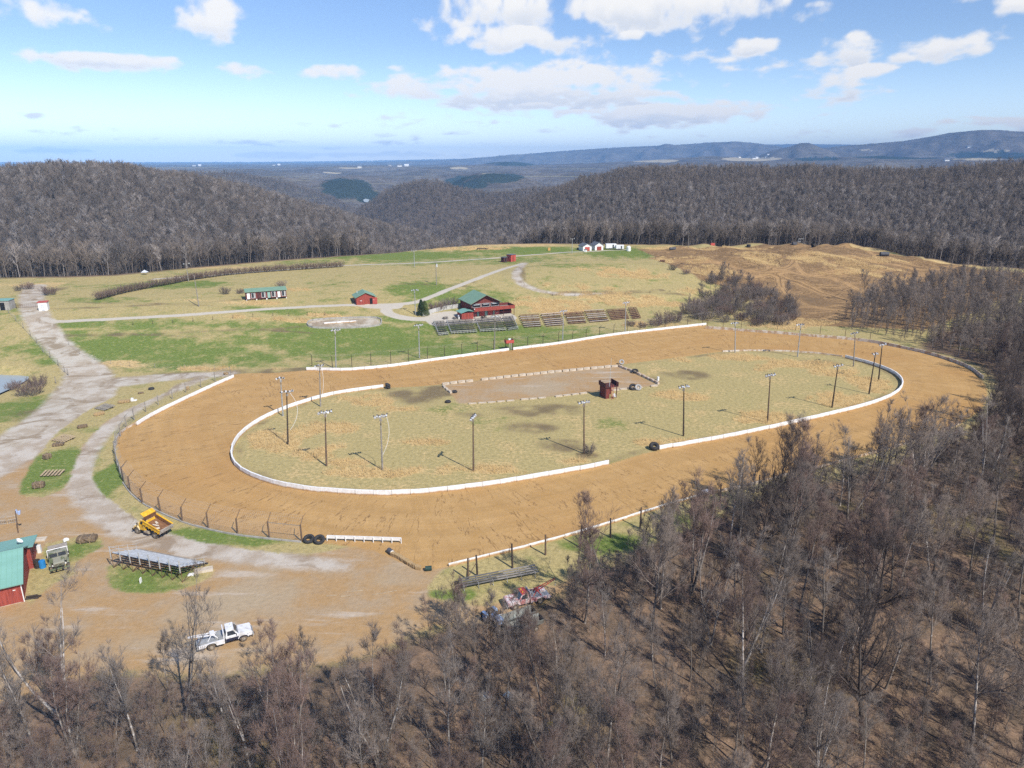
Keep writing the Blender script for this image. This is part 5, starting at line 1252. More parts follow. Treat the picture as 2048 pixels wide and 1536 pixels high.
# ================================================================== buildings
def gable(t, W, D, eave, ridge, wallm, roofm, over=.5, ridge_x=True, base=-.6, th=.14, rname='roof', wname='wall'):
    """walls from (0,0) to (W,D); ridge along x when ridge_x else along y"""
    if ridge_x:
        MB().prismx([(0, base), (D, base), (D, eave), (D/2, ridge), (0, eave)], 0, W).build(wname, wallm, t)
        k = (ridge-eave)/(D/2); r_ = MB()
        r_.prismx([(-over, eave-k*over+.03), (D/2, ridge+.03), (D/2, ridge+.03+th), (-over, eave-k*over+.03+th)], -over, W+over)
        r_.prismx([(D+over, eave-k*over+.03), (D+over, eave-k*over+.03+th), (D/2+.004, ridge+.03+th), (D/2+.004, ridge+.03)], -over, W+over)
    else:
        MB().prism([(0, base), (W, base), (W, eave), (W/2, ridge), (0, eave)], 0, D).build(wname, wallm, t)
        k = (ridge-eave)/(W/2); r_ = MB()
        r_.prism([(-over, eave-k*over+.03), (W/2, ridge+.03), (W/2, ridge+.03+th), (-over, eave-k*over+.03+th)], -over, D+over)
        r_.prism([(W+over, eave-k*over+.03), (W+over, eave-k*over+.03+th), (W/2+.004, ridge+.03+th), (W/2+.004, ridge+.03)], -over, D+over)
    return r_.build(rname, roofm, t)
def window(t, x0, x1, z0, z1, y=-.02, fr=WHITE, dep=.06, par=None, gl=GLASS, fw=.09):
    f = MB()
    f.b(x0-fw, x1+fw, y-dep, y, z1, z1+fw).b(x0-fw, x1+fw, y-dep, y, z0-fw, z0).b(x0-fw, x0, y-dep, y, z0, z1).b(x1, x1+fw, y-dep, y, z0, z1)
    o = f.build('window', fr, par or t); MB().b(x0, x1, y-dep*.5, y-.002, z0, z1).build('pane', gl, o); return o
def door(t, x0, x1, z0, z1, y=-.02, m=WHITE, dep=.06, name='door'):
    o = MB().b(x0, x1, y-dep, y, z0, z1).build(name, m, t, bevel=.01); MB().box((x1-.12, y-dep-.03, (z0+z1)/2), (.05, .06, .12)).build('handle', STEEL, o); return o
def concession():
    p = at(943, 634); rz = R(25); t = thing('concession_building', 'two-storey red building with green gable roof and upper deck above the bleachers', 'building', p, rz)
    W, D, e, rd = 11.2, 11., 4.9, 7.6
    # lower walls set back under the deck, upper storey on top
    MB().b(0, W, 0, D, -1.6, 2.35).build('lower_wall', REDB, t)
    MB().prism([(0, 2.36), (W, 2.36), (W, e), (W/2, rd), (0, e)], .15, D).build('upper_wall', REDB, t)
    k = (rd-e)/(W/2); ov = .6; th = .16
    rf = MB()
    rf.prism([(-ov, e-k*ov+.04), (W/2, rd+.04), (W/2, rd+.04+th), (-ov, e-k*ov+.04+th)], -.9, D+.5)
    rf.prism([(W+ov, e-k*ov+.04), (W+ov, e-k*ov+.04+th), (W/2+.004, rd+.04+th), (W/2+.004, rd+.04)], -.9, D+.5)
    r_ = rf.build('roof', GREENR, t)
    fa = MB(); fa.prism([(-ov, e-k*ov-.20), (W/2, rd-.20), (W/2, rd+.035), (-ov, e-k*ov+.035)], -.92, -.86); fa.prism([(W+ov, e-k*ov-.20), (W+ov, e-k*ov+.035), (W/2+.004, rd+.035), (W/2+.004, rd-.20)], -.92, -.86); fa.build('fascia', DKRED, r_)
    for x0, x1 in ((.4, 3.6), (4.1, 7.1), (7.7, 10.8)):
        o = window(t, x0, x1, 3.35, 4.55, y=.13, fr=WHITE, fw=.06, gl=INSHADE)
        MB().b(x0+.5, x1-.3, .02, .05, 4.15, 4.35).build('awning_flap', LAMPW, o)
    for k, (x0, x1, m, z1) in enumerate(((.3, 1.9, REDBRT, 2.), (2.2, 2.9, TEALP, 2.1), (3.2, 5.0, REDBRT, 2.15), (5.3, 6.2, TEALP, 2.1), (6.5, 8.2, REDBRT, 2.15), (8.5, 9.1, TEALP, 2.1), (9.2, 10.9, REDBRT, 2.))): door(t, x0, x1, .02, z1, m=m, name='door' if m is TEALP else 'serving_hatch')
    for x in (.3, 9.2): MB().b(x, x+1.6, -.5, -.09, 1.0, 1.08).build('serving_shelf', SEATW, t)
    # deck
    dk = MB().b(.2, 16.2, -2.2, -.02, 2.4, 2.52); dk.b(W+.02, 16.2, -.015, 3.6, 2.4, 2.52); d_ = dk.build('deck', WOODG, t)
    MB().b(.2, 16.2, -2.26, -2.2, 2.25, 3.5).build('deck_railing', REDW, d_); MB().b(16.2, 16.26, -2.2, 3.6, 2.25, 3.5).b(W+.1, 16.2, 3.6, 3.66, 2.25, 3.5).b(.14, .2, -2.2, 0, 2.25, 3.5).build('deck_railing', REDB, d_)
    for x in (.4, 4.2, 8., 11.8, 16.): MB().b(x-.08, x+.08, -2.1, -1.94, -1., 2.39).build('deck_post', DKRED, t)
    MB().b(W+.05, 16.1, .3, 3.5, -1.5, 1.1).build('store_wall', REDB, t); MB().b(W+.1, 16., .5, 3.4, 1.101, 2.38).build('store_shade_block', INSHADE, t)
    MB().cyl((.2, -2.4, 3.3), (.2, -2.6, 3.3), .12, .2, 8).build('loudspeaker', WHITE, t)
    # lean-to
    MB().prismx([(-2.2, -1.5), (2.2, -1.5), (2.2, 2.35), (-2.2, 2.05)], -4.6, -.12).build('lean_to', REDW, t)
    o = MB().prism([(-5.0, 2.15), (-2.3, 2.9), (-2.3, 3.0), (-5.0, 2.25)], -2.6, 2.5); o.prism([(-2.296, 2.9), (-.06, 2.5), (-.06, 2.6), (-2.296, 3.0)], -2.6, 2.5); o.build('lean_to_roof', TEAL, t)
    MB().cyl((-5.2, -.8, 0), (-5.2, -.8, 1.3), .35, .35, 10).build('gas_tank', WHITE, t)
concession()
def garage():
    p = at(713, 610); t = thing('garage', 'small red garage with green gable roof and a door standing open, by the path junction', 'garage', p, R(20))
    W, D = 7.0, 7.; rf = gable(t, W, D, 2.7, 4.3, REDW, GREENR, ridge_x=False)
    MB().b(4.9, 5.9, -.04, -.004, .05, 2.2).build('doorway', INSHADE, t)
    o = MB().box((6.75, -.35, 1.25), (1.7, .08, 2.4), rz=-.35).build('door', REDBRT, t); MB().box((6.3, -.3, 1.6), (.5, .03, .08), rz=-.35).build('handle', WHITE, o)
    MB().b(1.4, 2.1, -.05, -.004, 1.35, 1.5).build('sign_plate', WHITE, t); MB().b(-.1, .06, -.1, .06, -.5, 2.5).build('corner_board', DKRED, t); MB().b(2.9, 4.6, -.6, -.01, -.2, .06).build('step', CONC, t); MB().cyl((1.2, 5.5, 3.4), (1.2, 5.5, 4.3), .12, .12, 8).build('vent_pipe', LAMPW, rf)
garage()
def cabins():
    a, b_ = at(493, 602), at(574, 597); L = math.dist(a[:2], b_[:2]); rz = math.atan2(b_[1]-a[1], b_[0]-a[0]); t = thing('cabin_row', 'long low red cabin row with green roof, four white doors and windows, raised on blocks', 'cabin', P3(a), rz)
    k = L/4; MB().b(0, L, 0, 3.6, .55, 3.1).build('wall', REDB, t)
    MB().prismx([(-.5, 3.12), (4., 3.75), (4., 3.9), (-.5, 3.27)], -.3, L+.3).build('roof', GREENR, t)
    for i in range(4):
        x = i*k; m = WHITE if i in (0, 3) else (TEALP if i == 2 else DKRED)
        o = door(t, x+.35, x+1.35, .6, 2.75, m=m)
        window(t, x+1.9, x+2.75, .95, 2.7); window(t, x+2.95, x+k-.35, .95, 2.7)
    for i in range(5): MB().b(i*k-.2 if i else 0, i*k+.2 if i < 4 else L, .1, .6, -1., .54).build('pier', WHITE, t)
cabins()
def kiosk(px, py, w, d, h, rz, label, m, front, group=None, roof=None):
    p = at(px, py); t = thing('kiosk', label, 'kiosk', p, rz, group); MB().b(0, w, 0, d, -.3, h).build('wall', m, t); MB().b(-.2, w+.2, -.25, d+.2, h+.003, h+.15).build('roof', roof or SHING, t)
    if front: door(t, w*.3, w*.65, .05, h*.8, m=front)
    return t
kiosk(1022, 524, 3.6, 3., 3.4, R(48), 'bright red box kiosk at the top of the paved path', REDBRT, REDW)
kiosk(1008, 525, 2.6, 2., 2.4, R(50), 'small dark maroon hut pair left of the bright red kiosk', DKRED, INSHADE)
kiosk(78, 622, 2.6, 2.6, 2.8, R(20), 'white ticket booth with red roof beside the gravel road gate', WHITE, LAMPW, roof=REDBRT)
kiosk(-6, 621, 4., 4., 3.2, R(10), 'grey shed cut by the left picture edge on the lawn', GREYCONC, INSHADE, roof=TEAL)
def hill_garage(px, py, w, d, label, wallm, front, rz, roofm=SHING, e=2.5, rdg=3.9):
    p = at(px, py); t = thing('hill_garage', label, 'garage', p, rz, 'garages on the hilltop'); gable(t, w, d, e, rdg, wallm, roofm, .35, ridge_x=False)
    MB().b(-.04, .14, -.05, .1, -.3, e).b(w-.14, w+.04, -.05, .1, -.3, e).build('corner_board', WHITE, t)
    door(t, w*.22, w*.78, .05, 2.15, m=front, name='garage_door'); return t
hill_garage(1166, 502, 5.2, 6.5, 'red garage with white trim and grey roof, left one on the hilltop', WHITE, REDBRT, R(18))
hill_garage(1190, 501, 5., 6.5, 'white-gabled garage with a pink-red door, right one on the hilltop', WHITE, REDW, R(18), e=2.8, rdg=4.3)
kiosk(1169, 504, 1.4, 1., 1.3, R(10), 'small white cabinet before the left hilltop garage', WHITE, LAMPW)
def trailer(px, py, L, h, rz, label):
    p = at(px, py); t = thing('trailer', label, 'trailer', p, rz, 'white trailers on the hilltop'); MB().b(0, L, 0, 2.5, .6, h).build('body', WHITE, t, bevel=.1)
    for x in (L*.35, L*.5): MB().cyl((x, -.05, .4), (x, .2, .4), .4, .4, 12).build('wheel', RUBBER, t)
    door(t, L*.62, L*.75, .7, h-.4, m=GLASS); MB().b(L, L+1.2, 1.1, 1.4, .5, .65).build('hitch', LAMPD, t)
trailer(1212, 499, 6., 3.1, R(6), 'long white trailer at the field edge behind the hilltop garages')
trailer(1232, 500, 4.4, 2.7, R(-4), 'shorter white trailer parked at the end of the long one')
def tank():
    p = at(1257, 502); t = thing('storage_tank', 'white upright tank at the corner of the dirt bike hill', 'tank', p); MB().cyl((0, 0, 0), (0, 0, 2.2), 1.2, 1.2, 18).cyl((0, 0, 2.2), (0, 0, 2.9), 1.2, .4, 18).build('shell', WHITE, t); MB().cyl((0, 0, 2.9), (0, 0, 3.05), .3, .3, 12).build('lid', LAMPD, t)
tank()
def barn():
    p = at(48, 1203); rz = R(29); t = thing('red_barn', 'red board barn with teal metal roof and white corner trim in the lower left corner', 'barn', p, rz)
    W = 14.; e, rdg, D = 3.0, 5.2, 10.
    MB().prismx([(0, -.5), (D, -.5), (D, e), (D/2, rdg), (0, e)], -W, 0).build('wall', REDW, t)
    k = (rdg-e)/(D/2); ov = .55; r_ = MB().prismx([(-ov, e-k*ov+.03), (D/2, rdg+.03), (D/2, rdg+.17), (-ov, e-k*ov+.17)], -W-.4, .45); r_.prismx([(D+ov, e-k*ov+.03), (D+ov, e-k*ov+.17), (D/2+.004, rdg+.17), (D/2+.004, rdg+.03)], -W-.4, .45)
    ro = r_.build('roof', TEAL, t); mb = MB()
    for x in np.arange(-W, .4, .6):
        L = math.hypot(D/2+ov, k*(D/2+ov)); mb.box((x, (D/2-ov)/2, (e-k*ov+rdg)/2+.205), (.04, L*.985, .05), rx=math.atan(k))
    mb.build('roof_ribs', TEAL, ro)
    MB().b(.003, .10, -.05, .16, -.4, e-.15).build('corner_trim', WHITE, t)
    MB().b(-3.0, -.25, -.03, -.004, -.45, .05).build('footing', CONC, t)
    MB().b(-3.4, -3.34, -.04, -.004, 0, 2.9).b(-.9, -.6, -.05, -.004, 1.9, 2.0).build('door_rail', WHITE, t); MB().b(-4.9, -4.3, -.05, -.004, 1.3, 1.8).build('notice', WHITE, t)
    # the lower wing behind
    p2 = at(68, 1136); t2 = thing('barn_wing', 'lower red wing with faded teal roof and a satellite dish, behind the barn', 'barn', p2, rz)
    W2, D2, e2 = 13., 5., 2.5
    MB().prismx([(0, -.5), (D2, -.5), (D2, e2), (0, e2+.9)], -W2, 0).build('wall', REDW, t2)
    r2 = MB().prismx([(-.5, e2+1.02), (D2+.4, e2-.04), (D2+.4, e2+.08), (-.5, e2+1.14)], -4.3, .5).build('roof', TEAL, t2); MB().prismx([(-.5, e2+.98), (D2+.4, e2-.08), (D2+.4, e2+.04), (-.5, e2+1.10)], -W2-.3, -4.9).build('roof', TEALF, t2); MB().prismx([(-.5, e2+.95), (D2+.4, e2-.10), (D2+.4, e2+.0), (-.5, e2+1.05)], -4.88, -4.32).build('roof_gutter', RUST, t2)
    dish = MB()
    for k in range(5):
        a0, a1 = .5*k/5, .5*(k+1)/5; dish.cyl((-1.2+.28*k*k/25-.3, 2., e2+1.+.28*k*k/25), (-1.2+.28*(k+1)**2/25-.3, 2., e2+1.+.28*(k+1)**2/25), max(a0, .02), a1, 14, False)
    dish.build('satellite_dish', WHITE, t2); MB().cyl((-1.5, 2., e2+.3), (-1.5, 2., e2+1.), .05, .05, 6).build('dish_mast', LAMPD, t2)
barn()
# picket yard and flag
posts_fence('brown picket yard fence above the barn roof', [(-30,1052),(-5,1050),(15,1048),(36,1044)], 1.4, .07, WOODT, None, True, mesh_dz=.55, mesh_dx=.28, wr=.035, name='picket_fence')
def flagpole():
    p = at(36, 1066); t = thing('flag_pole', 'timber pole with a small pale blue flag behind the barn wing', 'flag', p); MB().cyl((0, 0, -.3), (.3, .1, 3.8), .10, .07, 7).build('pole_shaft', WOODB, t)
    V = []; n = 8
    mb = MB(); 
    for k in range(n+1): V += [(.3+.9*k/n, .12+.10*math.sin(k*1.3), 3.9+.15*math.sin(k)), (.3+.75*k/n, .12+.10*math.sin(k*1.3+.4), 3.2+.15*math.sin(k))]
    mb.add(V, [(2*k, 2*k+2, 2*k+3, 2*k+1) for k in range(n)]); mb.build('flag_cloth', mat('pale_blue_cloth', (.45, .56, .80), .8), t)
flagpole()
# ---------------- mini oval, patio wall, picnic tables
wall('low grey kerb of the small concrete oval in the field', [(614,649),(622,642),(660,638),(720,636),(757,637),(763,645),(755,652),(710,656),(650,657),(622,655),(614,649)], .55, .25, GREYCONC, panel=2., name='oval_kerb', cat='kerb')
wall('short white divider wall inside the small concrete oval', [(648,648),(680,646),(712,644)], .55, .3, WALLM, panel=2., name='oval_divider', cat='wall')
wall('pale concrete retaining wall curving left of the red building', [(845,633),(862,627),(880,622),(900,618),(917,616)], 1.5, .25, mat('whitewashed_concrete', (.52, .51, .48), .85, (.38, .37, .35), 1.5), panel=2.6, name='retaining_wall')
def picnic(px, py, label):
    p = at(px, py); t = thing('picnic_table', label, 'table', p, R(25+random.uniform(-8, 8)), 'picnic tables on the patio'); MB().b(-.9, .9, -.4, .4, .70, .76).build('tabletop', WOODD, t)
    for s in (-1, 1): MB().b(-.9, .9, s*.75-.14, s*.75+.14, .42, .47).build('bench', WOODD, t); MB().tube([(s*.65, -.75, 0), (s*.65, -.15, .7)], .05, 4).tube([(s*.65, .75, 0), (s*.65, .15, .7)], .05, 4).b(s*.65-.04, s*.65+.04, -.85, .85, .35, .42).build('leg_frame', WOODB, t)
picnic(891, 638, 'dark picnic table on the patio, nearest the retaining wall'); picnic(911, 638, 'dark picnic table before the lean-to of the red building'); picnic(968, 636, 'dark picnic table in front of the red serving hatches')
# ================================================================== vehicles (x forward, wheels on z=0)
DIRTYW = mat('dusty_white_paint', (.72, .73, .76), .45, (.50, .48, .45), 1.6, lo=.3, hi=.55)
NAVY = mat('dark_blue_paint', (.018, .022, .055), .35, (.03, .03, .05), 2.)
WORNRED = mat('worn_red_paint', (.46, .055, .045), .55, (.30, .06, .05), 2.2)
OXID = mat('chalky_white_over_red_paint', (.68, .62, .62), .6, (.42, .16, .15), 1.7, lo=.36, hi=.56)
CAMO = mat('camouflage_paint', (.125, .15, .08), .85, (.27, .265, .205), .8, lo=.47, hi=.53)
CAMOP = mat('faded_camouflage_deck', (.40, .37, .32), .9, (.30, .27, .23), 1.)
CHASSIS = mat('black_chassis', (.03, .028, .026), .7, (.06, .045, .03), 3.)
DUSTYT = mat('dusty_tyre', (.20, .155, .105), .9, (.07, .06, .05), 3.)
RIMM = mat('dusty_rim', (.40, .36, .30), .7, (.22, .18, .14), 4.)
REDLENS = mat('red_lens', (.4, .02, .02), .3)
CLEAR = mat('headlamp_lens', (.7, .7, .68), .15, spec=.6)
BEDRUST = mat('rusty_muddy_bed', (.25, .125, .055), .9, (.16, .075, .035), 2.)
def wheel(t, x, y, r, w, m=DUSTYT, rim=RIMM, dual=False):
    s = 1 if y > 0 else -1
    o = MB().torus((x, y, r), r-w*.38, w*.5, axis='y', n=22, m=8)
    if dual: o.torus((x, y-s*w*1.15, r), r-w*.38, w*.5, axis='y', n=22, m=8)
    o = o.build('wheel', m, t, True)
    q = MB().cyl((x, y-s*w*.25, r), (x, y+s*w*.30, r), r*.60, r*.56, 16).cyl((x, y+s*w*.30, r), (x, y+s*w*.42, r), r*.2, r*.16, 10)
    for k in range(5): a = k*1.2566; q.cyl((x+r*.38*math.cos(a), y+s*w*.28, r+r*.38*math.sin(a)), (x+r*.38*math.cos(a), y+s*w*.34, r+r*.38*math.sin(a)), r*.06, r*.06, 6)
    q.build('rim', rim, o)
def pickup_cab(t, x0, W, body, roofm, hood_len=1.45, cabL=1.55, zb=.62, zh=1.22, zt=1.92, low=None, roundness=.05):
    """bonnet and cab ahead of x0; returns front x"""
    xc = x0+cabL; xf = xc+hood_len; h = W/2
    MB().prism([(xc, zb), (xf-.06, zb), (xf, zb+.12), (xf-.02, zh-.12), (xf-.14, zh-.02), (xc, zh+.05)], -h*.97, h*.97).build('bonnet', body, t, bevel=.04)
    if low:
        for s in (-1, 1): MB().b(x0+.02, xf-.5, s*(h+.008)-.012, s*(h+.008)+.012, zb+.02, zb+.36).build('lower_panel', low, t)
    c = MB().b(x0, xc-.003, -h, h, zb, zh+.02).build('cab', body, t, bevel=.03)
    z1, z2 = zh+.023, zt
    V = [(x0+.03, -h*.96, z1), (xc-.03, -h*.96, z1), (xc-.03, h*.96, z1), (x0+.03, h*.96, z1), (x0+.14, -h*.80, z2), (xc-.52, -h*.80, z2), (xc-.52, h*.80, z2), (x0+.14, h*.80, z2)]
    MB().add(V, [(0, 1, 5, 4), (1, 2, 6, 5), (2, 3, 7, 6), (3, 0, 4, 7), (4, 5, 6, 7), (3, 2, 1, 0)]).build('cab_top', body, c)
    MB().b(x0+.10, xc-.49, -h*.83, h*.83, z2+.002, z2+.07).build('roof', roofm, c, bevel=.03)
    V = np.array(V)
    def pane(i, j, k, l, nm, a0, a1, b0, b1, off):
        A, B_, C_, D_ = V[i], V[j], V[k], V[l]; q = []
        n = np.cross(B_-A, D_-A); n = n/np.linalg.norm(n)
        for u, v in ((a0, b0), (a1, b0), (a1, b1), (a0, b1)): q.append(((A*(1-u)+B_*u)*(1-v)+(D_*(1-u)+C_*u)*v)+n*off)
        r_ = [p-n*.02 for p in q]; MB().add(q+r_, [(0, 1, 2, 3), (7, 6, 5, 4), (0, 4, 5, 1), (1, 5, 6, 2), (2, 6, 7, 3), (3, 7, 4, 0)]).build(nm, GLASS, c)
    pane(1, 2, 6, 5, 'windscreen', .06, .94, .06, .92, .012); pane(3, 0, 4, 7, 'rear_window', .15, .85, .15, .85, .012)
    pane(0, 1, 5, 4, 'side_window', .12, .86, .1, .88, .012); pane(2, 3, 7, 6, 'side_window', .14, .88, .1, .88, .012)
    for s in (-1, 1):
        d = MB().b(x0+.28, xc-.08, s*(h+.004)-.012, s*(h+.004)+.012, zb+.37, zh-.02).build('door', body, t); MB().b(x0+.36, x0+.52, s*(h+.025)-.015, s*(h+.025)+.015, zh-.14, zh-.10).build('handle', STEEL, d)
        MB().cyl((xf-.04, s*h*.72, zh-.34), (xf+.03, s*h*.72, zh-.34), .10, .10, 12).build('headlight', CLEAR, t)
        MB().box((xc-.25, s*(h+.16), zh+.18), (.06, .16, .26)).build('mirror', STEEL, t)
    MB().b(xf+.002, xf+.03, -h*.55, h*.55, zh-.46, zh-.22).build('grille', CHASSIS, t); MB().b(xf+.03, xf+.16, -h*.95, h*.95, zb-.14, zb+.06).build('bumper', STEEL, t)
    return xf
def rot(p, q): return math.atan2(q[1]-p[1], q[0]-p[0])
def tow_truck(fw, rw, label, body, roofm, deck, boom_m, low, red=False, width=2.0):
    """fw, rw: pixels where the near-side front and rear wheels stand"""
    a, b_ = np.array(at(*rw)), np.array(at(*fw)); rz = rot(a, b_); wb = math.dist(a[:2], b_[:2])
    # the near-side wheels: which side of the truck faces the camera
    nrm = np.array((-math.sin(rz), math.cos(rz))); s = 1 if np.dot(nrm, -a[:2]) > 0 else -1
    o = a[:2]-nrm*s*(width/2-.15); t = thing('tow_truck', label, 'tow truck', (o[0], o[1], float(HG(*o)[0])), rz, 'old tow trucks at the edge of the lot')
    h = width/2
    MB().b(-1.5, wb+.9, -.42, -.28, .52, .68).b(-1.5, wb+.9, .28, .42, .52, .68).b(-.9, .9, -.2, .2, .42, .6).build('chassis', CHASSIS, t)
    xf = pickup_cab(t, wb-1.95, width*.96, body, roofm, low=low, hood_len=1.5, cabL=1.5)
    for x in (0, wb):
        for q in (-1, 1): wheel(t, x, q*(h-.15), .42, .27, dual=(x == 0))
    for q in (-1, 1):
        MB().prism([(wb-.62, .66), (wb-.5, .95), (wb-.2, 1.08), (wb+.2, 1.08), (wb+.5, .95), (wb+.62, .66), (wb+.55, .62), (wb+.42, .86), (wb+.17, .96), (wb-.17, .96), (wb-.42, .86), (wb-.55, .62)], q*h-.06, q*h+.05).build('wheel_arch', body, t)
        side = MB().prism([(-1.35, .70), (-.62, .70), (-.45, .95), (-.2, 1.06), (.2, 1.06), (.45, .95), (.62, .60), (wb-2.1, .60), (wb-2.1, 1.12), (.7, 1.16), (-1.35, 1.08)], q*h-.14, q*h).build('bed_side', deck, t)
        if low: MB().b(.68, wb-2.12, q*(h+.008)-.010, q*(h+.008)+.010, .62, .98).build('stripe', low, side)
        MB().b(-1.38, -1.355, q*h*.8-.08, q*h*.8+.08, .8, .98).build('tail_light', REDLENS, side)
    MB().b(-1.35, wb-2.05, -h+.15, h-.15, .80, .95).b(-1.55, -1.36, -h*.9, h*.9, .5, .72).build('bed_deck', STEEL, t)
    MB().b(wb-2.2, wb-2.08, -h*.85, h*.85, 1.0, 1.95).build('headboard', deck, t)
    # wrecker mast and boom
    m = MB()
    for q in (-.42, .42): m.cyl((.9, q, .96), (.25, q*.5, 1.75), .07, .07, 7).cyl((-.3, q, .96), (.25, q*.5, 1.75), .06, .06, 7)
    m.b(.0, .5, -.36, .36, 1.70, 1.82); m.build('mast', boom_m, t)
    L = 3.0 if red else 2.9; zt = 2.75 if red else 1.95
    b0, b1 = np.array((.55, 0, 1.55)), np.array((-L+.55, 0, zt)); m = MB()
    for q in (-.30, .30): m.cyl(b0+[0, q, 0], b1+[0, q*.35, 0], .075, .055, 7)
    for f in np.linspace(.15, .95, 6): p = b0*(1-f)+b1*f; m.cyl(p+[0, -.3*(1-.65*f), 0], p+[0, .3*(1-.65*f), 0], .035, .035, 6)
    m.build('boom', boom_m, t)
    MB().cyl((.8, -.3, 1.18), (.8, .3, 1.18), .2, .2, 12).cyl((.8, -.34, 1.18), (.8, -.3, 1.18), .3, .3, 12).cyl((.8, .3, 1.18), (.8, .34, 1.18), .3, .3, 12).build('winch', STEEL, t)
    MB().tube([b1, b1-[.05, 0, .9]], .02, 5).torus(b1-[.05, 0, 1.0], .10, .03, axis='y', n=10, m=5).build('hook', STEEL, t)
    MB().b(.9, 1.7, -h*.8, h*.8, .98, 1.25).b(-1.2, -.5, -h*.8, -h*.3, .96, 1.15).build('tool_box', STEEL if not red else OXID, t)
    MB().cyl((wb-1.2, -.3, 1.99), (wb-1.2, -.3, 2.14), .09, .07, 10).cyl((wb-1.2, .3, 1.99), (wb-1.2, .3, 2.14), .09, .07, 10).build('beacon', YEL if red else LAMPW, t)
tow_truck((488,1282), (424,1300), 'old white and dark blue tow truck on the orange dirt bank, boom pointing left', DIRTYW, DIRTYW, DIRTYW, DIRTYW, NAVY)
tow_truck((1031,1220), (1081,1208), 'red and chalky white tow truck with raised red boom at the edge of the trees', OXID, WORNRED, OXID, WORNRED, None, True)
def dump_truck():
    a, b_ = np.array(at(311, 1077)), np.array(at(275, 1067)); rz = rot(a, b_); wb = 3.75; W = 2.35
    nrm = np.array((-math.sin(rz), math.cos(rz))); o = a[:2]-nrm*1.0*(1 if np.dot(nrm, -a[:2]) > 0 else -1)
    t = thing('dump_truck', 'yellow dump truck with a tipped rusty bed on the gravel beside the track fence', 'dump truck', (o[0], o[1], float(HG(*o)[0])), rz)
    h = W/2; MB().b(-1.2, wb+.8, -.45, -.28, .72, .92).b(-1.2, wb+.8, .28, .45, .72, .92).b(-.4, .4, -h+.5, h-.5, .42, .6).build('chassis', CHASSIS, t)
    for x in (0, wb):
        for q in (-1, 1): wheel(t, x, q*(h-.22), .52, .30, dual=(x == 0))
    # cab and rounded bonnet
    YW = mat('dusty_yellow_paint', (.78, .52, .16), .6, (.72, .62, .42), 1.5, lo=.4, hi=.55)
    c = MB().b(wb-1.95, wb-.55, -h*.9, h*.9, .85, 1.75).build('cab', YEL, t, bevel=.06)
    V = [(wb-1.93, -h*.88, 1.753), (wb-.57, -h*.88, 1.753), (wb-.57, h*.88, 1.753), (wb-1.93, h*.88, 1.753), (wb-1.85, -h*.78, 2.45), (wb-.85, -h*.78, 2.45), (wb-.85, h*.78, 2.45), (wb-1.85, h*.78, 2.45)]
    MB().add(V, [(0, 1, 5, 4), (1, 2, 6, 5), (2, 3, 7, 6), (3, 0, 4, 7), (4, 5, 6, 7), (3, 2, 1, 0)]).build('cab_top', YEL, c); MB().b(wb-1.9, wb-.82, -h*.8, h*.8, 2.452, 2.53).build('roof', YW, c, bevel=.03)
    for q in (-1, 1):
        MB().add([(wb-1.6, q*h*.885, 1.85), (wb-.85, q*h*.885, 1.85), (wb-1.0, q*h*.815, 2.33), (wb-1.6, q*h*.815, 2.33), (wb-1.6, q*h*.83, 1.85), (wb-.85, q*h*.83, 1.85), (wb-1.0, q*h*.76, 2.33), (wb-1.6, q*h*.76, 2.33)], [(0, 1, 2, 3), (7, 6, 5, 4), (0, 4, 5, 1), (1, 5, 6, 2), (2, 6, 7, 3), (3, 7, 4, 0)]).build('side_window', GLASS, c)
        MB().prism([(wb-.72, .85), (wb-.6, 1.2), (wb-.3, 1.42), (wb+.3, 1.42), (wb+.62, 1.15), (wb+.72, .8), (wb+.58, .8), (wb+.45, 1.05), (wb+.2, 1.2), (wb-.2, 1.2), (wb-.45, 1.05), (wb-.58, .8)], q*h*.98-.28*(q > 0), q*h*.98+.28*(q < 0)).build('wing', YEL if q < 0 else YW, t, bevel=.04)
        MB().cyl((wb+.55, q*.72, 1.25), (wb+.72, q*.72, 1.22), .12, .14, 12).build('headlight', CLEAR, t)
        d = MB().b(wb-1.75, wb-.7, q*h*.91-.012, q*h*.91+.012, .95, 1.72).build('door', YEL, t); MB().b(wb-1.7, wb-1.55, q*(h*.91+.03)-.02, q*(h*.91+.03)+.02, 1.5, 1.55).build('handle', STEEL, d)
        MB().box((wb-.6, q*(h+.15), 2.0), (.06, .18, .35)).build('mirror', CHASSIS, t)
        MB().cyl((1.2, q*.95, .75), (2.1, q*.95, .75), .27, .27, 12).build('fuel_tank', mat('muddy_tank', (.42, .36, .27), .8, (.22, .17, .12), 3.), t)
    MB().add([(wb-.85+.30, -h*.74, 1.80), (wb-.85+.30, h*.74, 1.80), (wb-.83, h*.68, 2.38), (wb-.83, -h*.68, 2.38), (wb-.62, -h*.74, 1.76), (wb-.62, h*.74, 1.76), (wb-.92, h*.68, 2.38), (wb-.92, -h*.68, 2.38)], [(0, 1, 2, 3), (7, 6, 5, 4), (0, 4, 5, 1), (1, 5, 6, 2), (2, 6, 7, 3), (3, 7, 4, 0)]).build('windscreen', GLASS, c)
    MB().prism([(wb-.56, .95), (wb+.55, .95), (wb+.6, 1.3), (wb+.5, 1.55), (wb+.2, 1.68), (wb-.56, 1.74)], -.62, .62).build('bonnet', YW, t, bevel=.08); MB().b(wb+.56, wb+.63, -.5, .5, .98, 1.4).build('grille', CHASSIS, t)
    MB().b(wb+.75, wb+.95, -h, h, .55, .82).b(wb+.9, wb+1.05, -.5, .5, .5, 1.0).build('bumper', CHASSIS, t)
    # tipped bed: hinge at the rear
    an = R(17); ca, sa = math.cos(an), math.sin(an); hx, hz = -1.25, 1.02
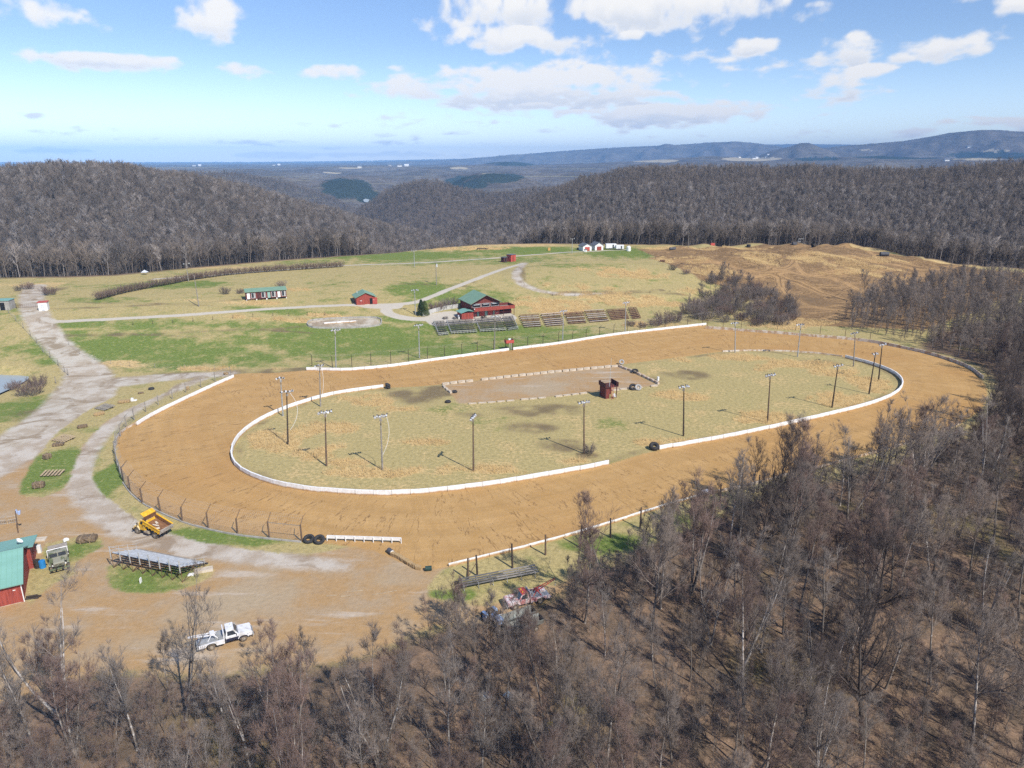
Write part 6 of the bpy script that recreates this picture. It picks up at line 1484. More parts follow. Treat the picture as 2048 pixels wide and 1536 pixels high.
    def tip(mb): mb.v = [(hx+x*ca-z*sa, y, hz+x*sa+z*ca) for x, y, z in mb.v]; return mb
    L, bh = 3.5, .78; hw = h*1.02
    bd = tip(MB().b(0, L, -hw, hw, 0, .10)).build('bed_floor', BEDRUST, t)
    for q in (-1, 1):
        sd = MB().b(0, L, q*hw-.05, q*hw+.05, .105, bh)
        for x in np.linspace(.25, L-.15, 6): sd.b(x-.04, x+.04, q*(hw+.09)-.04, q*(hw+.09)+.04, .02, bh-.08)
        sd.b(0, L, q*(hw+.09)-.05, q*(hw+.09)+.05, bh-.07, bh+.05); tip(sd).build('bed_side', YEL, bd); tip(MB().b(.05, L-.1, q*(hw-.065)-.008, q*(hw-.065)+.008, .11, bh-.03)).build('bed_lining', BEDRUST, bd)
    fr = MB().b(L-.08, L, -hw+.06, hw-.06, .105, bh+.55); tip(fr).build('bed_front', BEDRUST, bd)
    tip(MB().prism([(L-.02, bh+.5), (L+.75, bh+.72), (L+.78, bh+.80), (L-.02, bh+.60)], -hw*.9, hw*.9)).build('cab_guard', YEL, bd)
    tg = MB()
    for z in (.12, .32, .52, .70): tg.b(-.10, -.02, -hw, hw, z, z+.11)
    for y in (-hw, -.4, .4, hw): tg.b(-.13, -.10, y-.05, y+.05, .08, bh+.04)
    tip(tg).build('tailgate', mat('pale_tailgate', (.50, .46, .40), .7, (.30, .25, .2), 2.), bd)
    tip(MB().box((1.9, .2, .20), (.9, .25, .12), rz=.5).box((2.3, -.3, .17), (.5, .3, .1), rz=-.3).box((1.2, .5, .17), (.6, .4, .1), rz=1.)).rough(.03, 2).build('rubble_scraps', CONC, bd)
    MB().cyl((.9, 0, .9), (1.3, 0, 1.65), .11, .08, 8).build('hoist_ram', STEEL, t); MB().cyl((wb-2.05, .9, 1.), (wb-2.05, .9, 2.9), .06, .06, 8).build('exhaust_stack', CHASSIS, t)
dump_truck()
def army_truck():
    a, b_ = np.array(at(117, 1098)), np.array(at(124, 1166)); rz = rot(a, b_)
    o = a[:2]*.62+b_[:2]*.38; t = thing('army_truck', 'faded camouflage flatbed truck facing the trees, beside the red barn', 'truck', (o[0], o[1], float(HG(*o)[0])), rz)
    h = 1.22; MB().b(-3., 3.9, -.5, -.3, .75, .95).b(-3., 3.9, .3, .5, .75, .95).build('chassis', CHASSIS, t)
    for x in (-2.0, -.75, 2.6):
        for q in (-1, 1): wheel(t, x, q*(h-.2), .55, .32, DUSTYT, CAMO, dual=(x < 0))
    MB().b(-3.1, .9, -h, h, 1.15, 1.3).build('flat_deck', CAMOP, t)
    for x in np.linspace(-2.9, .7, 9): MB().b(x-.02, x+.02, -h+.02, h-.02, 1.302, 1.32).build('deck_joint', RUST, t)
    MB().b(-1.2, -.2, -.4, .3, 1.305, 1.6).rough(.05, 4).build('scrap_heap', CHASSIS, t)
    m = MB().tube([(.95, -h, 1.3), (.95, -h, 2.55), (.95, h, 2.55), (.95, h, 1.3)], .06, 6); m.build('rack_hoop', WHITE, t)
    c = MB().b(1.1, 2.15, -h*.93, h*.93, 1.0, 1.75).build('cab', CAMO, t, bevel=.04)
    MB().b(1.15, 2.0, -h*.9, h*.9, 1.753, 2.5).build('cab_top', CAMO, c, bevel=.05)
    for y0, y1 in ((-1.0, -.06), (.06, 1.0)): MB().b(2.003, 2.03, y0, y1, 1.85, 2.38).build('windscreen', GLASS, c)
    for q in (-1, 1):
        MB().b(1.3, 1.9, q*h*.905-.012, q*h*.905+.012, 1.85, 2.3).build('side_window', GLASS, c)
        MB().prism([(2.0, 1.05), (2.1, 1.4), (3.1, 1.42), (3.3, 1.15), (3.2, 1.12), (3.05, 1.3), (2.2, 1.28), (2.1, 1.02)], q*h-.25*(q > 0), q*h+.25*(q < 0)).build('wing', CAMO, t); MB().cyl((3.25, q*.75, 1.2), (3.36, q*.75, 1.2), .12, .14, 10).build('headlight', CLEAR, t)
        MB().box((2.0, q*(h+.1), 2.1), (.05, .16, .35)).build('mirror', CHASSIS, t)
    MB().prism([(2.15, 1.0), (3.55, 1.0), (3.58, 1.5), (3.4, 1.62), (2.15, 1.72)], -.68, .68).build('bonnet', CAMO, t, bevel=.06)
    g_ = MB()
    for y in np.linspace(-.6, .6, 9): g_.b(3.585, 3.62, y-.03, y+.03, 1.03, 1.48)
    g_.build('grille', CHASSIS, t); MB().b(3.7, 3.85, -h, h, .72, .92).build('bumper', CAMO, t)
army_truck()
def tractor():
    p = at(988, 1247); t = thing('old_tractor', 'faded blue old machine half hidden by twigs below the red and white tow truck', 'tractor', p, R(-50))
    BL = mat('faded_blue_paint', (.17, .31, .58), .6, (.28, .36, .5), 2.5)
    MB().prism([(-.2, .7), (1.5, .7), (1.55, 1.3), (1.3, 1.45), (-.2, 1.5)], -.38, .38).build('bonnet', BL, t, bevel=.05); MB().b(-1.4, -.2, -.3, .3, .6, 1.0).build('gearbox', CHASSIS, t)
    for q in (-1, 1):
        wheel(t, -.9, q*.75, .72, .34, RUBBER, BL); wheel(t, 1.2, q*.6, .38, .2, RUBBER, BL); MB().prism([(-1.6, 1.1), (-1.3, 1.5), (-.6, 1.52), (-.3, 1.1), (-.4, 1.08), (-.66, 1.42), (-1.25, 1.42), (-1.5, 1.06)], q*.78-.2, q*.78+.2).build('wing', BL, t)
    MB().b(-1.1, -.6, -.25, .25, 1.1, 1.2).b(-1.2, -1.1, -.25, .25, 1.2, 1.6).build('seat', CHASSIS, t); MB().torus((-.35, 0, 1.6), .2, .025, n=14, m=5).cyl((-.2, 0, 1.3), (-.35, 0, 1.6), .02, .02, 5).build('steering_wheel', CHASSIS, t); MB().cyl((.6, .2, 1.45), (.6, .2, 2.3), .05, .05, 7).build('exhaust_pipe', RUST, t)
tractor()
def hopper(px, py, label, rz, L=4.6, W=1.5):
    p = at(px, py); t = thing('farm_trailer', label, 'trailer', p, rz, 'old grey farm trailers in the brush'); m = mat('grey_weathered_steel', (.26, .28, .26), .8, (.17, .16, .14), 1.6)
    MB().prismx([(-W*.30, .55), (W*.30, .55), (W*.5, 1.35), (W*.47, 1.35), (W*.27, .60), (-W*.27, .60), (-W*.47, 1.35), (-W*.5, 1.35)], 0, L).build('body', m, t)
    MB().prismx([(-W*.28, .56), (W*.28, .56), (W*.48, 1.34), (-W*.48, 1.34)], L, L+.06).build('end_board', CHASSIS, t)
    for x in (L*.3, L*.75):
        for q in (-1, 1): wheel(t, x, q*W*.48, .34, .2)
    MB().tube([(0, 0, .5), (-1.4, 0, .4)], .05, 5).build('drawbar', RUST, t)
hopper(1004, 1256, 'grey farm trailer in the brush, upper one of two beside the old blue machine', R(30)); hopper(1018, 1272, 'grey farm trailer in the brush, lower one of two beside the old blue machine', R(28))
def white_post():
    p = at(1003, 1240); t = thing('boat_trailer_frame', 'red and white frame with a leaning dark lever beside the old blue machine', 'frame', p, R(20)); MB().box((0, 0, .5), (.5, .4, .5)).box((.4, -.5, .3), (.9, .25, .2)).build('white_frame', WHITE, t); MB().cyl((.2, .2, .3), (.45, .5, 2.1), .06, .05, 6).build('lever', RUST, t)
white_post()
# ================================================================== portable aluminium stand on the lot
def portable():
    A = [np.array(at(*q)) for q in ((225, 1137), (362, 1166), (391, 1143), (305, 1106))]     # back-left, back-right, front-right, front-left (ground)
    o = A[0].copy(); rz = rot(A[0], A[1]); L = math.dist(A[0][:2], A[1][:2])*1.02
    t = thing('portable_bleacher', 'long galvanised bleacher on scaffold legs standing on the lot grass, seats toward the track', 'bleacher', tuple(o), rz)
    rows = 8; run = .62; D = rows*run
    for i in range(rows):
        y = .4+i*run; z = 2.35-i*.27
        MB().b(.1, L, y-.14, y+.14, z, z+.05).build('bench_seat', ALU if i < 7 else WOODG, t)
        MB().b(.1, L, y+.20, y+.40, z-.34, z-.30).build('foot_board', DFOOT, t)
    mb = MB()
    for k in range(8):
        x = .1+(L-.2)*k/7
        mb.cyl((x, .2, 2.3), (x, D+.3, .2), .045, .045, 5).cyl((x, .15, 0), (x, .15, 2.3), .04, .04, 5).cyl((x, D*.5, 0), (x, D*.5, 1.25), .04, .04, 5).cyl((x, .15, .1), (x, D, .1), .04, .04, 5).cyl((x, .15, .1), (x, D*.5, 1.2), .03, .03, 5)
        if k < 7:
            x2 = .1+(L-.2)*(k+1)/7; mb.cyl((x, .15, .15), (x2, .15, 2.1), .028, .028, 5); mb.cyl((x, D*.5, .1), (x2, D*.5, 1.1), .028, .028, 5)
    mb.build('scaffold_frame', RUST, t)
    mb = MB()
    for k in range(8): x = .1+(L-.2)*k/7; mb.b(x-.06, x+.06, -.04, .04, 1.6, 3.55)
    mb.build('guard_posts', ALU, t)
    mb = MB()
    for z in (2.9, 3.5): mb.cyl((.1, 0, z), (L-.1, 0, z), .03, .03, 5)
    for x in (.05, L-.05):
        for z in (.55, 1.): mb.cyl((x, 0, 2.45+z), (x, D*.95, .35+z), .03, .03, 5)
        for y in np.linspace(.1, D*.9, 4): mb.cyl((x, y, 2.4-.435*y), (x, y, 3.45-.435*y), .03, .03, 5)
    mb.build('guard_rail', ALU, t)
portable()
def low_bleacher():
    a, b_ = np.array(at(921, 1182)), np.array(at(1077, 1152)); rz = rot(a, b_); L = math.dist(a[:2], b_[:2])
    t = thing('low_bleacher', 'long low weathered timber bleacher on the grass above the red and white tow truck', 'bleacher', tuple(a), rz)
    D_ = mat('old_dark_planks', (.19, .18, .165), .9, (.085, .08, .075), 1.2, stretch=(.5, 4, 1)); rr = np.random.default_rng(3)
    for i in range(4):
        y = .15+i*.42; z = .95-.18*(3-i)*.6; c = L*rr.uniform(.45, .6)
        MB().box((c/2, y, z), (c, .30, .055), ry=rr.normal(0, .006), rz=rr.normal(0, .004)).build('bench_plank', D_, t); MB().box(((c+L)/2+.03, y, z+.01), (L-c, .30, .055), rz=rr.normal(0, .01)).build('bench_plank', WOODG, t)
    for k in range(6):
        x = .5+(L-1)*k/5; MB().tube([(x, 0, .0), (x, 0, .75)], .05, 5).tube([(x, 1.5, 0), (x, 1.5, .9)], .05, 5).tube([(x, -.25, 0), (x, .5, .7)], .035, 5).tube([(x, 0, .62), (x, 1.5, .86)], .04, 5).build('leg_frame', STEEL, t)
low_bleacher()
# ================================================================== hay, bench stacks, scrap on the verge
BOXM = {}
def bale(px, py, label, m, L=1.7, W=1.1, H_=.8, rz=0., n=1, group='old bales on the grass strip'):
    p = at(px, py); t = thing('hay_bale', label, 'bale', p, rz, group); r = np.random.default_rng(int(px)); mb = MB()
    for k in range(n):
        # a slumped bale: a rounded block with wandering sides
        nx, V = 6, []
        F = []; x0 = k*.9*L*(n > 1)
        for i in range(nx+1):
            f = i/nx; e = 1-.18*abs(2*f-1)**4
            for j in range(10):
                a = 2*math.pi*j/10; cy, cz = math.cos(a), math.sin(a); s = 1/max(abs(cy), abs(cz))**.75
                V.append((x0+(f-.5)*L+r.normal(0, .03), cy*s*W/2*e*(1+r.normal(0, .05))+(.25*k), H_/2+cz*s*H_/2*e*(1+r.normal(0, .05))))
        for i in range(nx):
            for j in range(10): F.append((i*10+j, i*10+(j+1) % 10, (i+1)*10+(j+1) % 10, (i+1)*10+j))
        F += [tuple(range(9, -1, -1)), tuple(nx*10+j for j in range(10))]; mb.add(V, F)
    o = mb.build('hay_bundle', m, t)
    tw = MB()
    for k in range(n):
        for s in (-.25, .25): tw.box((k*.9*L*(n > 1)+s*L, .25*k, H_*.52), (.04, W*1.1, H_*1.06))
    tw.build('twine_band', WOODT, t)
bale(78, 975, 'dark square bale at the lower end of the grass strip', HAYD, 1.8, 1.3, 1.1, R(20)); bale(95, 917, 'brown round-topped bale above the tan bench stack', HAYD, 1.3, 1.2, 1.0, R(70)); bale(117, 891, 'flat grey-brown bale below the middle bench stack', HAYD, 2., 1.3, .6, R(15)); bale(165, 855, 'low dark bale in the middle of the grass strip', HAYD, 1.9, 1.1, .65, R(35)); bale(194, 831, 'tan pair of hay bales below the upper bench stack', HAY, 1.1, 1., .75, R(30), 2); bale(243, 806, 'tan hay bales right of the upper bench stack', HAY, 1.3, 1.1, .7, R(10), 2); bale(282, 787, 'dark slumped bale near the top of the grass strip', HAYD, 1.2, .8, .4, R(25))
bale(452, 749, 'tan hay lump at the end of the service road fence', HAY, 1.1, .9, .7, R(50)); bale(376, 780, 'pale bale by the service road fence posts', HAY, .7, .6, 1., R(10))
bale(175, 1082, 'dark brown rotten bale heap on the grass island by the army truck', HAYD, 2.6, 1.8, .9, R(10))
def bench_stack(px, py, label, n, rz, m, L=2.6):
    p = at(px, py); t = thing('bench_stack', label, 'stacked benches', p, rz, 'stacks of plank benches on the grass strip')
    for k in range(n): MB().box((k*.62, 0, .42), (.34, L, .07), rx=.10).build('bench_plank', m, t)
    mb = MB()
    for k in range(n):
        for s in (-.8, .8): mb.box((k*.62, s, .16), (.10, .12, .45))
    for s in (-.8, .8): mb.box(((n-1)*.31, s, .3), (n*.62, .08, .08))
    mb.build('bench_legs', WOODD, t)
bench_stack(88, 950, 'tan plank bench stack with the brightest boards, lowest on the grass strip', 6, R(6), WOODT, 2.2); bench_stack(117, 878, 'tan plank bench stack in the middle of the grass strip, beside the flat bale', 6, R(-20), WOODT, 3.0); bench_stack(201, 815, 'dark plank bench stack with thin boards, highest on the grass strip', 6, R(-25), WOODG, 3.0)
def scrap(px, py, label, boxes, m, name='scrap_board', cat='board', rz=0., group=None):
    p = at(px, py); t = thing(name, label, cat, p, rz, group); mb = MB()
    for c, d, z in boxes: mb.box(c, d, rz=z)
    mb.build('board_piece', m, t)
scrap(266, 801, 'white and grey scrap boards on the grass strip below the tyre', [((0, 0, .12), (1.8, .3, .12), .3), ((.5, -.5, .1), (1.2, .25, .1), .5), ((-.3, .3, .3), (.5, .4, .5), .1)], WHITE)
scrap(282, 1165, 'small white board standing in the grass below the galvanised bleacher', [((0, 0, .35), (.12, .5, .7), .1)], WHITE); scrap(382, 1150, 'small white slab lying by the right end of the galvanised bleacher', [((0, 0, .08), (.8, .6, .14), .2)], WHITE)
scrap(408, 1142, 'flat grey boulder at the tip of the bleacher grass island', [((0, 0, .15), (2.4, 1., .4), .35)], CONC, 'boulder', 'boulder')
scrap(132, 1082, 'white propane tank lying in the grass above the army truck', [((0, 0, .28), (.4, .35, .35), .6), ((.15, -.18, .28), (.75, .32, .32), .9)], WHITE, 'gas_tank', 'tank'); scrap(80, 1105, 'white upright tank beside the red barn wing, above the blue drum', [((0, 0, .6), (.45, .45, 1.2), .3)], WHITE, 'gas_tank', 'tank')
scrap(64, 1198, 'dark pile of old boards at the foot of the red barn corner', [((0, 0, .1), (1.6, .25, .12), .2), ((.2, .4, .2), (1.5, .25, .12), .1), ((-.1, .2, .35), (1.3, .25, .1), .35)], WOODD, 'board_pile', 'boards')
scrap(78, 1080, 'pale stone slab step by the barn wing corner', [((0, 0, .1), (2., 1.1, .25), .2)], CONC, 'stone_slab', 'slab')
small_barrel(86, 1135, 'bright blue plastic drum beside the red barn', mat('blue_plastic', (.03, .24, .58), .4, (.025, .2, .5), 2.), .42, 1.1); small_barrel(76, 1135, 'black drum standing between the blue drum and the barn', CHASSIS, .42, 1.2)
# straw roll across the pit entrance
def straw():
    L = smooth(atl([(783, 1110), (797, 1116), (815, 1127), (833, 1138), (842, 1139)]), .8)
    for i in range(len(L)-1):
        c = (L[i]+L[i+1])/2; d = L[i+1]-L[i]; t = thing('straw_bale', 'tan straw bale in the curved row between two drums at the pit entrance', 'bale', (c[0], c[1], float(HG(*c)[0])), math.atan2(d[1], d[0])+random.uniform(-.1, .1), 'straw bales across the pit entrance')
        mb = MB().box((0, 0, .28), (.86, .55, .55), rx=random.uniform(-.1, .1)).rough(.05, i); mb.build('straw_bundle', HAY, t, bevel=.06); MB().box((.2, 0, .28), (.03, .6, .60)).box((-.2, 0, .28), (.03, .6, .60)).build('twine_band', WOODT, t)
straw()
small_barrel(781, 1107, 'dark drum with a white lid lying at the upper end of the straw bale row', LAMPD, .38, 1.0, lying=R(-50), band=WHITE); small_barrel(857, 1141, 'dark green drum lying at the lower end of the straw bale row', mat('dark_green_paint', (.025, .06, .05), .6), .35, .9, lying=R(10))
scrap(770, 1186, 'long pale plank lying on the dirt of the entrance', [((0, 0, .05), (3.2, .18, .06), .32)], WOODT); scrap(710, 1183, 'pale plank on the dirt left of the long one', [((0, 0, .05), (2.2, .2, .06), .15)], WOODT); scrap(663, 1192, 'pair of bleached planks on the orange bank', [((0, 0, .05), (1.4, .2, .06), .2), ((1.9, -.1, .05), (1.3, .2, .06), .1)], WOODT)
scrap(1411, 990, 'crumpled pale sheet on the near wall beside the trees', [((0, 0, .75), (1.5, .9, .12), .5), ((.6, .2, .5), (.9, .7, .5), .9)], DIRTYW, 'scrap_sheet', 'sheet metal'); scrap(970, 1395, 'shiny pale scrap sheet glinting among the bottom trees', [((0, 0, .2), (1.2, 1.1, .2), .4)], STEEL, 'scrap_sheet', 'sheet metal'); scrap(1018, 1395, 'bluish scrap panel among the twigs beside the glinting sheet', [((0, 0, .2), (.9, 1.1, .2), .8)], mat('bluish_sheet', (.22, .29, .38), .5), 'scrap_sheet', 'sheet metal')
small_barrel(1100, 1458, 'small yellow drum on the leaf-covered wood floor', mat('yellow_plastic', (.75, .50, .02), .5), .32, .7)
# ---------------- dirt bike hill things
def pipe(px, py, label, m, r=1., L=3., rz=0.):
    p = at(px, py); t = thing('culvert_pipe', label, 'pipe', p, rz, 'big pipes on the dirt bike hill'); mb = MB(); n = 16
    V = []; F = []
    for x in (-L/2, L/2):
        for q in (r, r*.88):
            for k in range(n): a = 2*math.pi*k/n; V.append((x, q*math.cos(a), r*.9+q*math.sin(a)))
    for k in range(n):
        k2 = (k+1) % n; F += [(k, k2, 2*n+k2, 2*n+k), (n+k2, n+k, 3*n+k, 3*n+k2), (k2, k, n+k, n+k2), (2*n+k, 2*n+k2, 3*n+k2, 3*n+k)]
    mb.add(V, F); mb.build('pipe_shell', m, t); mb = MB()
    for x in (-L*.4, 0, L*.4): mb.torus((x, 0, r*.9), r, .05, axis='x', n=16, m=5)
    mb.build('pipe_ribs', m, t)
pipe(1345, 500, 'blue-grey pipe lying on the flat top of the dirt bike hill', LAMPD, .8, 3.5, R(5)); pipe(1686, 486, 'dark rusty pipe on the crest of the dirt bike hill', RUST, 1.1, 3.2, R(-20)); pipe(1768, 512, 'dark blue-grey pipe on the right slope of the dirt bike hill', LAMPD, 1.2, 4.5, R(-8)); pipe(1325, 524, 'dark pipe near the lower fence corner of the dirt bike hill', RUST, .6, 2.6, R(-15)); pipe(1627, 494, 'dark bush-topped barrel heap near the crest of the dirt bike hill', CHASSIS, .9, 2.2, R(30))
scrap(1425, 491, 'bright red crate on the skyline edge of the dirt bike hill', [((0, 0, .7), (2.4, 1.2, 1.4), .2)], REDBRT, 'crate', 'crate')
def stand2():
    p = at(1594, 489); t = thing('start_gate', 'dark start stand with a pale tall frame on the dirt bike hill crest', 'stand', p, R(5)); MB().b(-3, -.4, -.8, .8, 0, 1.6).rough(.1, 3).build('base', LAMPD, t); MB().b(.2, 2., -.8, .8, 1.6, 1.75).build('platform', STEEL, t); mb = MB().tube([(.2, -.8, 0), (.2, -.8, 3.4), (3.2, -.8, 3.4), (3.2, -.8, 5.4)], .08, 5).tube([(2., .8, 0), (2., .8, 3.4)], .08, 5).tube([(3.2, -.8, 0), (3.2, -.8, 3.4)], .08, 5); mb.build('pole_frame', STEEL, t)
stand2()
scrap(1098, 501, 'small orange box beside the upper field road', [((0, 0, .8), (1.4, .8, 1.6), .2)], mat('orange_paint', (.62, .36, .12), .7), 'box', 'box'); scrap(963, 499, 'dark low heap at the far edge of the green field', [((0, 0, .4), (5., 1.5, .8), .1), ((3, .5, .3), (2, 1, .6), .4)], CHASSIS, 'heap', 'heap')
scrap(1157, 499, 'dark low carts left of the hilltop garages', [((0, 0, .5), (1.6, 1., 1.), .2), ((2.4, -.8, .5), (2., 1., .9), .0)], CHASSIS, 'cart', 'cart')
def tent():
    p = at(290, 549); t = thing('canopy_frame', 'small pale peaked canopy at the far left field edge', 'canopy', p); t.scale = (.65, .65, .65); MB().add([(-1.8, -1.8, 1.6), (1.8, -1.8, 1.6), (1.8, 1.8, 1.6), (-1.8, 1.8, 1.6), (0, 0, 3.2), (-1.8, -1.8, 1.55), (1.8, -1.8, 1.55), (1.8, 1.8, 1.55), (-1.8, 1.8, 1.55)], [(0, 1, 4), (1, 2, 4), (2, 3, 4), (3, 0, 4), (8, 7, 6, 5), (0, 5, 6, 1), (1, 6, 7, 2), (2, 7, 8, 3), (3, 8, 5, 0)]).build('canopy_top', LAMPW, t)
    for x in (-1.7, 1.7):
        for y in (-1.7, 1.7): MB().cyl((x, y, -.2), (x, y, 1.6), .05, .05, 5).build('leg', STEEL, t)
tent()
def gate():
    a, b_ = at(33, 617), at(80, 614); rz = rot(a, b_); L = math.dist(a[:2], b_[:2]); t = thing('road_gate', 'long rusty pipe gate across the gravel road by the ticket booth', 'gate', a, rz); mb = MB()
    for z in (.35, .65, .95, 1.25): mb.cyl((0, 0, z), (L, 0, z), .035, .035, 5)
    for x in np.linspace(0, L, 12): mb.cyl((x, 0, .3), (x, 0, 1.3), .03, .03, 5)
    mb.build('gate_bars', RUST, t)
    for x in (0, L): MB().cyl((x, .1, -.3), (x, .1, 1.7), .10, .09, 7).build('post', WOODD, t)
gate()
# ================================================================== hedges, shrubs, evergreens, dry grass
def hedge(pts, h, label):
    L = smooth(atl(pts), 1.1); c = L[len(L)//2]; z0 = float(HG(*c)[0]); r = np.random.default_rng(len(L)); parts = [[], []]
    zz = HG(L[:, 0], L[:, 1])-z0
    for k, p in enumerate(L):
        tr_, cr_ = shrub_arr(3000+k % 5, h=h*r.uniform(.85, 1.1), w=1.8, stems=18, n=5, m=5, tw=.02); a = r.uniform(0, 6.28); Rm = np.array([[math.cos(a), -math.sin(a), 0], [math.sin(a), math.cos(a), 0], [0, 0, 1]])
        for q, arr in zip(parts, (tr_, cr_)):
            V = arr[0] @ Rm.T + [p[0]-c[0], p[1]-c[1], zz[k]]
            for f in arr[1]: q.append((V, f)) if f is arr[1][0] else q.append((V, f))
    t = thing('hedge', label, 'hedge', (c[0], c[1], z0), 0, 'hedges across the upper field')
    link('stems', mesh_np('hedge_stems', *cat_mesh(parts[0]), TRUNK_DARK), t); link('twigs', mesh_np('hedge_twigs', *cat_mesh(parts[1]), CROWN_RED), t)
hedge([(196,600),(230,591),(270,582),(310,574),(345,568),(372,562),(398,558)], 3.0, 'lower left clipped leafless hedge in the upper field')
hedge([(384,560),(420,555),(470,549),(520,545),(580,541),(640,537),(683,534)], 3.0, 'upper right clipped leafless hedge in the upper field')
SHR = {'red': [variant('shrub', shrub_arr(910+k, h=2.6, w=4.2, stems=60, n=8, m=6, tw=.014), (TRUNK, CROWN_RED)) for k in range(3)], 'grey': [variant('shrub', shrub_arr(920+k, h=3., w=3.2, stems=46, n=8, m=6, tw=.014), (TRUNK, CROWN)) for k in range(3)]}
NS = 0
def shrub(px, py, kind, s, label, group=None, sz=1., ground=None):
    global NS
    NS += 1; p = at(px, py) if ground is None else ground; v = SHR[kind][NS % 3]; t = thing('shrub', label, 'shrub', p, random.uniform(0, 6), group); t.scale = (s, s, s*sz); link('stems', v[0], t); link('twigs', v[1], t)
for px, py, k, s, lb in [(1328,648,'red',1.6,'large reddish-brown round shrub beyond the right end of the bench bleachers'), (1352,644,'red',1.5,'reddish-brown shrub between the large round shrub and the brushy hollow'), (1310,652,'red',1.0,'low reddish shrub on the slope below the right bleacher end'), (1262,652,'red',.8,'small red-brown shrub under the right grey floodlight pole'), (1285,655,'red',.7,'small red-brown shrub behind the far straight fence'),
  (872,621,'red',1.2,'brown shrub behind the retaining wall, by the small evergreens'), (890,617,'grey',1.2,'grey-brown shrub in the middle of the row behind the retaining wall'), (906,613,'grey',1.1,'grey-brown shrub nearest the red building, behind the retaining wall'),
  (450,588,'grey',.9,'small grey bush in the field left of the cabin row'), (482,587,'red',.7,'low brown bush close to the left end of the cabin row'), (562,575,'grey',.9,'round grey bush behind the right end of the cabin row'),
  (60,790,'red',1.3,'brown brushy shrub on the bank of the pond'), (75,772,'red',1.0,'low reddish brush above the pond bank'), (30,778,'red',.8,'low brush at the pond edge'), (56,578,'red',1.0,'dark round bush at the top of the gravel road'), (36,582,'grey',.7,'small grey bush at the left of the gravel road top'), (98,590,'red',1.2,'reddish bush right of the gravel road gate'), (1345,540,'grey',.9,'scrawny bush on the fence line of the dirt bike hill'), (1373,548,'red',.8,'small dark bush down the fence line of the dirt bike hill'), (1500,560,'grey',.8,'small grey bush on the dirt bike slope above the hollow'),
  (1178,908,'grey',.7,'grey weed clump at the foot of the pole beside the infield wall gap'), (1012,525,'red',.3,'tiny dark weed by the maroon huts')]: shrub(px, py, k, s, lb)
# the brushy hollow between the bleachers and the dirt bike hill
HOL = np.array([at(*p)[:2] for p in [(1360,632),(1400,598),(1420,562),(1450,556),(1520,572),(1580,600),(1600,640),(1560,655),(1480,650),(1420,644)]])
hp = []; rg2 = np.random.default_rng(8)
for x, y in np.c_[rg2.uniform(HOL[:, 0].min(), HOL[:, 0].max(), 6000), rg2.uniform(HOL[:, 1].min(), HOL[:, 1].max(), 6000)]:
    if sdf(HOL, np.array([x]), np.array([y]))[0] < .5 or any((x-a)**2+(y-b_)**2 < 10.5 for a, b_ in hp): continue
    hp.append((x, y))
for i, (x, y) in enumerate(hp):
    if i % 5 in (0, 2, 3): shrub(0, 0, 'grey' if i % 3 else 'red', random.uniform(.8, 1.35), 'leafless shrub in the brushy hollow between bleachers and dirt bike hill', 'shrubs of the brushy hollow', 1.15, (x, y, float(HG(x, y)[0])))
    elif N_TREES < 296: tree('sap' if i % 2 else 'edge', x, y, random.uniform(5, 9), 'slim leafless tree in the brushy hollow between bleachers and dirt bike hill', 'trees of the brushy hollow')
print('hollow', len(hp))
# evergreens: bushy needle sprays
def conifer_arr(seed, h, w):
    r = np.random.default_rng(seed); n = 2600; t = r.uniform(0, 1, n)**.8; a = r.uniform(0, 6.28, n); rad = w*(1-t)**.7*np.sqrt(r.uniform(.25, 1, n))*(1+.2*np.sin(a*3+t*9))
    S = np.c_[rad*np.cos(a), rad*np.sin(a), t*h]; D = np.c_[np.cos(a)*.7, np.sin(a)*.7, .6+0*a]+r.normal(0, .3, (n, 3)); D /= np.linalg.norm(D, axis=1, keepdims=True)
    return twigs3(np.stack([S, S+D*.4], 1), np.full(n, .06))
EVG = mat('evergreen_needles', (.035, .065, .022), .8, (.02, .035, .014), 2.); EVY = mat('yellow_green_needles', (.10, .13, .03), .8, (.05, .07, .02), 2.)
for px, h, m, lb in ((843, 5.6, EVG, 'dark pointed evergreen, left of the pair beside the patio'), (850, 5.2, EVY, 'yellowish green evergreen, right of the pair beside the patio')):
    p = at(px, 631); t = thing('evergreen_tree', lb, 'tree', p); V, Fm = conifer_arr(px, h, 1.7); link('crown', mesh_np('evergreen_crown', V, Fm, m), t); MB().cyl((0, 0, -.2), (0, 0, h*.8), .12, .04, 7).build('trunk', TRUNK_DARK, t)
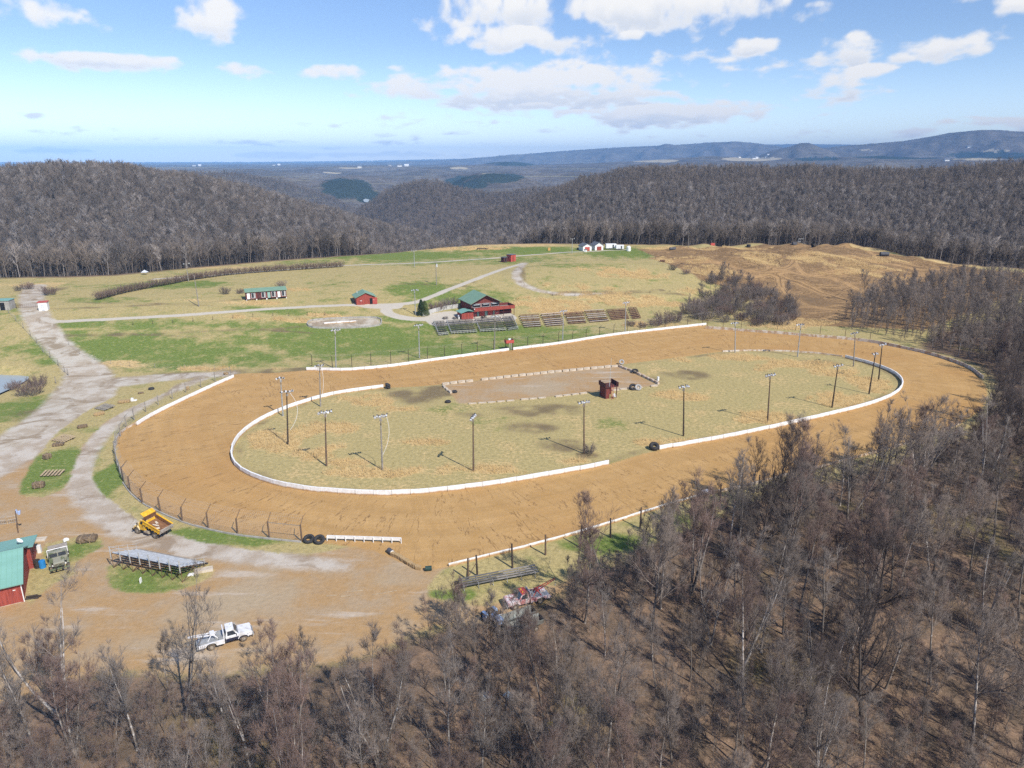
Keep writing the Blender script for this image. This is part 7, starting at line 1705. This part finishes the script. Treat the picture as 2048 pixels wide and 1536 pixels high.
# standing dry grass
def dry_grass():
    r = np.random.default_rng(12); x = r.uniform(-95, 215, 420000); y = r.uniform(95, 420, 420000); pp = proj(x, y, 0*x+3)
    k = (pp[0] > -20) & (pp[0] < 2070) & (pp[1] < 1010) & (np.hypot(x, y) < Rc(np.arctan2(x, y))-1); x, y = x[k], y[k]
    d = np.clip(blobs(DRY, x, y)*(.75+.9*fbm(x/5, y/5, 71, 3)), 0, 1)+.35*fbm(x/2.2, y/2.2, 88, 2)
    k = (d > .52) & (sdf(P_OUT, x, y)-0 > -99) & (np.minimum(sdf(P_OUT, x, y), -sdf(P_IN, x, y)) < -.4); x, y = x[k], y[k]
    q = np.ones(len(x), bool)
    for l, w_ in PATHS: q &= ldf(line(l), w_, x, y) < -.3
    for p_ in PLOTS: q &= sdf(poly(p_), x, y) < -.3
    x, y = x[q], y[q]; n = len(x); z = HG(x, y); per = 3
    x = np.repeat(x, per)+r.normal(0, .25, n*per); y = np.repeat(y, per)+r.normal(0, .25, n*per); z = np.repeat(z, per)-.05; m = n*per
    D = np.c_[r.normal(0, .22, m), r.normal(0, .22, m), np.ones(m)]; S = np.c_[x, y, z]; h = r.uniform(.45, 1.15, m)
    V, Fm = twigs3(np.stack([S, S+D*h[:, None]], 1), np.full(m, .035))
    g_ = mat('dry_grass_stems', (.58, .42, .20), .9, (.45, .315, .145), .35)
    o = link('dry_grass', mesh_np('dry_grass', V, Fm, g_)); tag(o, 'tall tan dry grass standing in patches over infield and slopes', 'dry grass', None, 'stuff'); print('dry', m)
dry_grass()
# scruffy clumps along the infield wall and the verges
# ---------------- far away: farm buildings
def farmhouse(px, py, s, n):
    p = at(px, py)
    for k in range(n):
        q = (p[0]+k*s*3.2*(1 if k % 2 else -1), p[1]+(k % 3)*s*4); z = float(_H0(np.array([q[0]]), np.array([q[1]]))[0]); t = thing('farm_building', 'tiny white farm building far off on the blue hills', 'building', (q[0], q[1], z-s*.2), R(20*k), 'far white farm buildings'); t.scale = (s, s, s); rf = gable(t, 2.2, 1.2, .9, 1.4, WHITE, LAMPW if k % 2 else SHING, .1, base=0., th=.05)
for a in [(385,332,11,2),(545,331,11,2),(715,335,11,1),(795,333,13,3),(945,312,14,1),(735,323,18,2),(1505,318,12,3),(1890,322,12,1),(1935,296,18,1),(1530,316,12,2)]: farmhouse(*a)
for o in bpy.data.objects:
    if o.type == 'EMPTY' and o.parent is None and o.get('label') and not o.get('kind'): o['kind'] = 'thing'
for o in list(bpy.data.objects):
    if o.get('label') and o.get('category') and not o.get('kind'): o['kind'] = 'thing'
# ================================================================== air
def haze():
    m = bpy.data.materials.new('haze'); m.use_nodes = True; nt = m.node_tree; nt.nodes.clear()
    o = nt.nodes.new('ShaderNodeOutputMaterial'); v = nt.nodes.new('ShaderNodeVolumePrincipled')
    v.inputs['Color'].default_value = HAZE_COL; v.inputs['Density'].default_value = HAZE_D; v.inputs['Anisotropy'].default_value = -.5
    nt.links.new(v.outputs[0], o.inputs['Volume'])
    mb = MB().b(-21000, 21000, -200, 21500, -130, 490)
    tag(mb.build('haze', m), kind='stuff')
haze()
